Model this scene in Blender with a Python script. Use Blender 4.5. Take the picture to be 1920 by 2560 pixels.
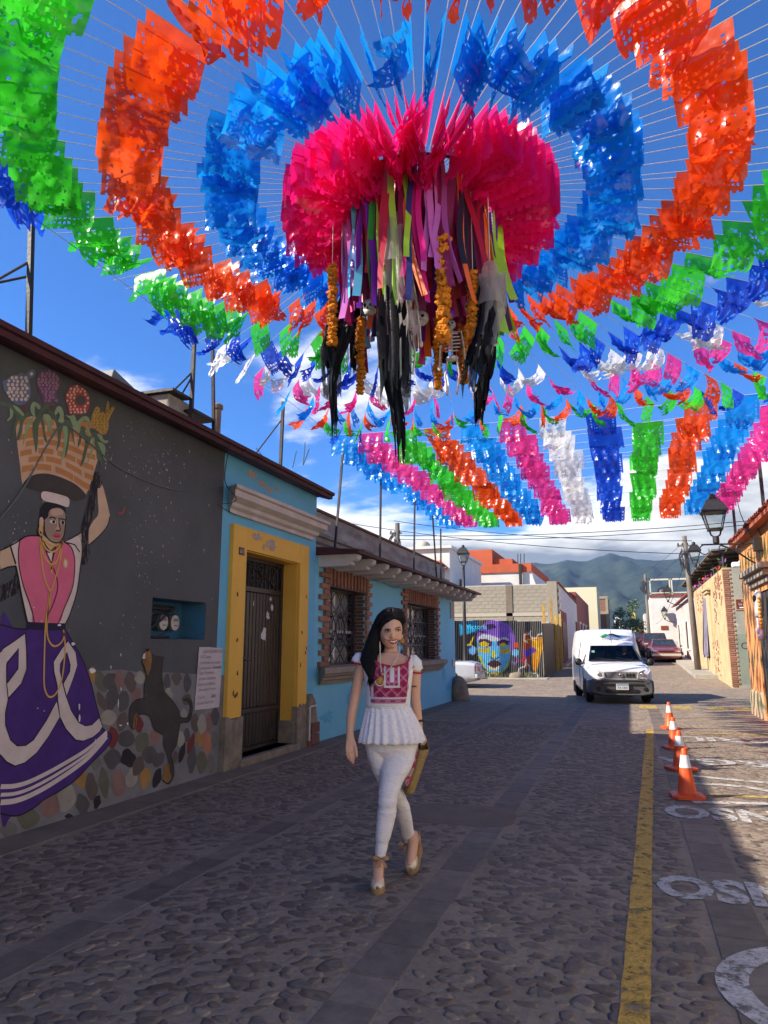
import bpy, bmesh, math, random
from mathutils import Vector, Matrix, noise
R = math.radians
pi = math.pi
rng = random.Random(7)
scene = bpy.context.scene
for o in list(bpy.data.objects):
    bpy.data.objects.remove(o)
COL = scene.collection

# ---------------------------------------------------------------- camera, sky, sun, exposure
F, YAW, PITCH, CAMH = 1775.0, R(18.74), R(10.75), 1.5
cam = bpy.data.cameras.new('camera')
cam.sensor_fit = 'VERTICAL'
cam.sensor_height = 36.0
cam.lens = 36.0 * F / 2560.0
cam.clip_start = 0.05
cam.clip_end = 20000
camo = bpy.data.objects.new('camera', cam)
COL.objects.link(camo)
camo.location = (0, 0, CAMH)
camo.rotation_euler = (pi / 2 + PITCH, 0, YAW)
scene.camera = camo

SUN_AZ = Vector((-5.5, -3.2))          # where the sun stands, seen from above
SUN_EL = R(33.6)
world = bpy.data.worlds.new('World')
scene.world = world
world.use_nodes = True
wn, wl = world.node_tree.nodes, world.node_tree.links
wn.clear()
w_out = wn.new('ShaderNodeOutputWorld')
w_bg = wn.new('ShaderNodeBackground')
w_bg.inputs['Strength'].default_value = 0.15
sky = wn.new('ShaderNodeTexSky')
sky.sky_type = 'NISHITA'
sky.sun_disc = False
sky.sun_elevation = SUN_EL
sky.sun_rotation = math.atan2(SUN_AZ.x, SUN_AZ.y)
sky.altitude = 1500
sky.air_density = 1.0
sky.dust_density = 0.4
sky.ozone_density = 2.6
# clouds: noise on a flat layer seen in perspective, thicker towards the horizon
tc = wn.new('ShaderNodeTexCoord')
sep = wn.new('ShaderNodeSeparateXYZ')
wl.new(tc.outputs['Generated'], sep.inputs[0])
def wmath(op, a, b=None, c=None):
    n = wn.new('ShaderNodeMath'); n.operation = op
    for i, v in enumerate((a, b, c)):
        if v is None: continue
        if isinstance(v, (int, float)): n.inputs[i].default_value = v
        else: wl.new(v, n.inputs[i])
    return n.outputs[0]
den = wmath('ADD', wmath('MAXIMUM', sep.outputs[2], 0.0), 0.16)
comb = wn.new('ShaderNodeCombineXYZ')
wl.new(wmath('DIVIDE', sep.outputs[0], den), comb.inputs[0])
wl.new(wmath('DIVIDE', sep.outputs[1], den), comb.inputs[1])
comb.inputs[2].default_value = 3.7
cn = wn.new('ShaderNodeTexNoise')
cn.inputs['Scale'].default_value = 1.15
cn.inputs['Detail'].default_value = 9
cn.inputs['Roughness'].default_value = 0.56
cn.inputs['Distortion'].default_value = 0.25
wl.new(comb.outputs[0], cn.inputs['Vector'])
# coverage: more cloud low down
cov = wmath('MULTIPLY_ADD', sep.outputs[2], -0.90, 0.258)
low = wmath('MULTIPLY', wmath('MAXIMUM', wmath('SUBTRACT', 0.24, sep.outputs[2]), 0.0), 0.75)
dens = wmath('ADD', wmath('ADD', cn.outputs['Fac'], cov), low)
cr = wn.new('ShaderNodeMapRange'); cr.interpolation_type = 'SMOOTHSTEP'
cr.inputs[1].default_value = 0.50; cr.inputs[2].default_value = 0.62
wl.new(dens, cr.inputs[0])
thick = wn.new('ShaderNodeMapRange')
thick.inputs[1].default_value = 0.56; thick.inputs[2].default_value = 0.78
wl.new(dens, thick.inputs[0])
ccol = wn.new('ShaderNodeMix'); ccol.data_type = 'RGBA'
ccol.inputs[6].default_value = (2.35, 2.28, 2.18, 1)
ccol.inputs[7].default_value = (0.52, 0.57, 0.65, 1)
wl.new(thick.outputs[0], ccol.inputs[0])
cmix = wn.new('ShaderNodeMix'); cmix.data_type = 'RGBA'
wl.new(cr.outputs[0], cmix.inputs[0])
deep = wn.new('ShaderNodeMix'); deep.data_type = 'RGBA'; deep.blend_type = 'MULTIPLY'; deep.inputs[0].default_value = 1.0
deep.inputs[7].default_value = (0.08, 0.195, 0.34, 1)      # thin dry mountain air
wl.new(sky.outputs[0], deep.inputs[6]); wl.new(deep.outputs[2], cmix.inputs[6])
wl.new(ccol.outputs[2], cmix.inputs[7])
wl.new(cmix.outputs[2], w_bg.inputs[0])
wl.new(w_bg.outputs[0], w_out.inputs[0])

sl = bpy.data.lights.new('sun', 'SUN')
sl.energy = 2.0
sl.angle = R(0.53)
sl.color = (1.0, 0.92, 0.79)
so = bpy.data.objects.new('sun', sl)
COL.objects.link(so)
sd = Vector((SUN_AZ.x, SUN_AZ.y, 0)).normalized() * math.cos(SUN_EL) + Vector((0, 0, math.sin(SUN_EL)))
so.rotation_euler = sd.to_track_quat('Z', 'Y').to_euler()
so.location = sd * 40

vs = scene.view_settings
vs.view_transform = 'Standard'; vs.look = 'None'; vs.gamma = 1.0; vs.use_curve_mapping = False
vs.exposure = 2.25
scene.render.engine = 'CYCLES'
scene.cycles.max_bounces = 8
scene.cycles.diffuse_bounces = 4
scene.cycles.glossy_bounces = 3
scene.cycles.transmission_bounces = 4
scene.cycles.transparent_max_bounces = 24
scene.cycles.use_denoising = True
scene.cycles.caustics_reflective = False
scene.cycles.caustics_refractive = False
scene.cycles.sample_clamp_indirect = 6.0

# ---------------------------------------------------------------- helpers
def ray(px, py):
    """Direction in the world of a point of the photograph (its 1920 x 2560 grid)."""
    a = (px - 960) / F; b = (1280 - py) / F
    fy = math.cos(PITCH) - b * math.sin(PITCH); z = math.sin(PITCH) + b * math.cos(PITCH)
    return Vector((a * math.cos(YAW) - fy * math.sin(YAW), a * math.sin(YAW) + fy * math.cos(YAW), z))
def ax(px, py, X):
    r = ray(px, py); t = X / r.x; return Vector((X, r.y * t, CAMH + r.z * t))
def ay(px, py, Y):
    r = ray(px, py); t = Y / r.y; return Vector((r.x * t, Y, CAMH + r.z * t))
def az(px, py, Z=0.0):
    r = ray(px, py); t = (Z - CAMH) / r.z; return Vector((r.x * t, r.y * t, Z))
def crop(x0, y0, k):
    return lambda p: (x0 + p[0] / k, y0 + p[1] / k)

def roadz(y):
    """The street climbs gently after the crossing."""
    t = max(0.0, min(1.0, (y - 27.0) / 40.0))
    return 1.25 * t

MATS = {}
def nodes_of(m):
    m.use_nodes = True
    nt = m.node_tree
    return nt.nodes, nt.links, nt.nodes['Principled BSDF']
def mat(name, c1, c2=None, scale=4.0, rough=0.8, bump=0.0, bscale=30.0, spec=0.3, metal=0.0,
        specks=(), stretch=(1, 1, 1), rand=0.0, coat=0.0, lo=0.35, hi=0.65, detail=5, trans=0.0, sss=0.0):
    """One procedural surface: two colours mixed by noise, specks of other paints, fine relief."""
    if name in MATS: return MATS[name]
    m = bpy.data.materials.new(name); MATS[name] = m
    N, L, P = nodes_of(m)
    P.inputs['Roughness'].default_value = rough
    P.inputs['Metallic'].default_value = metal
    P.inputs['Specular IOR Level'].default_value = spec
    P.inputs['Coat Weight'].default_value = coat
    P.inputs['Coat Roughness'].default_value = 0.08
    P.inputs['Transmission Weight'].default_value = trans
    if sss:
        P.inputs['Subsurface Weight'].default_value = sss
        P.inputs['Subsurface Radius'].default_value = (0.02, 0.008, 0.004)
        P.inputs['Subsurface Scale'].default_value = 0.5
    t = N.new('ShaderNodeTexCoord'); mp = N.new('ShaderNodeMapping')
    mp.inputs['Scale'].default_value = stretch
    L.new(t.outputs['Object'], mp.inputs['Vector'])
    col = None
    c1 = tuple(c1) + (1,); c2 = tuple(c2) + (1,) if c2 else c1
    nz = N.new('ShaderNodeTexNoise'); nz.inputs['Scale'].default_value = scale
    nz.inputs['Detail'].default_value = detail; nz.inputs['Roughness'].default_value = 0.62
    L.new(mp.outputs[0], nz.inputs['Vector'])
    mr = N.new('ShaderNodeMapRange'); mr.inputs[1].default_value = lo; mr.inputs[2].default_value = hi
    L.new(nz.outputs['Fac'], mr.inputs[0])
    mx = N.new('ShaderNodeMix'); mx.data_type = 'RGBA'
    mx.inputs[6].default_value = c1; mx.inputs[7].default_value = c2
    L.new(mr.outputs[0], mx.inputs[0]); col = mx.outputs[2]
    for (sc_, th, soft, cc, st) in specks:
        mp2 = N.new('ShaderNodeMapping'); mp2.inputs['Scale'].default_value = st
        L.new(t.outputs['Object'], mp2.inputs['Vector'])
        n2 = N.new('ShaderNodeTexNoise'); n2.inputs['Scale'].default_value = sc_
        n2.inputs['Detail'].default_value = 6; n2.inputs['Roughness'].default_value = 0.7
        L.new(mp2.outputs[0], n2.inputs['Vector'])
        r2 = N.new('ShaderNodeMapRange'); r2.inputs[1].default_value = th; r2.inputs[2].default_value = th + soft
        L.new(n2.outputs['Fac'], r2.inputs[0])
        m2 = N.new('ShaderNodeMix'); m2.data_type = 'RGBA'
        L.new(r2.outputs[0], m2.inputs[0]); L.new(col, m2.inputs[6]); m2.inputs[7].default_value = tuple(cc) + (1,)
        col = m2.outputs[2]
    if rand:
        oi = N.new('ShaderNodeObjectInfo')
        mr3 = N.new('ShaderNodeMapRange'); mr3.inputs[3].default_value = 1 - rand; mr3.inputs[4].default_value = 1 + rand
        L.new(oi.outputs['Random'], mr3.inputs[0])
        hs = N.new('ShaderNodeHueSaturation'); L.new(mr3.outputs[0], hs.inputs['Value'])
        L.new(col, hs.inputs['Color']); col = hs.outputs[0]
    L.new(col, P.inputs['Base Color'])
    if bump:
        nb = N.new('ShaderNodeTexNoise'); nb.inputs['Scale'].default_value = bscale; nb.inputs['Detail'].default_value = 6
        L.new(mp.outputs[0], nb.inputs['Vector'])
        b = N.new('ShaderNodeBump'); b.inputs['Strength'].default_value = bump; b.inputs['Distance'].default_value = 0.02
        L.new(nb.outputs['Fac'], b.inputs['Height']); L.new(b.outputs[0], P.inputs['Normal'])
    return m

class MB:
    """Collects boxes, prisms, tubes, lofts; build() links them as ONE mesh object."""
    def __init__(s): s.v = []; s.f = []; s.mi = []; s.cur = 0
    def add(s, vs_, fs_):
        n = len(s.v); s.v += [tuple(p) for p in vs_]
        for f in fs_: s.f.append([i + n for i in f]); s.mi.append(s.cur)
        return s
    def box(s, x0, x1, y0, y1, z0, z1):
        return s.add([(x0,y0,z0),(x1,y0,z0),(x1,y1,z0),(x0,y1,z0),(x0,y0,z1),(x1,y0,z1),(x1,y1,z1),(x0,y1,z1)],
              [(0,3,2,1),(4,5,6,7),(0,1,5,4),(1,2,6,5),(2,3,7,6),(3,0,4,7)])
    def quad(s, a, b, c, d): return s.add([a, b, c, d], [(0,1,2,3)])
    def prism(s, pts, d):
        """A polygon (3-D points) pushed along the vector d."""
        d = Vector(d); n = len(pts)
        v = [Vector(p) for p in pts] + [Vector(p) + d for p in pts]
        fs = [list(range(n))[::-1], list(range(n, 2*n))] + [(i, (i+1) % n, (i+1) % n + n, i + n) for i in range(n)]
        return s.add(v, fs)
    def loft(s, rings, caps=True, close=True):
        n = len(rings[0]); v = [p for r in rings for p in r]; fs = []
        for k in range(len(rings) - 1):
            for i in range(n if close else n - 1):
                j = (i + 1) % n
                fs.append((k*n+i, k*n+j, (k+1)*n+j, (k+1)*n+i))
        if caps and close: fs += [list(range(n))[::-1], list(range((len(rings)-1)*n, len(rings)*n))]
        return s.add(v, fs)
    def tube(s, pts, r, n=6, caps=True):
        """A round bar through the points; r is a number or one per point."""
        pts = [Vector(p) for p in pts]; rs = r if isinstance(r, (list, tuple)) else [r] * len(pts)
        rings = []; up = None
        for i, p in enumerate(pts):
            t = (pts[min(i+1, len(pts)-1)] - pts[max(i-1, 0)]).normalized()
            if up is None: up = Vector((0,0,1)) if abs(t.z) < 0.9 else Vector((1,0,0))
            a = t.cross(up)
            if a.length < 1e-6: a = t.orthogonal()
            a.normalize(); b = t.cross(a).normalized(); up = -b if False else up
            rings.append([p + a * (rs[i]*math.cos(2*pi*k/n)) + b * (rs[i]*math.sin(2*pi*k/n)) for k in range(n)])
        return s.loft(rings, caps)
    def lathe(s, prof, c=(0,0,0), n=16):
        c = Vector(c)
        return s.loft([[c + Vector((r*math.cos(2*pi*k/n), r*math.sin(2*pi*k/n), z)) for k in range(n)] for r, z in prof])
    def ball(s, c, r, n=10, m=7):
        c = Vector(c); r = Vector(r) if hasattr(r, '__len__') else Vector((r, r, r)); rings = []
        for k in range(1, m):
            t = pi*k/m
            rings.append([c + Vector((r.x*math.sin(t)*math.cos(2*pi*i/n), r.y*math.sin(t)*math.sin(2*pi*i/n), -r.z*math.cos(t))) for i in range(n)])
        return s.loft(rings)
    def mesh(s, name, mats, smooth=False):
        me = bpy.data.meshes.new(name); me.from_pydata(s.v, [], s.f)
        for m in (mats if isinstance(mats, (list, tuple)) else [mats]): me.materials.append(m)
        me.polygons.foreach_set('material_index', s.mi)
        if smooth: me.polygons.foreach_set('use_smooth', [True] * len(me.polygons))
        me.update(); return me
    def build(s, name, mats, parent=None, smooth=False, bevel=0.0, kind=None, auto=None):
        me = s.mesh(name, mats, smooth)
        bm = bmesh.new(); bm.from_mesh(me)
        bmesh.ops.recalc_face_normals(bm, faces=bm.faces)
        bm.to_mesh(me); bm.free()
        o = link(name, me, parent)
        if bevel:
            b = o.modifiers.new('bevel', 'BEVEL'); b.width = bevel; b.segments = 2; b.limit_method = 'ANGLE'
        if auto is not None:
            try: me.set_sharp_from_angle(angle=R(auto))
            except Exception: pass
        if kind: o['kind'] = kind
        return o

def link(name, data, parent=None, loc=None):
    o = bpy.data.objects.new(name, data); COL.objects.link(o)
    if parent is not None:
        o.parent = parent
        if parent.get('_w') is not None:
            o.matrix_parent_inverse = Matrix.Translation(-parent.location)
    if loc is not None: o.location = loc
    return o
def tag(o, label, cat, group=None, kind=None):
    if label: o['label'] = label
    if cat: o['category'] = cat
    if group: o['group'] = group
    if kind: o['kind'] = kind
    return o
def thing(name, label, cat, loc=(0,0,0), group=None, world=True, rz=0.0):
    """An Empty at a thing's base. world=True: its parts are given in world coordinates."""
    o = bpy.data.objects.new(name, None); COL.objects.link(o)
    o.empty_display_size = 0.2
    o.location = loc; o.rotation_euler = (0, 0, rz)
    if world: o['_w'] = 1
    return tag(o, label, cat, group)
def structure(o): o['kind'] = 'structure'; return o
def copy_tree(o, parent=None):
    c = o.copy(); COL.objects.link(c)
    if parent is not None: c.parent = parent
    for ch in o.children: copy_tree(ch, c)
    return c
def catmull(pts, n=6, closed=True):
    out = []; m = len(pts)
    rng_ = range(m) if closed else range(m - 1)
    for i in rng_:
        if closed: p0, p1, p2, p3 = pts[(i-1) % m], pts[i], pts[(i+1) % m], pts[(i+2) % m]
        else: p0, p1, p2, p3 = pts[max(i-1,0)], pts[i], pts[i+1], pts[min(i+2,m-1)]
        for k in range(n):
            t = k / n
            out.append(tuple(0.5*((2*b)+(-a+c)*t+(2*a-5*b+4*c-d)*t*t+(-a+3*b-3*c+d)*t**3) for a,b,c,d in zip(p0,p1,p2,p3)))
    if not closed: out.append(tuple(pts[-1]))
    return out
def ribbon(mb, pts, w, nrm, z=0.0):
    """A flat stroke of width w along 3-D points lying in a plane with normal nrm."""
    nrm = Vector(nrm); pts = [Vector(p) for p in pts]; L_ = []; R_ = []
    for i, p in enumerate(pts):
        t = (pts[min(i+1, len(pts)-1)] - pts[max(i-1, 0)]).normalized()
        s_ = t.cross(nrm).normalized() * (w/2)
        L_.append(p + s_ + nrm*z); R_.append(p - s_ + nrm*z)
    n = len(pts)
    mb.add(L_ + R_, [(i, i+1, n+i+1, n+i) for i in range(n-1)])
def text_mesh(name, body, size, material, parent, origin, xdir, ydir, extr=0.0, align='LEFT', sx=1.0, bold=0.0):
    """Lettering: a text outline turned into a flat mesh whose baseline runs along xdir."""
    cu = bpy.data.curves.new(name, 'FONT'); cu.body = body; cu.size = size; cu.align_x = align
    cu.extrude = extr; cu.offset = bold; cu.resolution_u = 3
    t = bpy.data.objects.new('tmp', cu); COL.objects.link(t)
    bpy.context.view_layer.update()
    me = bpy.data.meshes.new_from_object(t.evaluated_get(bpy.context.evaluated_depsgraph_get()))
    bpy.data.objects.remove(t); bpy.data.curves.remove(cu)
    xd = Vector(xdir).normalized(); yd = Vector(ydir).normalized(); zd = xd.cross(yd); o_ = Vector(origin)
    for v in me.vertices: v.co = o_ + xd*(v.co.x*sx) + yd*v.co.y + zd*v.co.z
    me.materials.clear(); me.materials.append(material)
    me.name = name
    return link(name, me, parent)
# ---------------------------------------------------------------- the ground, the road and its paint
def ground_mat():
    m = bpy.data.materials.new('road_mortar'); N, L, P = nodes_of(m)
    P.inputs['Roughness'].default_value = 0.9; P.inputs['Specular IOR Level'].default_value = 0.25
    g = N.new('ShaderNodeNewGeometry'); sp = N.new('ShaderNodeSeparateXYZ'); L.new(g.outputs['Position'], sp.inputs[0])
    n1 = N.new('ShaderNodeTexNoise'); n1.inputs['Scale'].default_value = 1.3; n1.inputs['Detail'].default_value = 8
    n2 = N.new('ShaderNodeTexNoise'); n2.inputs['Scale'].default_value = 22; n2.inputs['Detail'].default_value = 7
    for n in (n1, n2): L.new(g.outputs['Position'], n.inputs['Vector'])
    mx = N.new('ShaderNodeMix'); mx.data_type = 'RGBA'
    mx.inputs[6].default_value = (0.1865, 0.1442, 0.1116, 1); mx.inputs[7].default_value = (0.3107, 0.2420, 0.1845, 1)
    ad = N.new('ShaderNodeMath'); ad.operation = 'MULTIPLY_ADD'; L.new(n2.outputs['Fac'], ad.inputs[0]); ad.inputs[1].default_value = 0.7
    L.new(n1.outputs['Fac'], ad.inputs[2])
    mr = N.new('ShaderNodeMapRange'); mr.inputs[1].default_value = 0.6; mr.inputs[2].default_value = 1.15
    L.new(ad.outputs[0], mr.inputs[0]); L.new(mr.outputs[0], mx.inputs[0])
    # far stones, too small to build
    mp = N.new('ShaderNodeMapping'); mp.inputs['Scale'].default_value = (6.5, 8.5, 1); L.new(g.outputs['Position'], mp.inputs['Vector'])
    wv = N.new('ShaderNodeTexNoise'); wv.inputs['Scale'].default_value = 5; L.new(g.outputs['Position'], wv.inputs['Vector'])
    av = N.new('ShaderNodeMix'); av.data_type = 'VECTOR'; av.inputs[0].default_value = 0.25
    L.new(mp.outputs[0], av.inputs[4]); L.new(wv.outputs['Color'], av.inputs[5])
    vo = N.new('ShaderNodeTexVoronoi'); vo.feature = 'DISTANCE_TO_EDGE'; vo.inputs['Scale'].default_value = 1.0
    vc = N.new('ShaderNodeTexVoronoi'); vc.inputs['Scale'].default_value = 1.0
    L.new(av.outputs[1], vo.inputs['Vector']); L.new(av.outputs[1], vc.inputs['Vector'])
    ms = N.new('ShaderNodeMapRange'); ms.inputs[1].default_value = 0.04; ms.inputs[2].default_value = 0.16; L.new(vo.outputs['Distance'], ms.inputs[0])
    fy = N.new('ShaderNodeMapRange'); fy.inputs[1].default_value = 14.2; fy.inputs[2].default_value = 14.8; L.new(sp.outputs[1], fy.inputs[0])
    mk = N.new('ShaderNodeMath'); mk.operation = 'MULTIPLY'; L.new(ms.outputs[0], mk.inputs[0]); L.new(fy.outputs[0], mk.inputs[1])
    sc_ = N.new('ShaderNodeMix'); sc_.data_type = 'RGBA'; sc_.inputs[6].default_value = (0.1695, 0.1318, 0.0990, 1); sc_.inputs[7].default_value = (0.3390, 0.2678, 0.1980, 1)
    L.new(vc.outputs['Color'], sc_.inputs[0])
    m2 = N.new('ShaderNodeMix'); m2.data_type = 'RGBA'; L.new(mk.outputs[0], m2.inputs[0]); L.new(mx.outputs[2], m2.inputs[6]); L.new(sc_.outputs[2], m2.inputs[7])
    L.new(m2.outputs[2], P.inputs['Base Color'])
    hb = N.new('ShaderNodeMath'); hb.operation = 'MULTIPLY_ADD'; L.new(mk.outputs[0], hb.inputs[0]); hb.inputs[1].default_value = 0.9; L.new(n2.outputs['Fac'], hb.inputs[2])
    b = N.new('ShaderNodeBump'); b.inputs['Strength'].default_value = 0.55; b.inputs['Distance'].default_value = 0.02
    L.new(hb.outputs[0], b.inputs['Height']); L.new(b.outputs[0], P.inputs['Normal'])
    return m
M_road = ground_mat()
ys = [-60, 27] + [27 + 4*i for i in range(1, 11)] + [120, 400, 1500, 6000]
xs = [-3000, -60, -12, -4.8, 2.7, 12, 60, 3000]
mb = MB()
mb.add([(x, y, roadz(y)) for y in ys for x in xs],
       [(j*8+i, j*8+i+1, (j+1)*8+i+1, (j+1)*8+i) for j in range(len(ys)-1) for i in range(7)])
road = structure(mb.build('road', M_road))

def cobble_mat():
    m = bpy.data.materials.new('cobble_stone'); N, L, P = nodes_of(m)
    P.inputs['Roughness'].default_value = 0.7; P.inputs['Specular IOR Level'].default_value = 0.25
    at = N.new('ShaderNodeAttribute'); at.attribute_name = 'tint'
    oi = N.new('ShaderNodeObjectInfo'); ad = N.new('ShaderNodeMath'); ad.operation = 'ADD'
    L.new(at.outputs['Fac'], ad.inputs[0]); L.new(oi.outputs['Random'], ad.inputs[1])
    fr = N.new('ShaderNodeMath'); fr.operation = 'FRACT'; L.new(ad.outputs[0], fr.inputs[0])
    cr_ = N.new('ShaderNodeValToRGB'); e = cr_.color_ramp.elements
    e[0].position = 0; e[0].color = (0.1073, 0.0803, 0.0648, 1); e[1].position = 1; e[1].color = (0.2486, 0.1926, 0.1440, 1)
    e2 = cr_.color_ramp.elements.new(0.35); e2.color = (0.1751, 0.1288, 0.0990, 1)
    e3 = cr_.color_ramp.elements.new(0.7); e3.color = (0.1412, 0.1112, 0.0918, 1)
    L.new(fr.outputs[0], cr_.inputs[0])
    g = N.new('ShaderNodeNewGeometry'); nz = N.new('ShaderNodeTexNoise'); nz.inputs['Scale'].default_value = 30; nz.inputs['Detail'].default_value = 6
    L.new(g.outputs['Position'], nz.inputs['Vector'])
    mx = N.new('ShaderNodeMix'); mx.data_type = 'RGBA'; mx.blend_type = 'MULTIPLY'; mx.inputs[0].default_value = 0.7
    mr = N.new('ShaderNodeMapRange'); mr.inputs[1].default_value = 0.3; mr.inputs[2].default_value = 0.7; mr.inputs[3].default_value = 0.6; mr.inputs[4].default_value = 1.35
    L.new(nz.outputs['Fac'], mr.inputs[0]); L.new(cr_.outputs[0], mx.inputs[6]); L.new(mr.outputs[0], mx.inputs[7])
    L.new(mx.outputs[2], P.inputs['Base Color'])
    b = N.new('ShaderNodeBump'); b.inputs['Strength'].default_value = 0.22; b.inputs['Distance'].default_value = 0.01
    L.new(nz.outputs['Fac'], b.inputs['Height']); L.new(b.outputs[0], P.inputs['Normal'])
    return m
M_cob = cobble_mat()
M_slab = mat('flagstone', (0.132, 0.103, 0.082), (0.185, 0.147, 0.118), 7, 0.7, 0.35, 18, rand=0.22)
M_conc = mat('road_concrete', (0.215, 0.165, 0.125), (0.15, 0.117, 0.09), 2.2, 0.9, 0.4, 25, rand=0.1)

def cobble_shape(r):
    n = 9; prof = [(1.0, -0.006), (0.94, 0.0015), (0.6, 0.0036), (0.0, 0.0042)]
    ph = [r.uniform(0, 6.28) for _ in range(3)]
    w = [1 + 0.13*math.sin(2*2*pi*k/n + ph[0]) + 0.10*math.sin(3*2*pi*k/n + ph[1]) + 0.05*math.sin(5*2*pi*k/n+ph[2]) for k in range(n)]
    vs_ = []; fs = []
    for (q, z) in prof[:3]:
        vs_ += [(q*w[k]*math.cos(2*pi*k/n), q*w[k]*math.sin(2*pi*k/n), z) for k in range(n)]
    vs_.append((0, 0, prof[3][1]))
    for j in range(2):
        fs += [(j*n+k, j*n+(k+1) % n, (j+1)*n+(k+1) % n, (j+1)*n+k) for k in range(n)]
    fs += [(2*n+k, 2*n+(k+1) % n, 3*n) for k in range(n)]
    return vs_, fs
shapes = [cobble_shape(rng) for _ in range(10)]
cob_me = []
for i, (v, f) in enumerate(shapes):
    me = bpy.data.meshes.new('cobble'); me.from_pydata(v, [], f); me.materials.append(M_cob)
    me.polygons.foreach_set('use_smooth', [True]*len(me.polygons)); cob_me.append(me)
STRIPS = [(-3.02, -2.80), (-1.33, -1.08), (0.33, 0.60)]
def blocked(x, y):
    if any(a - 0.055 < x < b + 0.055 for a, b in STRIPS): return True
    return -2.05 < x < -1.0 and 6.3 < y < 7.15
spots = []
yy = 2.6; row = 0
while yy < 14.6:
    grow = 1.0 + 0.25*max(0.0, (yy - 8)/7)
    xx = -4.34 + (0.07 if row % 2 else 0)
    while xx < 2.5:
        x = xx + rng.uniform(-.042, .042); y = yy + rng.uniform(-.034, .034)
        if not blocked(x, y) and rng.random() < 0.93:
            big = rng.choice((0.62, 0.8, 0.9, 1.0, 1.0, 1.15, 1.3, 1.5))
            spots.append((x, y, 0.052*big*rng.uniform(.85, 1.2), 0.035*big*rng.uniform(.8, 1.25), rng.gauss(0.05, 0.65), rng.randrange(10), rng.random()))
        xx += 0.098*grow
    yy += 0.074*grow; row += 1
def in_view(s):
    d = Vector((s[0], s[1], 0)) - Vector((0, 0, CAMH))
    r_ = d.x*math.cos(YAW) + d.y*math.sin(YAW); f_ = -d.x*math.sin(YAW) + d.y*math.cos(YAW)
    u_ = -f_*math.sin(PITCH) + d.z*math.cos(PITCH); q = f_*math.cos(PITCH) + d.z*math.sin(PITCH)
    return q > 0 and abs(F*r_/q) < 950 and F*u_/q > -1270
order = sorted(range(len(spots)), key=lambda i: spots[i][1] - spots[i][2]*8)
near = [i for i in order if in_view(spots[i])][:300]
nearset = set(near)
for i in near:
    x, y, a, b, t, k, q = spots[i]
    o = link('cobble', cob_me[k], road); o.location = (x, y, 0); o.scale = (a, b, 1); o.rotation_euler = (rng.uniform(-.03, .03), rng.uniform(-.03, .03), t)
V, Fc, T = [], [], []
for i, (x, y, a, b, t, k, q) in enumerate(spots):
    if i in nearset: continue
    v, f = shapes[k]; n = len(V); ct, st = math.cos(t), math.sin(t)
    tx, ty = rng.uniform(-.05, .05), rng.uniform(-.05, .05)
    for (vx, vy, vz) in v:
        px_, py_ = vx*a, vy*b
        V.append((x + px_*ct - py_*st, y + px_*st + py_*ct, vz + px_*tx + py_*ty)); T.append(q)
    Fc += [[j + n for j in ff] for ff in f]
me = bpy.data.meshes.new('cobbles'); me.from_pydata(V, [], Fc); me.materials.append(M_cob)
me.polygons.foreach_set('use_smooth', [True]*len(me.polygons))
me.attributes.new('tint', 'FLOAT', 'POINT').data.foreach_set('value', T)
o = link('cobbles', me, road); o['kind'] = 'stuff'

# strips of flagstones along the street
for (a, b) in STRIPS:
    y = 2.4 + rng.uniform(0, .2)
    while y < 19.5:
        ln = rng.uniform(0.27, 0.42)
        m_ = MB(); z = 0.004 + rng.uniform(-.0015, .002)
        m_.box(a + rng.uniform(0, .012), b - rng.uniform(0, .012), y + .006, y + ln - .006, -0.03, z)
        m_.build('paving_slab', M_slab, road, bevel=0.004)
        y += ln
mb = MB(); mb.box(-4.79, -4.41, -3, 20.6, -0.05, 0.012); mb.build('gutter_strip', M_conc, road, bevel=0.006)
mb = MB()
pts = catmull([(-2.0, 6.42), (-1.5, 6.33), (-1.1, 6.40), (-1.05, 6.75), (-1.15, 7.08), (-1.6, 7.1), (-2.0, 7.02)], 5)
mb.prism([(p[0] + rng.uniform(-.012, .012), p[1] + rng.uniform(-.012, .012), -0.02) for p in pts], (0, 0, 0.0255))
mb.build('concrete_patch', mat('patch_concrete', (0.2, 0.15, 0.115), (0.15, 0.115, 0.09), 3, 0.9, 0.5, 30), road)

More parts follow.
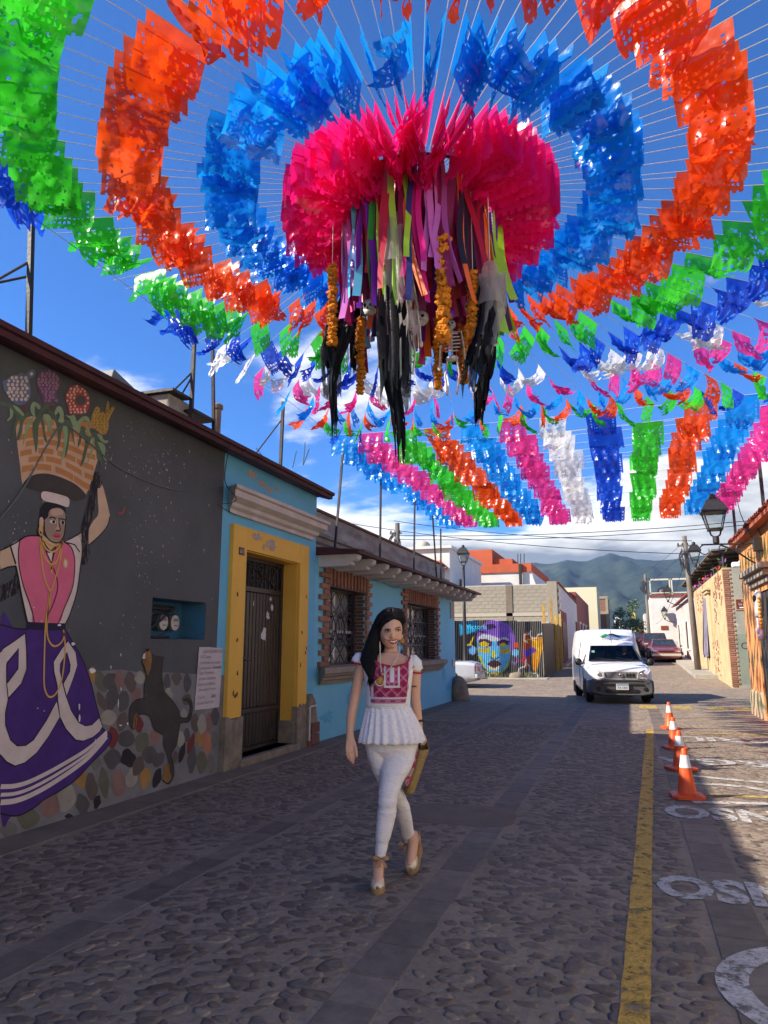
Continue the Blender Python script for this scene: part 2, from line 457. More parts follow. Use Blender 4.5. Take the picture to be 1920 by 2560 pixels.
def paint_mat(name, c, wear=0.46, soft=0.12, scale=9.0):
    m = bpy.data.materials.new(name); N, L, P = nodes_of(m)
    P.inputs['Roughness'].default_value = 0.75
    g = N.new('ShaderNodeNewGeometry')
    nz = N.new('ShaderNodeTexNoise'); nz.inputs['Scale'].default_value = scale; nz.inputs['Detail'].default_value = 8; nz.inputs['Roughness'].default_value = .7
    n2 = N.new('ShaderNodeTexNoise'); n2.inputs['Scale'].default_value = 60
    for n in (nz, n2): L.new(g.outputs['Position'], n.inputs['Vector'])
    mx = N.new('ShaderNodeMix'); mx.data_type = 'RGBA'; mx.inputs[6].default_value = tuple(v*.62 for v in c) + (1,); mx.inputs[7].default_value = tuple(c) + (1,)
    r2 = N.new('ShaderNodeMapRange'); r2.inputs[1].default_value = .35; r2.inputs[2].default_value = .62; L.new(n2.outputs['Fac'], r2.inputs[0]); L.new(r2.outputs[0], mx.inputs[0])
    L.new(mx.outputs[2], P.inputs['Base Color'])
    mr = N.new('ShaderNodeMapRange'); mr.inputs[1].default_value = wear; mr.inputs[2].default_value = wear + soft; mr.inputs[3].default_value = 1.0; mr.inputs[4].default_value = 0.0
    ad = N.new('ShaderNodeMath'); ad.operation = 'MULTIPLY_ADD'; L.new(n2.outputs['Fac'], ad.inputs[0]); ad.inputs[1].default_value = .35; L.new(nz.outputs['Fac'], ad.inputs[2])
    L.new(ad.outputs[0], mr.inputs[0]); L.new(mr.outputs[0], P.inputs['Alpha'])
    b = N.new('ShaderNodeBump'); b.inputs['Strength'].default_value = .6; b.inputs['Distance'].default_value = .01
    L.new(n2.outputs['Fac'], b.inputs['Height']); L.new(b.outputs[0], P.inputs['Normal'])
    return m
M_yel = paint_mat('yellow_road_paint', (0.62, 0.36, 0.05), 0.69, 0.14)
M_wht = paint_mat('white_road_paint', (0.56, 0.52, 0.49), 0.67, 0.13)
M_yel2 = paint_mat('faded_yellow_paint', (0.6, 0.4, 0.1), 0.66, 0.2)
PZ = 0.007
mb = MB(); N_ = 60
def yline(y): return -0.072 + (y - 3.36)*0.0312
L_ = []; R__ = []
for i in range(N_ + 1):
    y = 2.3 + (14.4 - 2.3)*i/N_; c = yline(y); w = 0.062 + rng.uniform(-.004, .004)
    L_.append((c - w, y, PZ)); R__.append((c + w, y, PZ))
mb.add(L_ + R__, [(i, N_ + 1 + i, N_ + 2 + i, i + 1) for i in range(N_)])
mb.build('yellow_line', M_yel, road)
# letters painted to be read from the far end of the street (so they stand upside down here)
for body, x0, y0, s_, k in (('DESCENSO', 0.075, 5.42, 0.60, .68), ('ASCENSO', 0.22, 7.72, 0.72, .66), ('CARGA', 0.25, 10.95, 0.72, .95), ('CARRIL', .75, 13.5, .75, .9)):
    w = 0
    o = text_mesh('road_lettering', body, s_, M_wht, road, (0, 0, PZ), (-1, 0, 0), (0, -1, 0), sx=k, bold=.026)
    mx_ = min(v.co.x for v in o.data.vertices)
    for v in o.data.vertices: v.co.x += x0 - mx_; v.co.y += y0
    o['label'] = 'worn white letters painted upside down on the cobbles'
mb = MB(); n = 48
c = Vector((0.92, 3.86, PZ))
mb.add([c + Vector((.64*math.cos(2*pi*k/n), .60*math.sin(2*pi*k/n), 0)) for k in range(n)] + [c + Vector((.50*math.cos(2*pi*k/n), .46*math.sin(2*pi*k/n), 0)) for k in range(n)],
       [(k, (k+1) % n, n + (k+1) % n, n + k) for k in range(n)])
mb.build('white_ring_marking', M_wht, road)
mb = MB(); mb.box(0.0, 0.0, 0, 0, 0, 0) if False else None
for i, x in enumerate((0.15, 0.95, 1.75, 2.3)):
    q = MB(); q.quad((x, 19.2, .006), (x + .42, 19.2, .006), (x + .42, 20.3, .006), (x, 20.3, .006)); q.build('crossing_block', M_yel2, road)
for (xa, xb, y) in ((0.7, 2.6, 8.4), (0.95, 2.6, 14.1)):
    q = MB(); q.quad((xa, y - .05, PZ), (xb, y - .05 + .1, PZ), (xb, y + .05 + .1, PZ), (xa, y + .05, PZ)); q.build('bay_line', M_yel2, road)
q = MB()
for pts in ([(0.55, 9.0), (1.1, 8.95), (1.9, 8.3)], [(0.6, 9.5), (1.4, 9.3), (2.2, 9.2)], [(0.5, 7.95), (1.2, 8.1)]):
    ribbon(q, [(p[0], p[1], PZ) for p in catmull(pts, 6, False)], .12, (0, 0, 1))
q.build('arrow_marking', M_wht, road)
# kerb and pavement at the crossing
M_kerb = mat('pavement_concrete', (0.4, 0.36, 0.3), (0.3, 0.27, 0.22), 3, .9, .3, 30)
q = MB(); q.box(-30, -3.35, 31.4, 33.2, -.2, .18); structure(q.build('pavement', M_kerb, bevel=.03))
q = MB(); q.box(2.55, 3.6, 33.0, 62, -.2, .16); q.v = [(x, y, z + (roadz(y) if z > 0 else 0)) for x, y, z in q.v]; structure(q.build('pavement', M_kerb))
q = MB(); q.box(-4.2, -3.25, 40, 62, -.2, .16); q.v = [(x, y, z + (roadz(y) if z > 0 else 0)) for x, y, z in q.v]; structure(q.build('pavement', M_kerb))
# ---------------------------------------------------------------- the houses along the left side
WX = -4.8
M_grey = mat('dark_grey_wall_paint', (0.072, 0.073, 0.073), (0.104, 0.105, 0.104), 0.9, 0.75, 0.25, 14,
             specks=((9, 0.72, 0.01, (0.5, 0.47, 0.42), (1, 1.6, 0.45)), (34, 0.755, 0.01, (0.55, 0.5, 0.42), (1, 1, 1)), (2.2, .66, .1, (0.125, .12, .13), (1, 2.5, .3))))
M_blue = mat('blue_wall_paint', (0.13, 0.42, 0.60), (0.16, 0.47, 0.65), 1.1, 0.7, 0.2, 16,
             specks=((3.0, 0.69, 0.06, (0.06, 0.26, 0.46), (1, 1, .5)), (40, 0.77, 0.01, (0.45, .42, .4), (1, 1, 1))))
M_blue2 = mat('light_blue_wall_paint', (0.165, 0.48, 0.63), (0.20, 0.53, 0.68), 0.8, 0.7, 0.2, 12,
             specks=((2.4, 0.66, 0.08, (0.075, 0.3, 0.47), (1, 1, .35)),))
M_yellow = mat('ochre_yellow_paint', (0.74, 0.40, 0.06), (0.82, 0.46, 0.075), 1.2, 0.65, 0.15, 20,
               specks=((16, 0.735, 0.015, (0.16, .05, .03), (1, 1, .7)),))
M_stone = mat('bare_stone', (0.30, 0.24, 0.17), (0.17, 0.14, 0.105), 6, 0.9, 0.5, 22, specks=((14, .66, .1, (.38, .33, .26), (1, 1, 1)),))
M_trim = mat('pale_plaster', (0.62, 0.53, 0.47), (0.5, 0.42, 0.37), 3, 0.8, 0.25, 18, specks=((5, .68, .05, (.33, .25, .2), (1, .4, 2)),))
M_maroon = mat('maroon_paint', (0.085, 0.022, 0.026), (0.05, 0.016, 0.02), 4, 0.6, 0.3, 20)
M_tile = mat('dark_clay_tile', (0.07, 0.024, 0.022), (0.12, 0.045, 0.035), 8, 0.75, 0.4, 25, rand=.3)
M_iron = mat('black_iron', (0.018, 0.016, 0.018), (0.035, 0.028, 0.026), 14, 0.5, 0.15, 30, spec=.5)
M_steel = mat('weathered_steel', (0.055, 0.05, 0.05), (0.035, 0.03, 0.03), 9, 0.5, 0.2, 20, metal=.3)
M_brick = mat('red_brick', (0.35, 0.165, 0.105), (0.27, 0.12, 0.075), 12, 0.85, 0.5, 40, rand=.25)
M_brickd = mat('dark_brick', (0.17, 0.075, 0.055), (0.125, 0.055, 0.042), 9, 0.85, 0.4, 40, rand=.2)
M_sill = mat('sill_stone', (0.36, 0.29, 0.22), (0.27, 0.215, 0.165), 6, .85, .3, 24)
M_white = mat('white_limewash', (0.72, 0.70, 0.66), (0.62, 0.60, 0.56), 2, .8, .15, 20)
M_raft = mat('rafter_white', (0.62, 0.55, 0.52), (0.5, 0.44, 0.41), 3, .75, .1, 20)
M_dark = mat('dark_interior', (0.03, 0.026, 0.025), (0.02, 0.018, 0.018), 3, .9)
M_roof = mat('flat_roof', (0.2, 0.17, 0.15), (0.28, .24, .2), 2, .9, .2, 15)

def thin_glass(name, tint=(.75, .78, .78)):
    m = bpy.data.materials.new(name); m.use_nodes = True; N, L = m.node_tree.nodes, m.node_tree.links; N.clear(); o = N.new('ShaderNodeOutputMaterial'); t = N.new('ShaderNodeBsdfTransparent'); t.inputs[0].default_value = tuple(tint) + (1,)
    g = N.new('ShaderNodeBsdfGlossy'); g.inputs['Roughness'].default_value = .03; fr = N.new('ShaderNodeFresnel'); fr.inputs[0].default_value = 1.45; mx = N.new('ShaderNodeMixShader')
    L.new(fr.outputs[0], mx.inputs[0]); L.new(t.outputs[0], mx.inputs[1]); L.new(g.outputs[0], mx.inputs[2]); L.new(mx.outputs[0], o.inputs[0]); return m
M_pane = thin_glass('window_glass')
def wall_x(mb, X, y0, y1, z0, z1, holes=(), depth=0.25, thick=0.5, face=1):
    """A wall whose face lies at X, with rectangular openings and their reveals."""
    ysx = sorted(set([y0, y1] + [v for h in holes for v in h[:2]])); zsx = sorted(set([z0, z1] + [v for h in holes for v in h[2:4]]))
    inh = lambda y, z: any(h[0] < y < h[1] and h[2] < z < h[3] for h in holes)
    for i in range(len(ysx)-1):
        for j in range(len(zsx)-1):
            a, b, c, d = ysx[i], ysx[i+1], zsx[j], zsx[j+1]
            if not inh((a+b)/2, (c+d)/2): mb.quad((X, a, c), (X, b, c), (X, b, d), (X, a, d))
    B = X - face*thick
    mb.quad((X, y0, z1), (X, y1, z1), (B, y1, z1), (B, y0, z1))
    mb.quad((X, y1, z0), (B, y1, z0), (B, y1, z1), (X, y1, z1)); mb.quad((X, y0, z0), (B, y0, z0), (B, y0, z1), (X, y0, z1))
    mb.quad((B, y0, z0), (B, y1, z0), (B, y1, z1), (B, y0, z1))
    D = X - face*depth
    for (a, b, c, d) in [h[:4] for h in holes]:
        for p, q in (((a, c), (b, c)), ((b, c), (b, d)), ((b, d), (a, d)), ((a, d), (a, c))):
            mb.quad((X, p[0], p[1]), (X, q[0], q[1]), (D, q[0], q[1]), (D, p[0], p[1]))
def wall_y(mb, Y, x0, x1, z0, z1, holes=(), depth=0.2, thick=.4):
    t = MB(); wall_x(t, 0, x0, x1, z0, z1, holes, depth, thick, 1)
    mb.add([(y, Y - x, z) for x, y, z in t.v], t.f)

# --- the grey mural house
NI = (6.44, 7.47, 1.585, 2.02)
house_a = thing('mural_house', 'dark grey house with a painted mural on the street wall', 'house', (WX, 5, 0))
mb = MB(); wall_x(mb, WX, -6, 7.75, -.3, 4.0, [NI], .34, .5); wall_a = mb.build('wall', M_grey, house_a)
mb = MB(); mb.box(-11, WX - .5, -6, 10.6, 3.7, 3.95); mb.build('roof_slab', M_roof, house_a)
def eave(parent, y0, y1, X1, zb, zt, name='eave_board'):
    m_ = MB()
    # moulded board: stepped section
    sec = [(WX - .3, zb + .05), (WX + .02, zb + .05), (X1 - .12, zb), (X1 - .05, zb), (X1 - .04, zb + .05), (X1 - .005, zb + .055), (X1, zt), (X1 - .1, zt + .012), (WX - .3, zt + .08)]
    m_.prism([(x, y0, z) for x, z in sec], (0, y1 - y0, 0)); return m_.build(name, M_maroon, parent)
def tile_row(parent, y0, y1, X1, z, pitch, step=0.17, length=.42, r=.058):
    z -= .045; X1 -= .05
    """Clay tiles laid along the eave, each its own piece."""
    y = y0 + .08
    base = MB(); n = 7
    sec = lambda rr: [(math.sin(pi*k/(n-1) - pi/2)*rr, math.cos(pi*k/(n-1) - pi/2)*rr*.62) for k in range(n)]
    o1, o2 = sec(r), sec(r - .014)
    ring = lambda x, q: [(x, a*q, b*q + .0) for a, b in o1] + [(x, a*q, b*q) for a, b in reversed(o2)]
    base.loft([ring(0, 1.0), ring(-length, .86)])
    me_ = base.mesh('roof_tile', M_tile)
    while y < y1:
        for kx in range(2):
            o = link('roof_tile', me_, parent)
            o.matrix_parent_inverse = Matrix.Translation(-parent.location)
            o.location = (X1 + .03 + rng.uniform(-.015, .015) - kx*.37, y + rng.uniform(-.012, .012), z + kx*.37*math.tan(pitch) + rng.uniform(-.004, .006) + kx*.012)
            o.rotation_euler = (rng.uniform(-.04, .04), pitch, rng.uniform(-.04, .04))
        y += step
eave(house_a, -6, 7.74, -4.5, 3.92, 4.02)
tile_row(house_a, 1.5, 7.74, -4.5, 4.035, R(7))
# skylight hood and vent chimney on its roof
q = MB(); q.prism([(-5.45, 6.15, 3.97), (-5.45, 7.3, 3.97), (-5.45, 7.3, 4.4), (-5.45, 6.35, 4.66)], (-.9, 0, 0)); q.build('skylight_hood', mat('dull_sheet', (.22, .23, .21), (.16, .17, .15), 3, .6, .1, 10), house_a, bevel=.01)
q = MB(); q.box(-5.35, -4.95, 6.72, 7.22, 3.9, 4.44); ch = q.build('chimney', mat('chimney_plaster', (.45, .4, .33), (.3, .26, .21), 5, .9, .4, 20), house_a, bevel=.02)
q = MB(); q.box(-5.42, -4.86, 6.66, 7.02, 4.442, 4.475); q.box(-5.3, -4.8, 7.02, 7.5, 4.30, 4.33); q.build('cover_plate', M_steel, ch)

# --- electricity meters in their niche
mt = thing('meter_niche', 'blue niche holding two round electricity meters in the grey wall', 'meter box', (WX - .3, 6.9, 1.6))
q = MB(); a, b, c, d = NI; x = WX - .335
e_ = .004
q.quad((x, a, c), (x, b, c), (x, b, d), (x, a, d)); 
for p_, q_ in (((a+e_, c+e_), (b-e_, c+e_)), ((b-e_, c+e_), (b-e_, d-e_)), ((b-e_, d-e_), (a+e_, d-e_)), ((a+e_, d-e_), (a+e_, c+e_))):
    q.quad((WX - .004, p_[0], p_[1]), (WX - .004, q_[0], q_[1]), (x, q_[0], q_[1]), (x, p_[0], p_[1]))
q.build('niche_lining', mat('niche_blue', (0.04, 0.16, 0.28), (0.05, .13, .2), 4, .7, .2, 20), mt)
for y in (6.95, 7.17):
    q = MB(); t = MB(); t.lathe([(.095, 0), (.1, .02), (.1, .1), (.085, .115), (.02, .118)], n=20)
    q.add([(x + z_, y + x_, 1.775 + y_) for x_, y_, z_ in t.v], t.f); mo = q.build('meter', mat('meter_glass', (.10, .095, .09), None, 3, .25, spec=.6), mt, smooth=True, auto=40)
    q = MB(); t = MB(); t.lathe([(.088, 0), (.088, .006), (.02, .012)], n=20)
    q.add([(x + .12 + z_, y + x_*.9, 1.775 + y_) for x_, y_, z_ in t.v], t.f); q.build('dial', mat('meter_dial', (.62, .55, .48), (.5, .44, .4), 20, .4), mo)
    q = MB(); q.box(x + .132, x + .136, y - .045, y + .045, 1.79, 1.825); q.box(x + .132, x + .136, y - .03, y + .04, 1.735, 1.75); q.build('register', mat('meter_print', (.25, .2, .17), None, 3, .5), mo)
q = MB(); q.tube([(x + .06, 6.45, 1.94), (x + .06, 7.2, 1.94)], .03, 8); q.build('conduit', M_steel, mt)
q = MB()
q.tube(catmull([(x+.15, 6.47, 1.62), (x+.2, 6.65, 1.72), (x+.2, 6.85, 1.83), (x+.1, 7.08, 1.91)], 5, False), .016, 6)
q.tube(catmull([(x+.2, 6.7, 1.60), (x+.22, 6.86, 1.66), (x+.16, 7.02, 1.70), (x+.1, 7.06, 1.86), (x+.08, 6.9, 1.93)], 5, False), .007, 5)
q.tube(catmull([(x+.12, 6.47, 1.9), (x+.12, 6.8, 1.88), (x+.12, 7.1, 1.89), (x+.06, 7.3, 1.87)], 5, False), .006, 5)
q.build('wires', M_iron, mt)
q = MB(); q.box(WX - .3, WX - .05, 6.46, 6.85, 1.592, 1.62); q.build('tray', M_dark, mt, bevel=.008)

# --- the blue house with the yellow door frame
house_b = thing('blue_door_house', 'blue house with a moulded cornice above a yellow framed doorway', 'house', (WX, 9.2, 0))
DO = (8.3, 9.95, 0.10, 2.77)
mb = MB(); wall_x(mb, WX, 7.752, 10.65, -.3, 4.0, [DO], .3, .5); mb.build('wall', M_blue, house_b)
eave(house_b, 7.752, 10.72, -4.5, 3.92, 4.02); tile_row(house_b, 7.76, 10.72, -4.5, 4.035, R(7))
# cornice: a moulded section run along the wall
sec = [(0, 3.20), (.05, 3.20), (.05, 3.25), (.10, 3.28), (.11, 3.33), (.15, 3.35), (.21, 3.38), (.21, 3.46), (.25, 3.475), (.25, 3.52), (.02, 3.555), (0, 3.555)]
q = MB(); y0, y1 = 7.90, 10.42
q.loft([[(WX + dx, y0 - dx, z) for dx, z in sec], [(WX + dx, y1 + dx, z) for dx, z in sec]]); q.build('cornice', M_trim, house_b)
def patch(parent, X, c, sy, sz, m_, seed, name='plaster_patch', n=22, layer=.004):
    r = random.Random(seed); q = MB()
    pts = []
    for k in range(n):
        t = 2*pi*k/n; rr = r.uniform(.45, 1.1)
        pts.append((X + layer, c[0] + math.cos(t)*sy*rr, c[1] + math.sin(t)*sz*rr))
    q.add(pts + [(X + layer, c[0], c[1])], [(k, (k+1) % n, n) for k in range(n)])
    return q.build(name, m_, parent)
M_bare = mat('bare_plaster', (.5, .4, .34), (.36, .28, .24), 18, .9, .5, 40)
for i, (yy_, zz_, a_, b_) in enumerate(((8.45, 3.84, .16, .07), (8.75, 3.77, .2, .055), (8.98, 3.73, .08, .07), (9.2, 3.79, .1, .045))):
    patch(house_b, WX, (yy_, zz_), a_, b_, M_bare, 20 + i)
# yellow surround: jambs and lintel stand 6 cm proud, bare concrete feet below
FX = WX + .06
q = MB(); q.box(WX - .02, FX, 7.95, 8.3, .62, 3.07); q.build('door_jamb', M_yellow, house_b, bevel=.008)
q = MB(); q.box(WX - .02, FX, 9.95, 10.27, .60, 3.07); q.build('door_jamb', M_yellow, house_b, bevel=.008)
q = MB(); q.box(WX - .02, FX - .003, 8.3, 9.95, 2.77, 3.068); q.build('lintel', M_yellow, house_b, bevel=.006)
q = MB(); q.box(WX - .295, WX + .01, 9.953 - .012, 9.96, .30, 2.76); q.build('door_reveal', M_yellow, house_b)
q = MB(); q.box(WX - .295, WX + .01, 8.29, 8.312, .30, 2.76); q.build('door_reveal', M_yellow, house_b)
q = MB(); q.box(WX - .295, WX + .01, 8.31, 9.94, 2.757, 2.772); q.build('door_reveal', M_yellow, house_b)
for (ya, yb, h) in ((7.90, 8.33, .63), (9.92, 10.24, .62)):
    q = MB(); m = 9; top = [(FX + .015, ya + (yb-ya)*k/m, h + rng.uniform(-.05, .04)) for k in range(m+1)]
    q.prism([(FX + .015, ya, 0)] + top + [(FX + .015, yb, 0)], (-.09, 0, 0)); q.build('jamb_foot', M_stone, house_b)
q = MB(); q.box(WX - .3, WX + .02, 9.9, 9.952, .1, .42); q.build('reveal_foot', M_stone, house_b)
q = MB(); q.box(WX - .32, WX + .10, 8.27, 10.0, -.05, .1); q.build('door_step', M_stone, house_b, bevel=.015)
for i, (yy_, zz_, a_, b_) in enumerate(((8.55, 2.98, .17, .06), (8.98, 2.92, .17, .1), (8.75, 2.86, .05, .05))):
    patch(house_b, FX, (yy_, zz_), a_, b_, M_bare, 40 + i)
for i in range(11):
    y_ = rng.choice((8.1, 8.15, 8.2, 10.05, 10.12, 10.2)) + rng.uniform(-.04, .04); patch(house_b, FX, (y_, rng.uniform(.7, 2.6)), .025, .04, mat('rust_chip', (.13, .045, .03), None, 3, .9), 70 + i, 'paint_chip', 9)
# the iron door
DX = WX - .27
door = thing('iron_door', 'tall dark brown iron door of narrow vertical slats in the yellow frame', 'door', (DX, 9.1, .1))
M_door = mat('door_enamel', (0.02, 0.014, 0.013), (0.036, 0.024, 0.022), 5, .38, .12, 22, spec=.5, specks=((13, .73, .01, (.4, .36, .33), (1, 1, .3)),))
q = MB()
for ya, yb, za, zb in ((8.31, 8.37, .1, 2.76), (9.88, 9.95, .1, 2.76), (8.37, 9.88, 2.70, 2.76), (8.37, 9.88, 2.27, 2.34), (8.37, 9.88, .1, .15), (8.72, 8.77, .15, 2.27), (8.37, 9.88, .60, .66)):
    q.box(DX, DX + .05, ya, yb, za, zb)
q.build('door_frame', M_door, door, bevel=.004)
y = 8.385
while y < 9.87:
    if not 8.70 < y < 8.77:
        q = MB(); q.box(DX + .004, DX + .03, y, y + .078, .155, .595); q.box(DX + .004, DX + .03, y, y + .078, .665, 2.265); q.build('slat', M_door, door, bevel=.008)
    y += .096 if not 8.66 < y < 8.70 else .1
q = MB(); q.box(DX - .02, DX, 8.32, 9.94, .1, 2.75); q.build('backing', M_dark, door)
q = MB(); q.box(DX + .05, DX + .085, 8.74, 8.80, 1.28, 1.36); q.tube([(DX + .085, 8.77, 1.32), (DX + .085, 8.93, 1.32)], .012, 6); q.build('handle', M_iron, door)
def scroll(mb_, X, cy, cz, s, flip=1, r=.009):
    pts = [(X, cy + flip*math.cos(t)*s*(1 - t/9.5), cz + math.sin(t)*s*(1 - t/9.5)*1.1) for t in [i*.45 for i in range(18)]]
    mb_.tube(pts, r, 5)
q = MB(); 
for cy, f_ in ((8.55, 1), (9.0, 1), (9.25, -1), (9.65, 1)):
    scroll(q, DX + .03, cy, 2.60, .075, f_); scroll(q, DX + .03, cy, 2.43, .075, -f_)
q.tube([(DX + .03, 8.78, 2.34), (DX + .03, 9.86, 2.70)], .01, 5); q.tube([(DX + .03, 8.78, 2.70), (DX + .03, 9.86, 2.34)], .01, 5)
for k in range(12): q.tube([(DX + .015, 8.42 + k*.125, 2.34), (DX + .015, 8.42 + k*.125, 2.70)], .008, 5)
q.build('transom_scrolls', M_door, door)
M_sticker = mat('torn_paper', (.66, .62, .6), (.5, .47, .46), 12, .8)
for i, (yy_, zz_, a_, b_) in enumerate(((9.4, 1.67, .10, .13), (9.5, 1.95, .06, .07), (9.62, 2.08, .05, .05), (9.56, 2.2, .05, .04), (8.6, 1.2, .02, .03), (9.05, 2.1, .015, .05))):
    patch(door, DX + .03, (yy_, zz_), a_, b_, M_sticker, 90 + i, 'sticker_remnant', 14, .004)
# house number plaque
pq = thing('number_plaque', 'small brown house number plaque on the yellow door jamb', 'plaque', (FX, 8.15, 2.68))
q = MB(); q.box(FX, FX + .012, 8.085, 8.215, 2.68, 2.78); q.build('plate', mat('plaque_brown', (.16, .05, .035), (.11, .035, .03), 20, .5), pq, bevel=.003)
text_mesh('number', '617', .075, mat('plaque_ink', (.6, .55, .56), None, 3, .5), pq, (FX + .014, 8.15, 2.703), (0, 1, 0), (0, 0, 1), align='CENTER', sx=.85)
# handwritten notice on the grey wall
nt_ = thing('paper_notice', 'handwritten pale paper notice glued to the grey wall', 'notice', (WX, 7.6, .78))
pts = [(7.35, 1.497), (7.55, 1.497), (7.87, 1.482), (7.86, 1.2), (7.84, .777), (7.6, .775), (7.314, .785), (7.33, 1.1)]
q = MB(); q.prism([(WX + .010, a, b) for a, b in pts], (.004, 0, 0)); q.build('sheet', mat('notice_paper', (.62, .52, .50), (.54, .45, .43), 6, .8, .1, 10), nt_)
M_ink = mat('notice_ink', (.30, .24, .24), None, 3, .8); M_ink2 = mat('notice_black_ink', (.09, .07, .07), None, 3, .8)
for i, (tx, y_, z_, s_, mm) in enumerate((('AGRADECIMIENTOS', 7.42, 1.425, .062, M_ink), ('-DIF Oaxaca', 7.37, 1.365, .06, M_ink), ('-Ayuntamiento de la Ciudad', 7.365, 1.30, .05, M_ink), ('y las personas con', 7.355, 1.24, .048, M_ink), ('Bienvenida', 7.66, 1.24, .055, M_ink2), ('-Teatro Macedonio', 7.35, 1.18, .055, M_ink),
        ('-Guardias comunitarias', 7.35, 1.115, .052, M_ink), ('-Regidora de Gobierno', 7.345, 1.05, .052, M_ink), ('Gobernacion y Turismo', 7.36, .99, .05, M_ink), ('13 de dic', 7.35, .90, .055, M_ink), ('Lote', 7.64, .90, .075, M_ink2), ('Fortuna Vive Unido', 7.35, .835, .058, M_ink))):
    text_mesh('handwriting', tx, s_, mm, nt_, (WX + .0165, y_, z_), (0, 1, 0), (0, 0, 1), sx=.78)
# rubble and pipe by the right jamb
rb = thing('pipe_stub', 'thin white water pipe by the broken foot of the yellow jamb', 'pipe', (WX + .1, 10.4, 0))
q = MB(); q.tube([(WX + .12, 10.27, .03), (WX + .12, 10.27, .58), (WX + .12, 10.30, .60), (WX + .12, 10.52, .60)], .014, 6); q.build('pipe', mat('pvc', (.6, .55, .53), None, 3, .5), rb)
q = MB(); q.tube([(WX + .12, 10.27, .0), (WX + .12, 10.27, .1)], .022, 8); q.build('valve', mat('valve_red', (.3, .05, .03), None, 3, .5), rb)
q = MB(); q.prism([(WX + .09, 10.25, 0), (WX + .09, 10.25, .55), (WX + .09, 10.33, .73), (WX + .09, 10.42, .78), (WX + .09, 10.55, .66), (WX + .09, 10.62, .40), (WX + .09, 10.64, 0)], (-.1, 0, 0)); q.build('broken_plaster', M_stone, house_b)
for z in (.02, .19): 
    q = MB(); q.box(WX + .09, WX + .12, 10.36, 10.66, z, z + .155); q.build('brick', M_brickd, house_b, bevel=.006)

# --- the low blue house with two barred windows
house_c = thing('blue_window_house', 'low light blue house with two brick framed windows and white rafter ends', 'house', (WX, 15, 0))
W1 = (11.17, 13.0, 1.18, 2.53); W2 = (15.70, 18.42, 1.18, 2.51)
mb = MB(); wall_x(mb, WX - .005, 10.652, 20.6, -.3, 2.98, [W1, W2], .3, .5); mb.build('wall', M_blue2, house_c)
mb = MB(); mb.box(-12, WX - .5, 10.655, 20.595, 2.6, 2.9); mb.box(-12, WX - .52, 20.3, 20.6, -.3, 2.6); mb.build('side_wall', M_blue2, house_c)
for i, (yy_, zz_, a_, b_) in enumerate(((11.2, .35, .3, .12), (12.3, .55, .22, .2), (13.6, .3, .35, .14), (14.4, .7, .18, .25), (19.2, .75, .25, .22), (19.7, .4, .3, .15), (14.0, 1.9, .12, .3), (15.2, .25, .4, .1))):
    patch(house_c, WX - .005, (yy_, zz_), a_, b_, mat('blue_touch_up', (.085, .36, .56), (.12, .42, .6), 6, .7, .2, 16), 120 + i, 'paint_touch_up', 26)
def raft_profile(x0, x1):
    # long corbel with a scrolled tip
    return [(x0, 2.80), (x1 - .20, 2.80), (x1 - .13, 2.815), (x1 - .11, 2.85), (x1 - .13, 2.87), (x1 - .07, 2.88), (x1 - .02, 2.91), (x1, 2.955), (x1 - .01, 2.985), (x1 - .05, 3.0), (x0, 3.0)]
q = MB(); q.prism([(x_, -.09, z_) for x_, z_ in raft_profile(WX - .05, -4.10)], (0, .18, 0)); rme = q.mesh('rafter_end', M_raft)
for k in range(14):
    o = link('rafter_end', rme, house_c); o.matrix_parent_inverse = Matrix.Translation(-house_c.location); o.location = (0, 10.86 + k*.735, 0)
    b_ = o.modifiers.new('bevel', 'BEVEL'); b_.width = .012; b_.segments = 2
q = MB(); q.prism([(WX - .4, 10.66, 3.002), (-4.06, 10.66, 3.002), (-4.04, 10.66, 3.05), (WX - .4, 10.66, 3.13)], (0, 10.24, 0)); q.build('eave_board', M_maroon, house_c)
tile_row(house_c, 10.66, 20.9, -4.05, 3.07, R(5), step=.23)

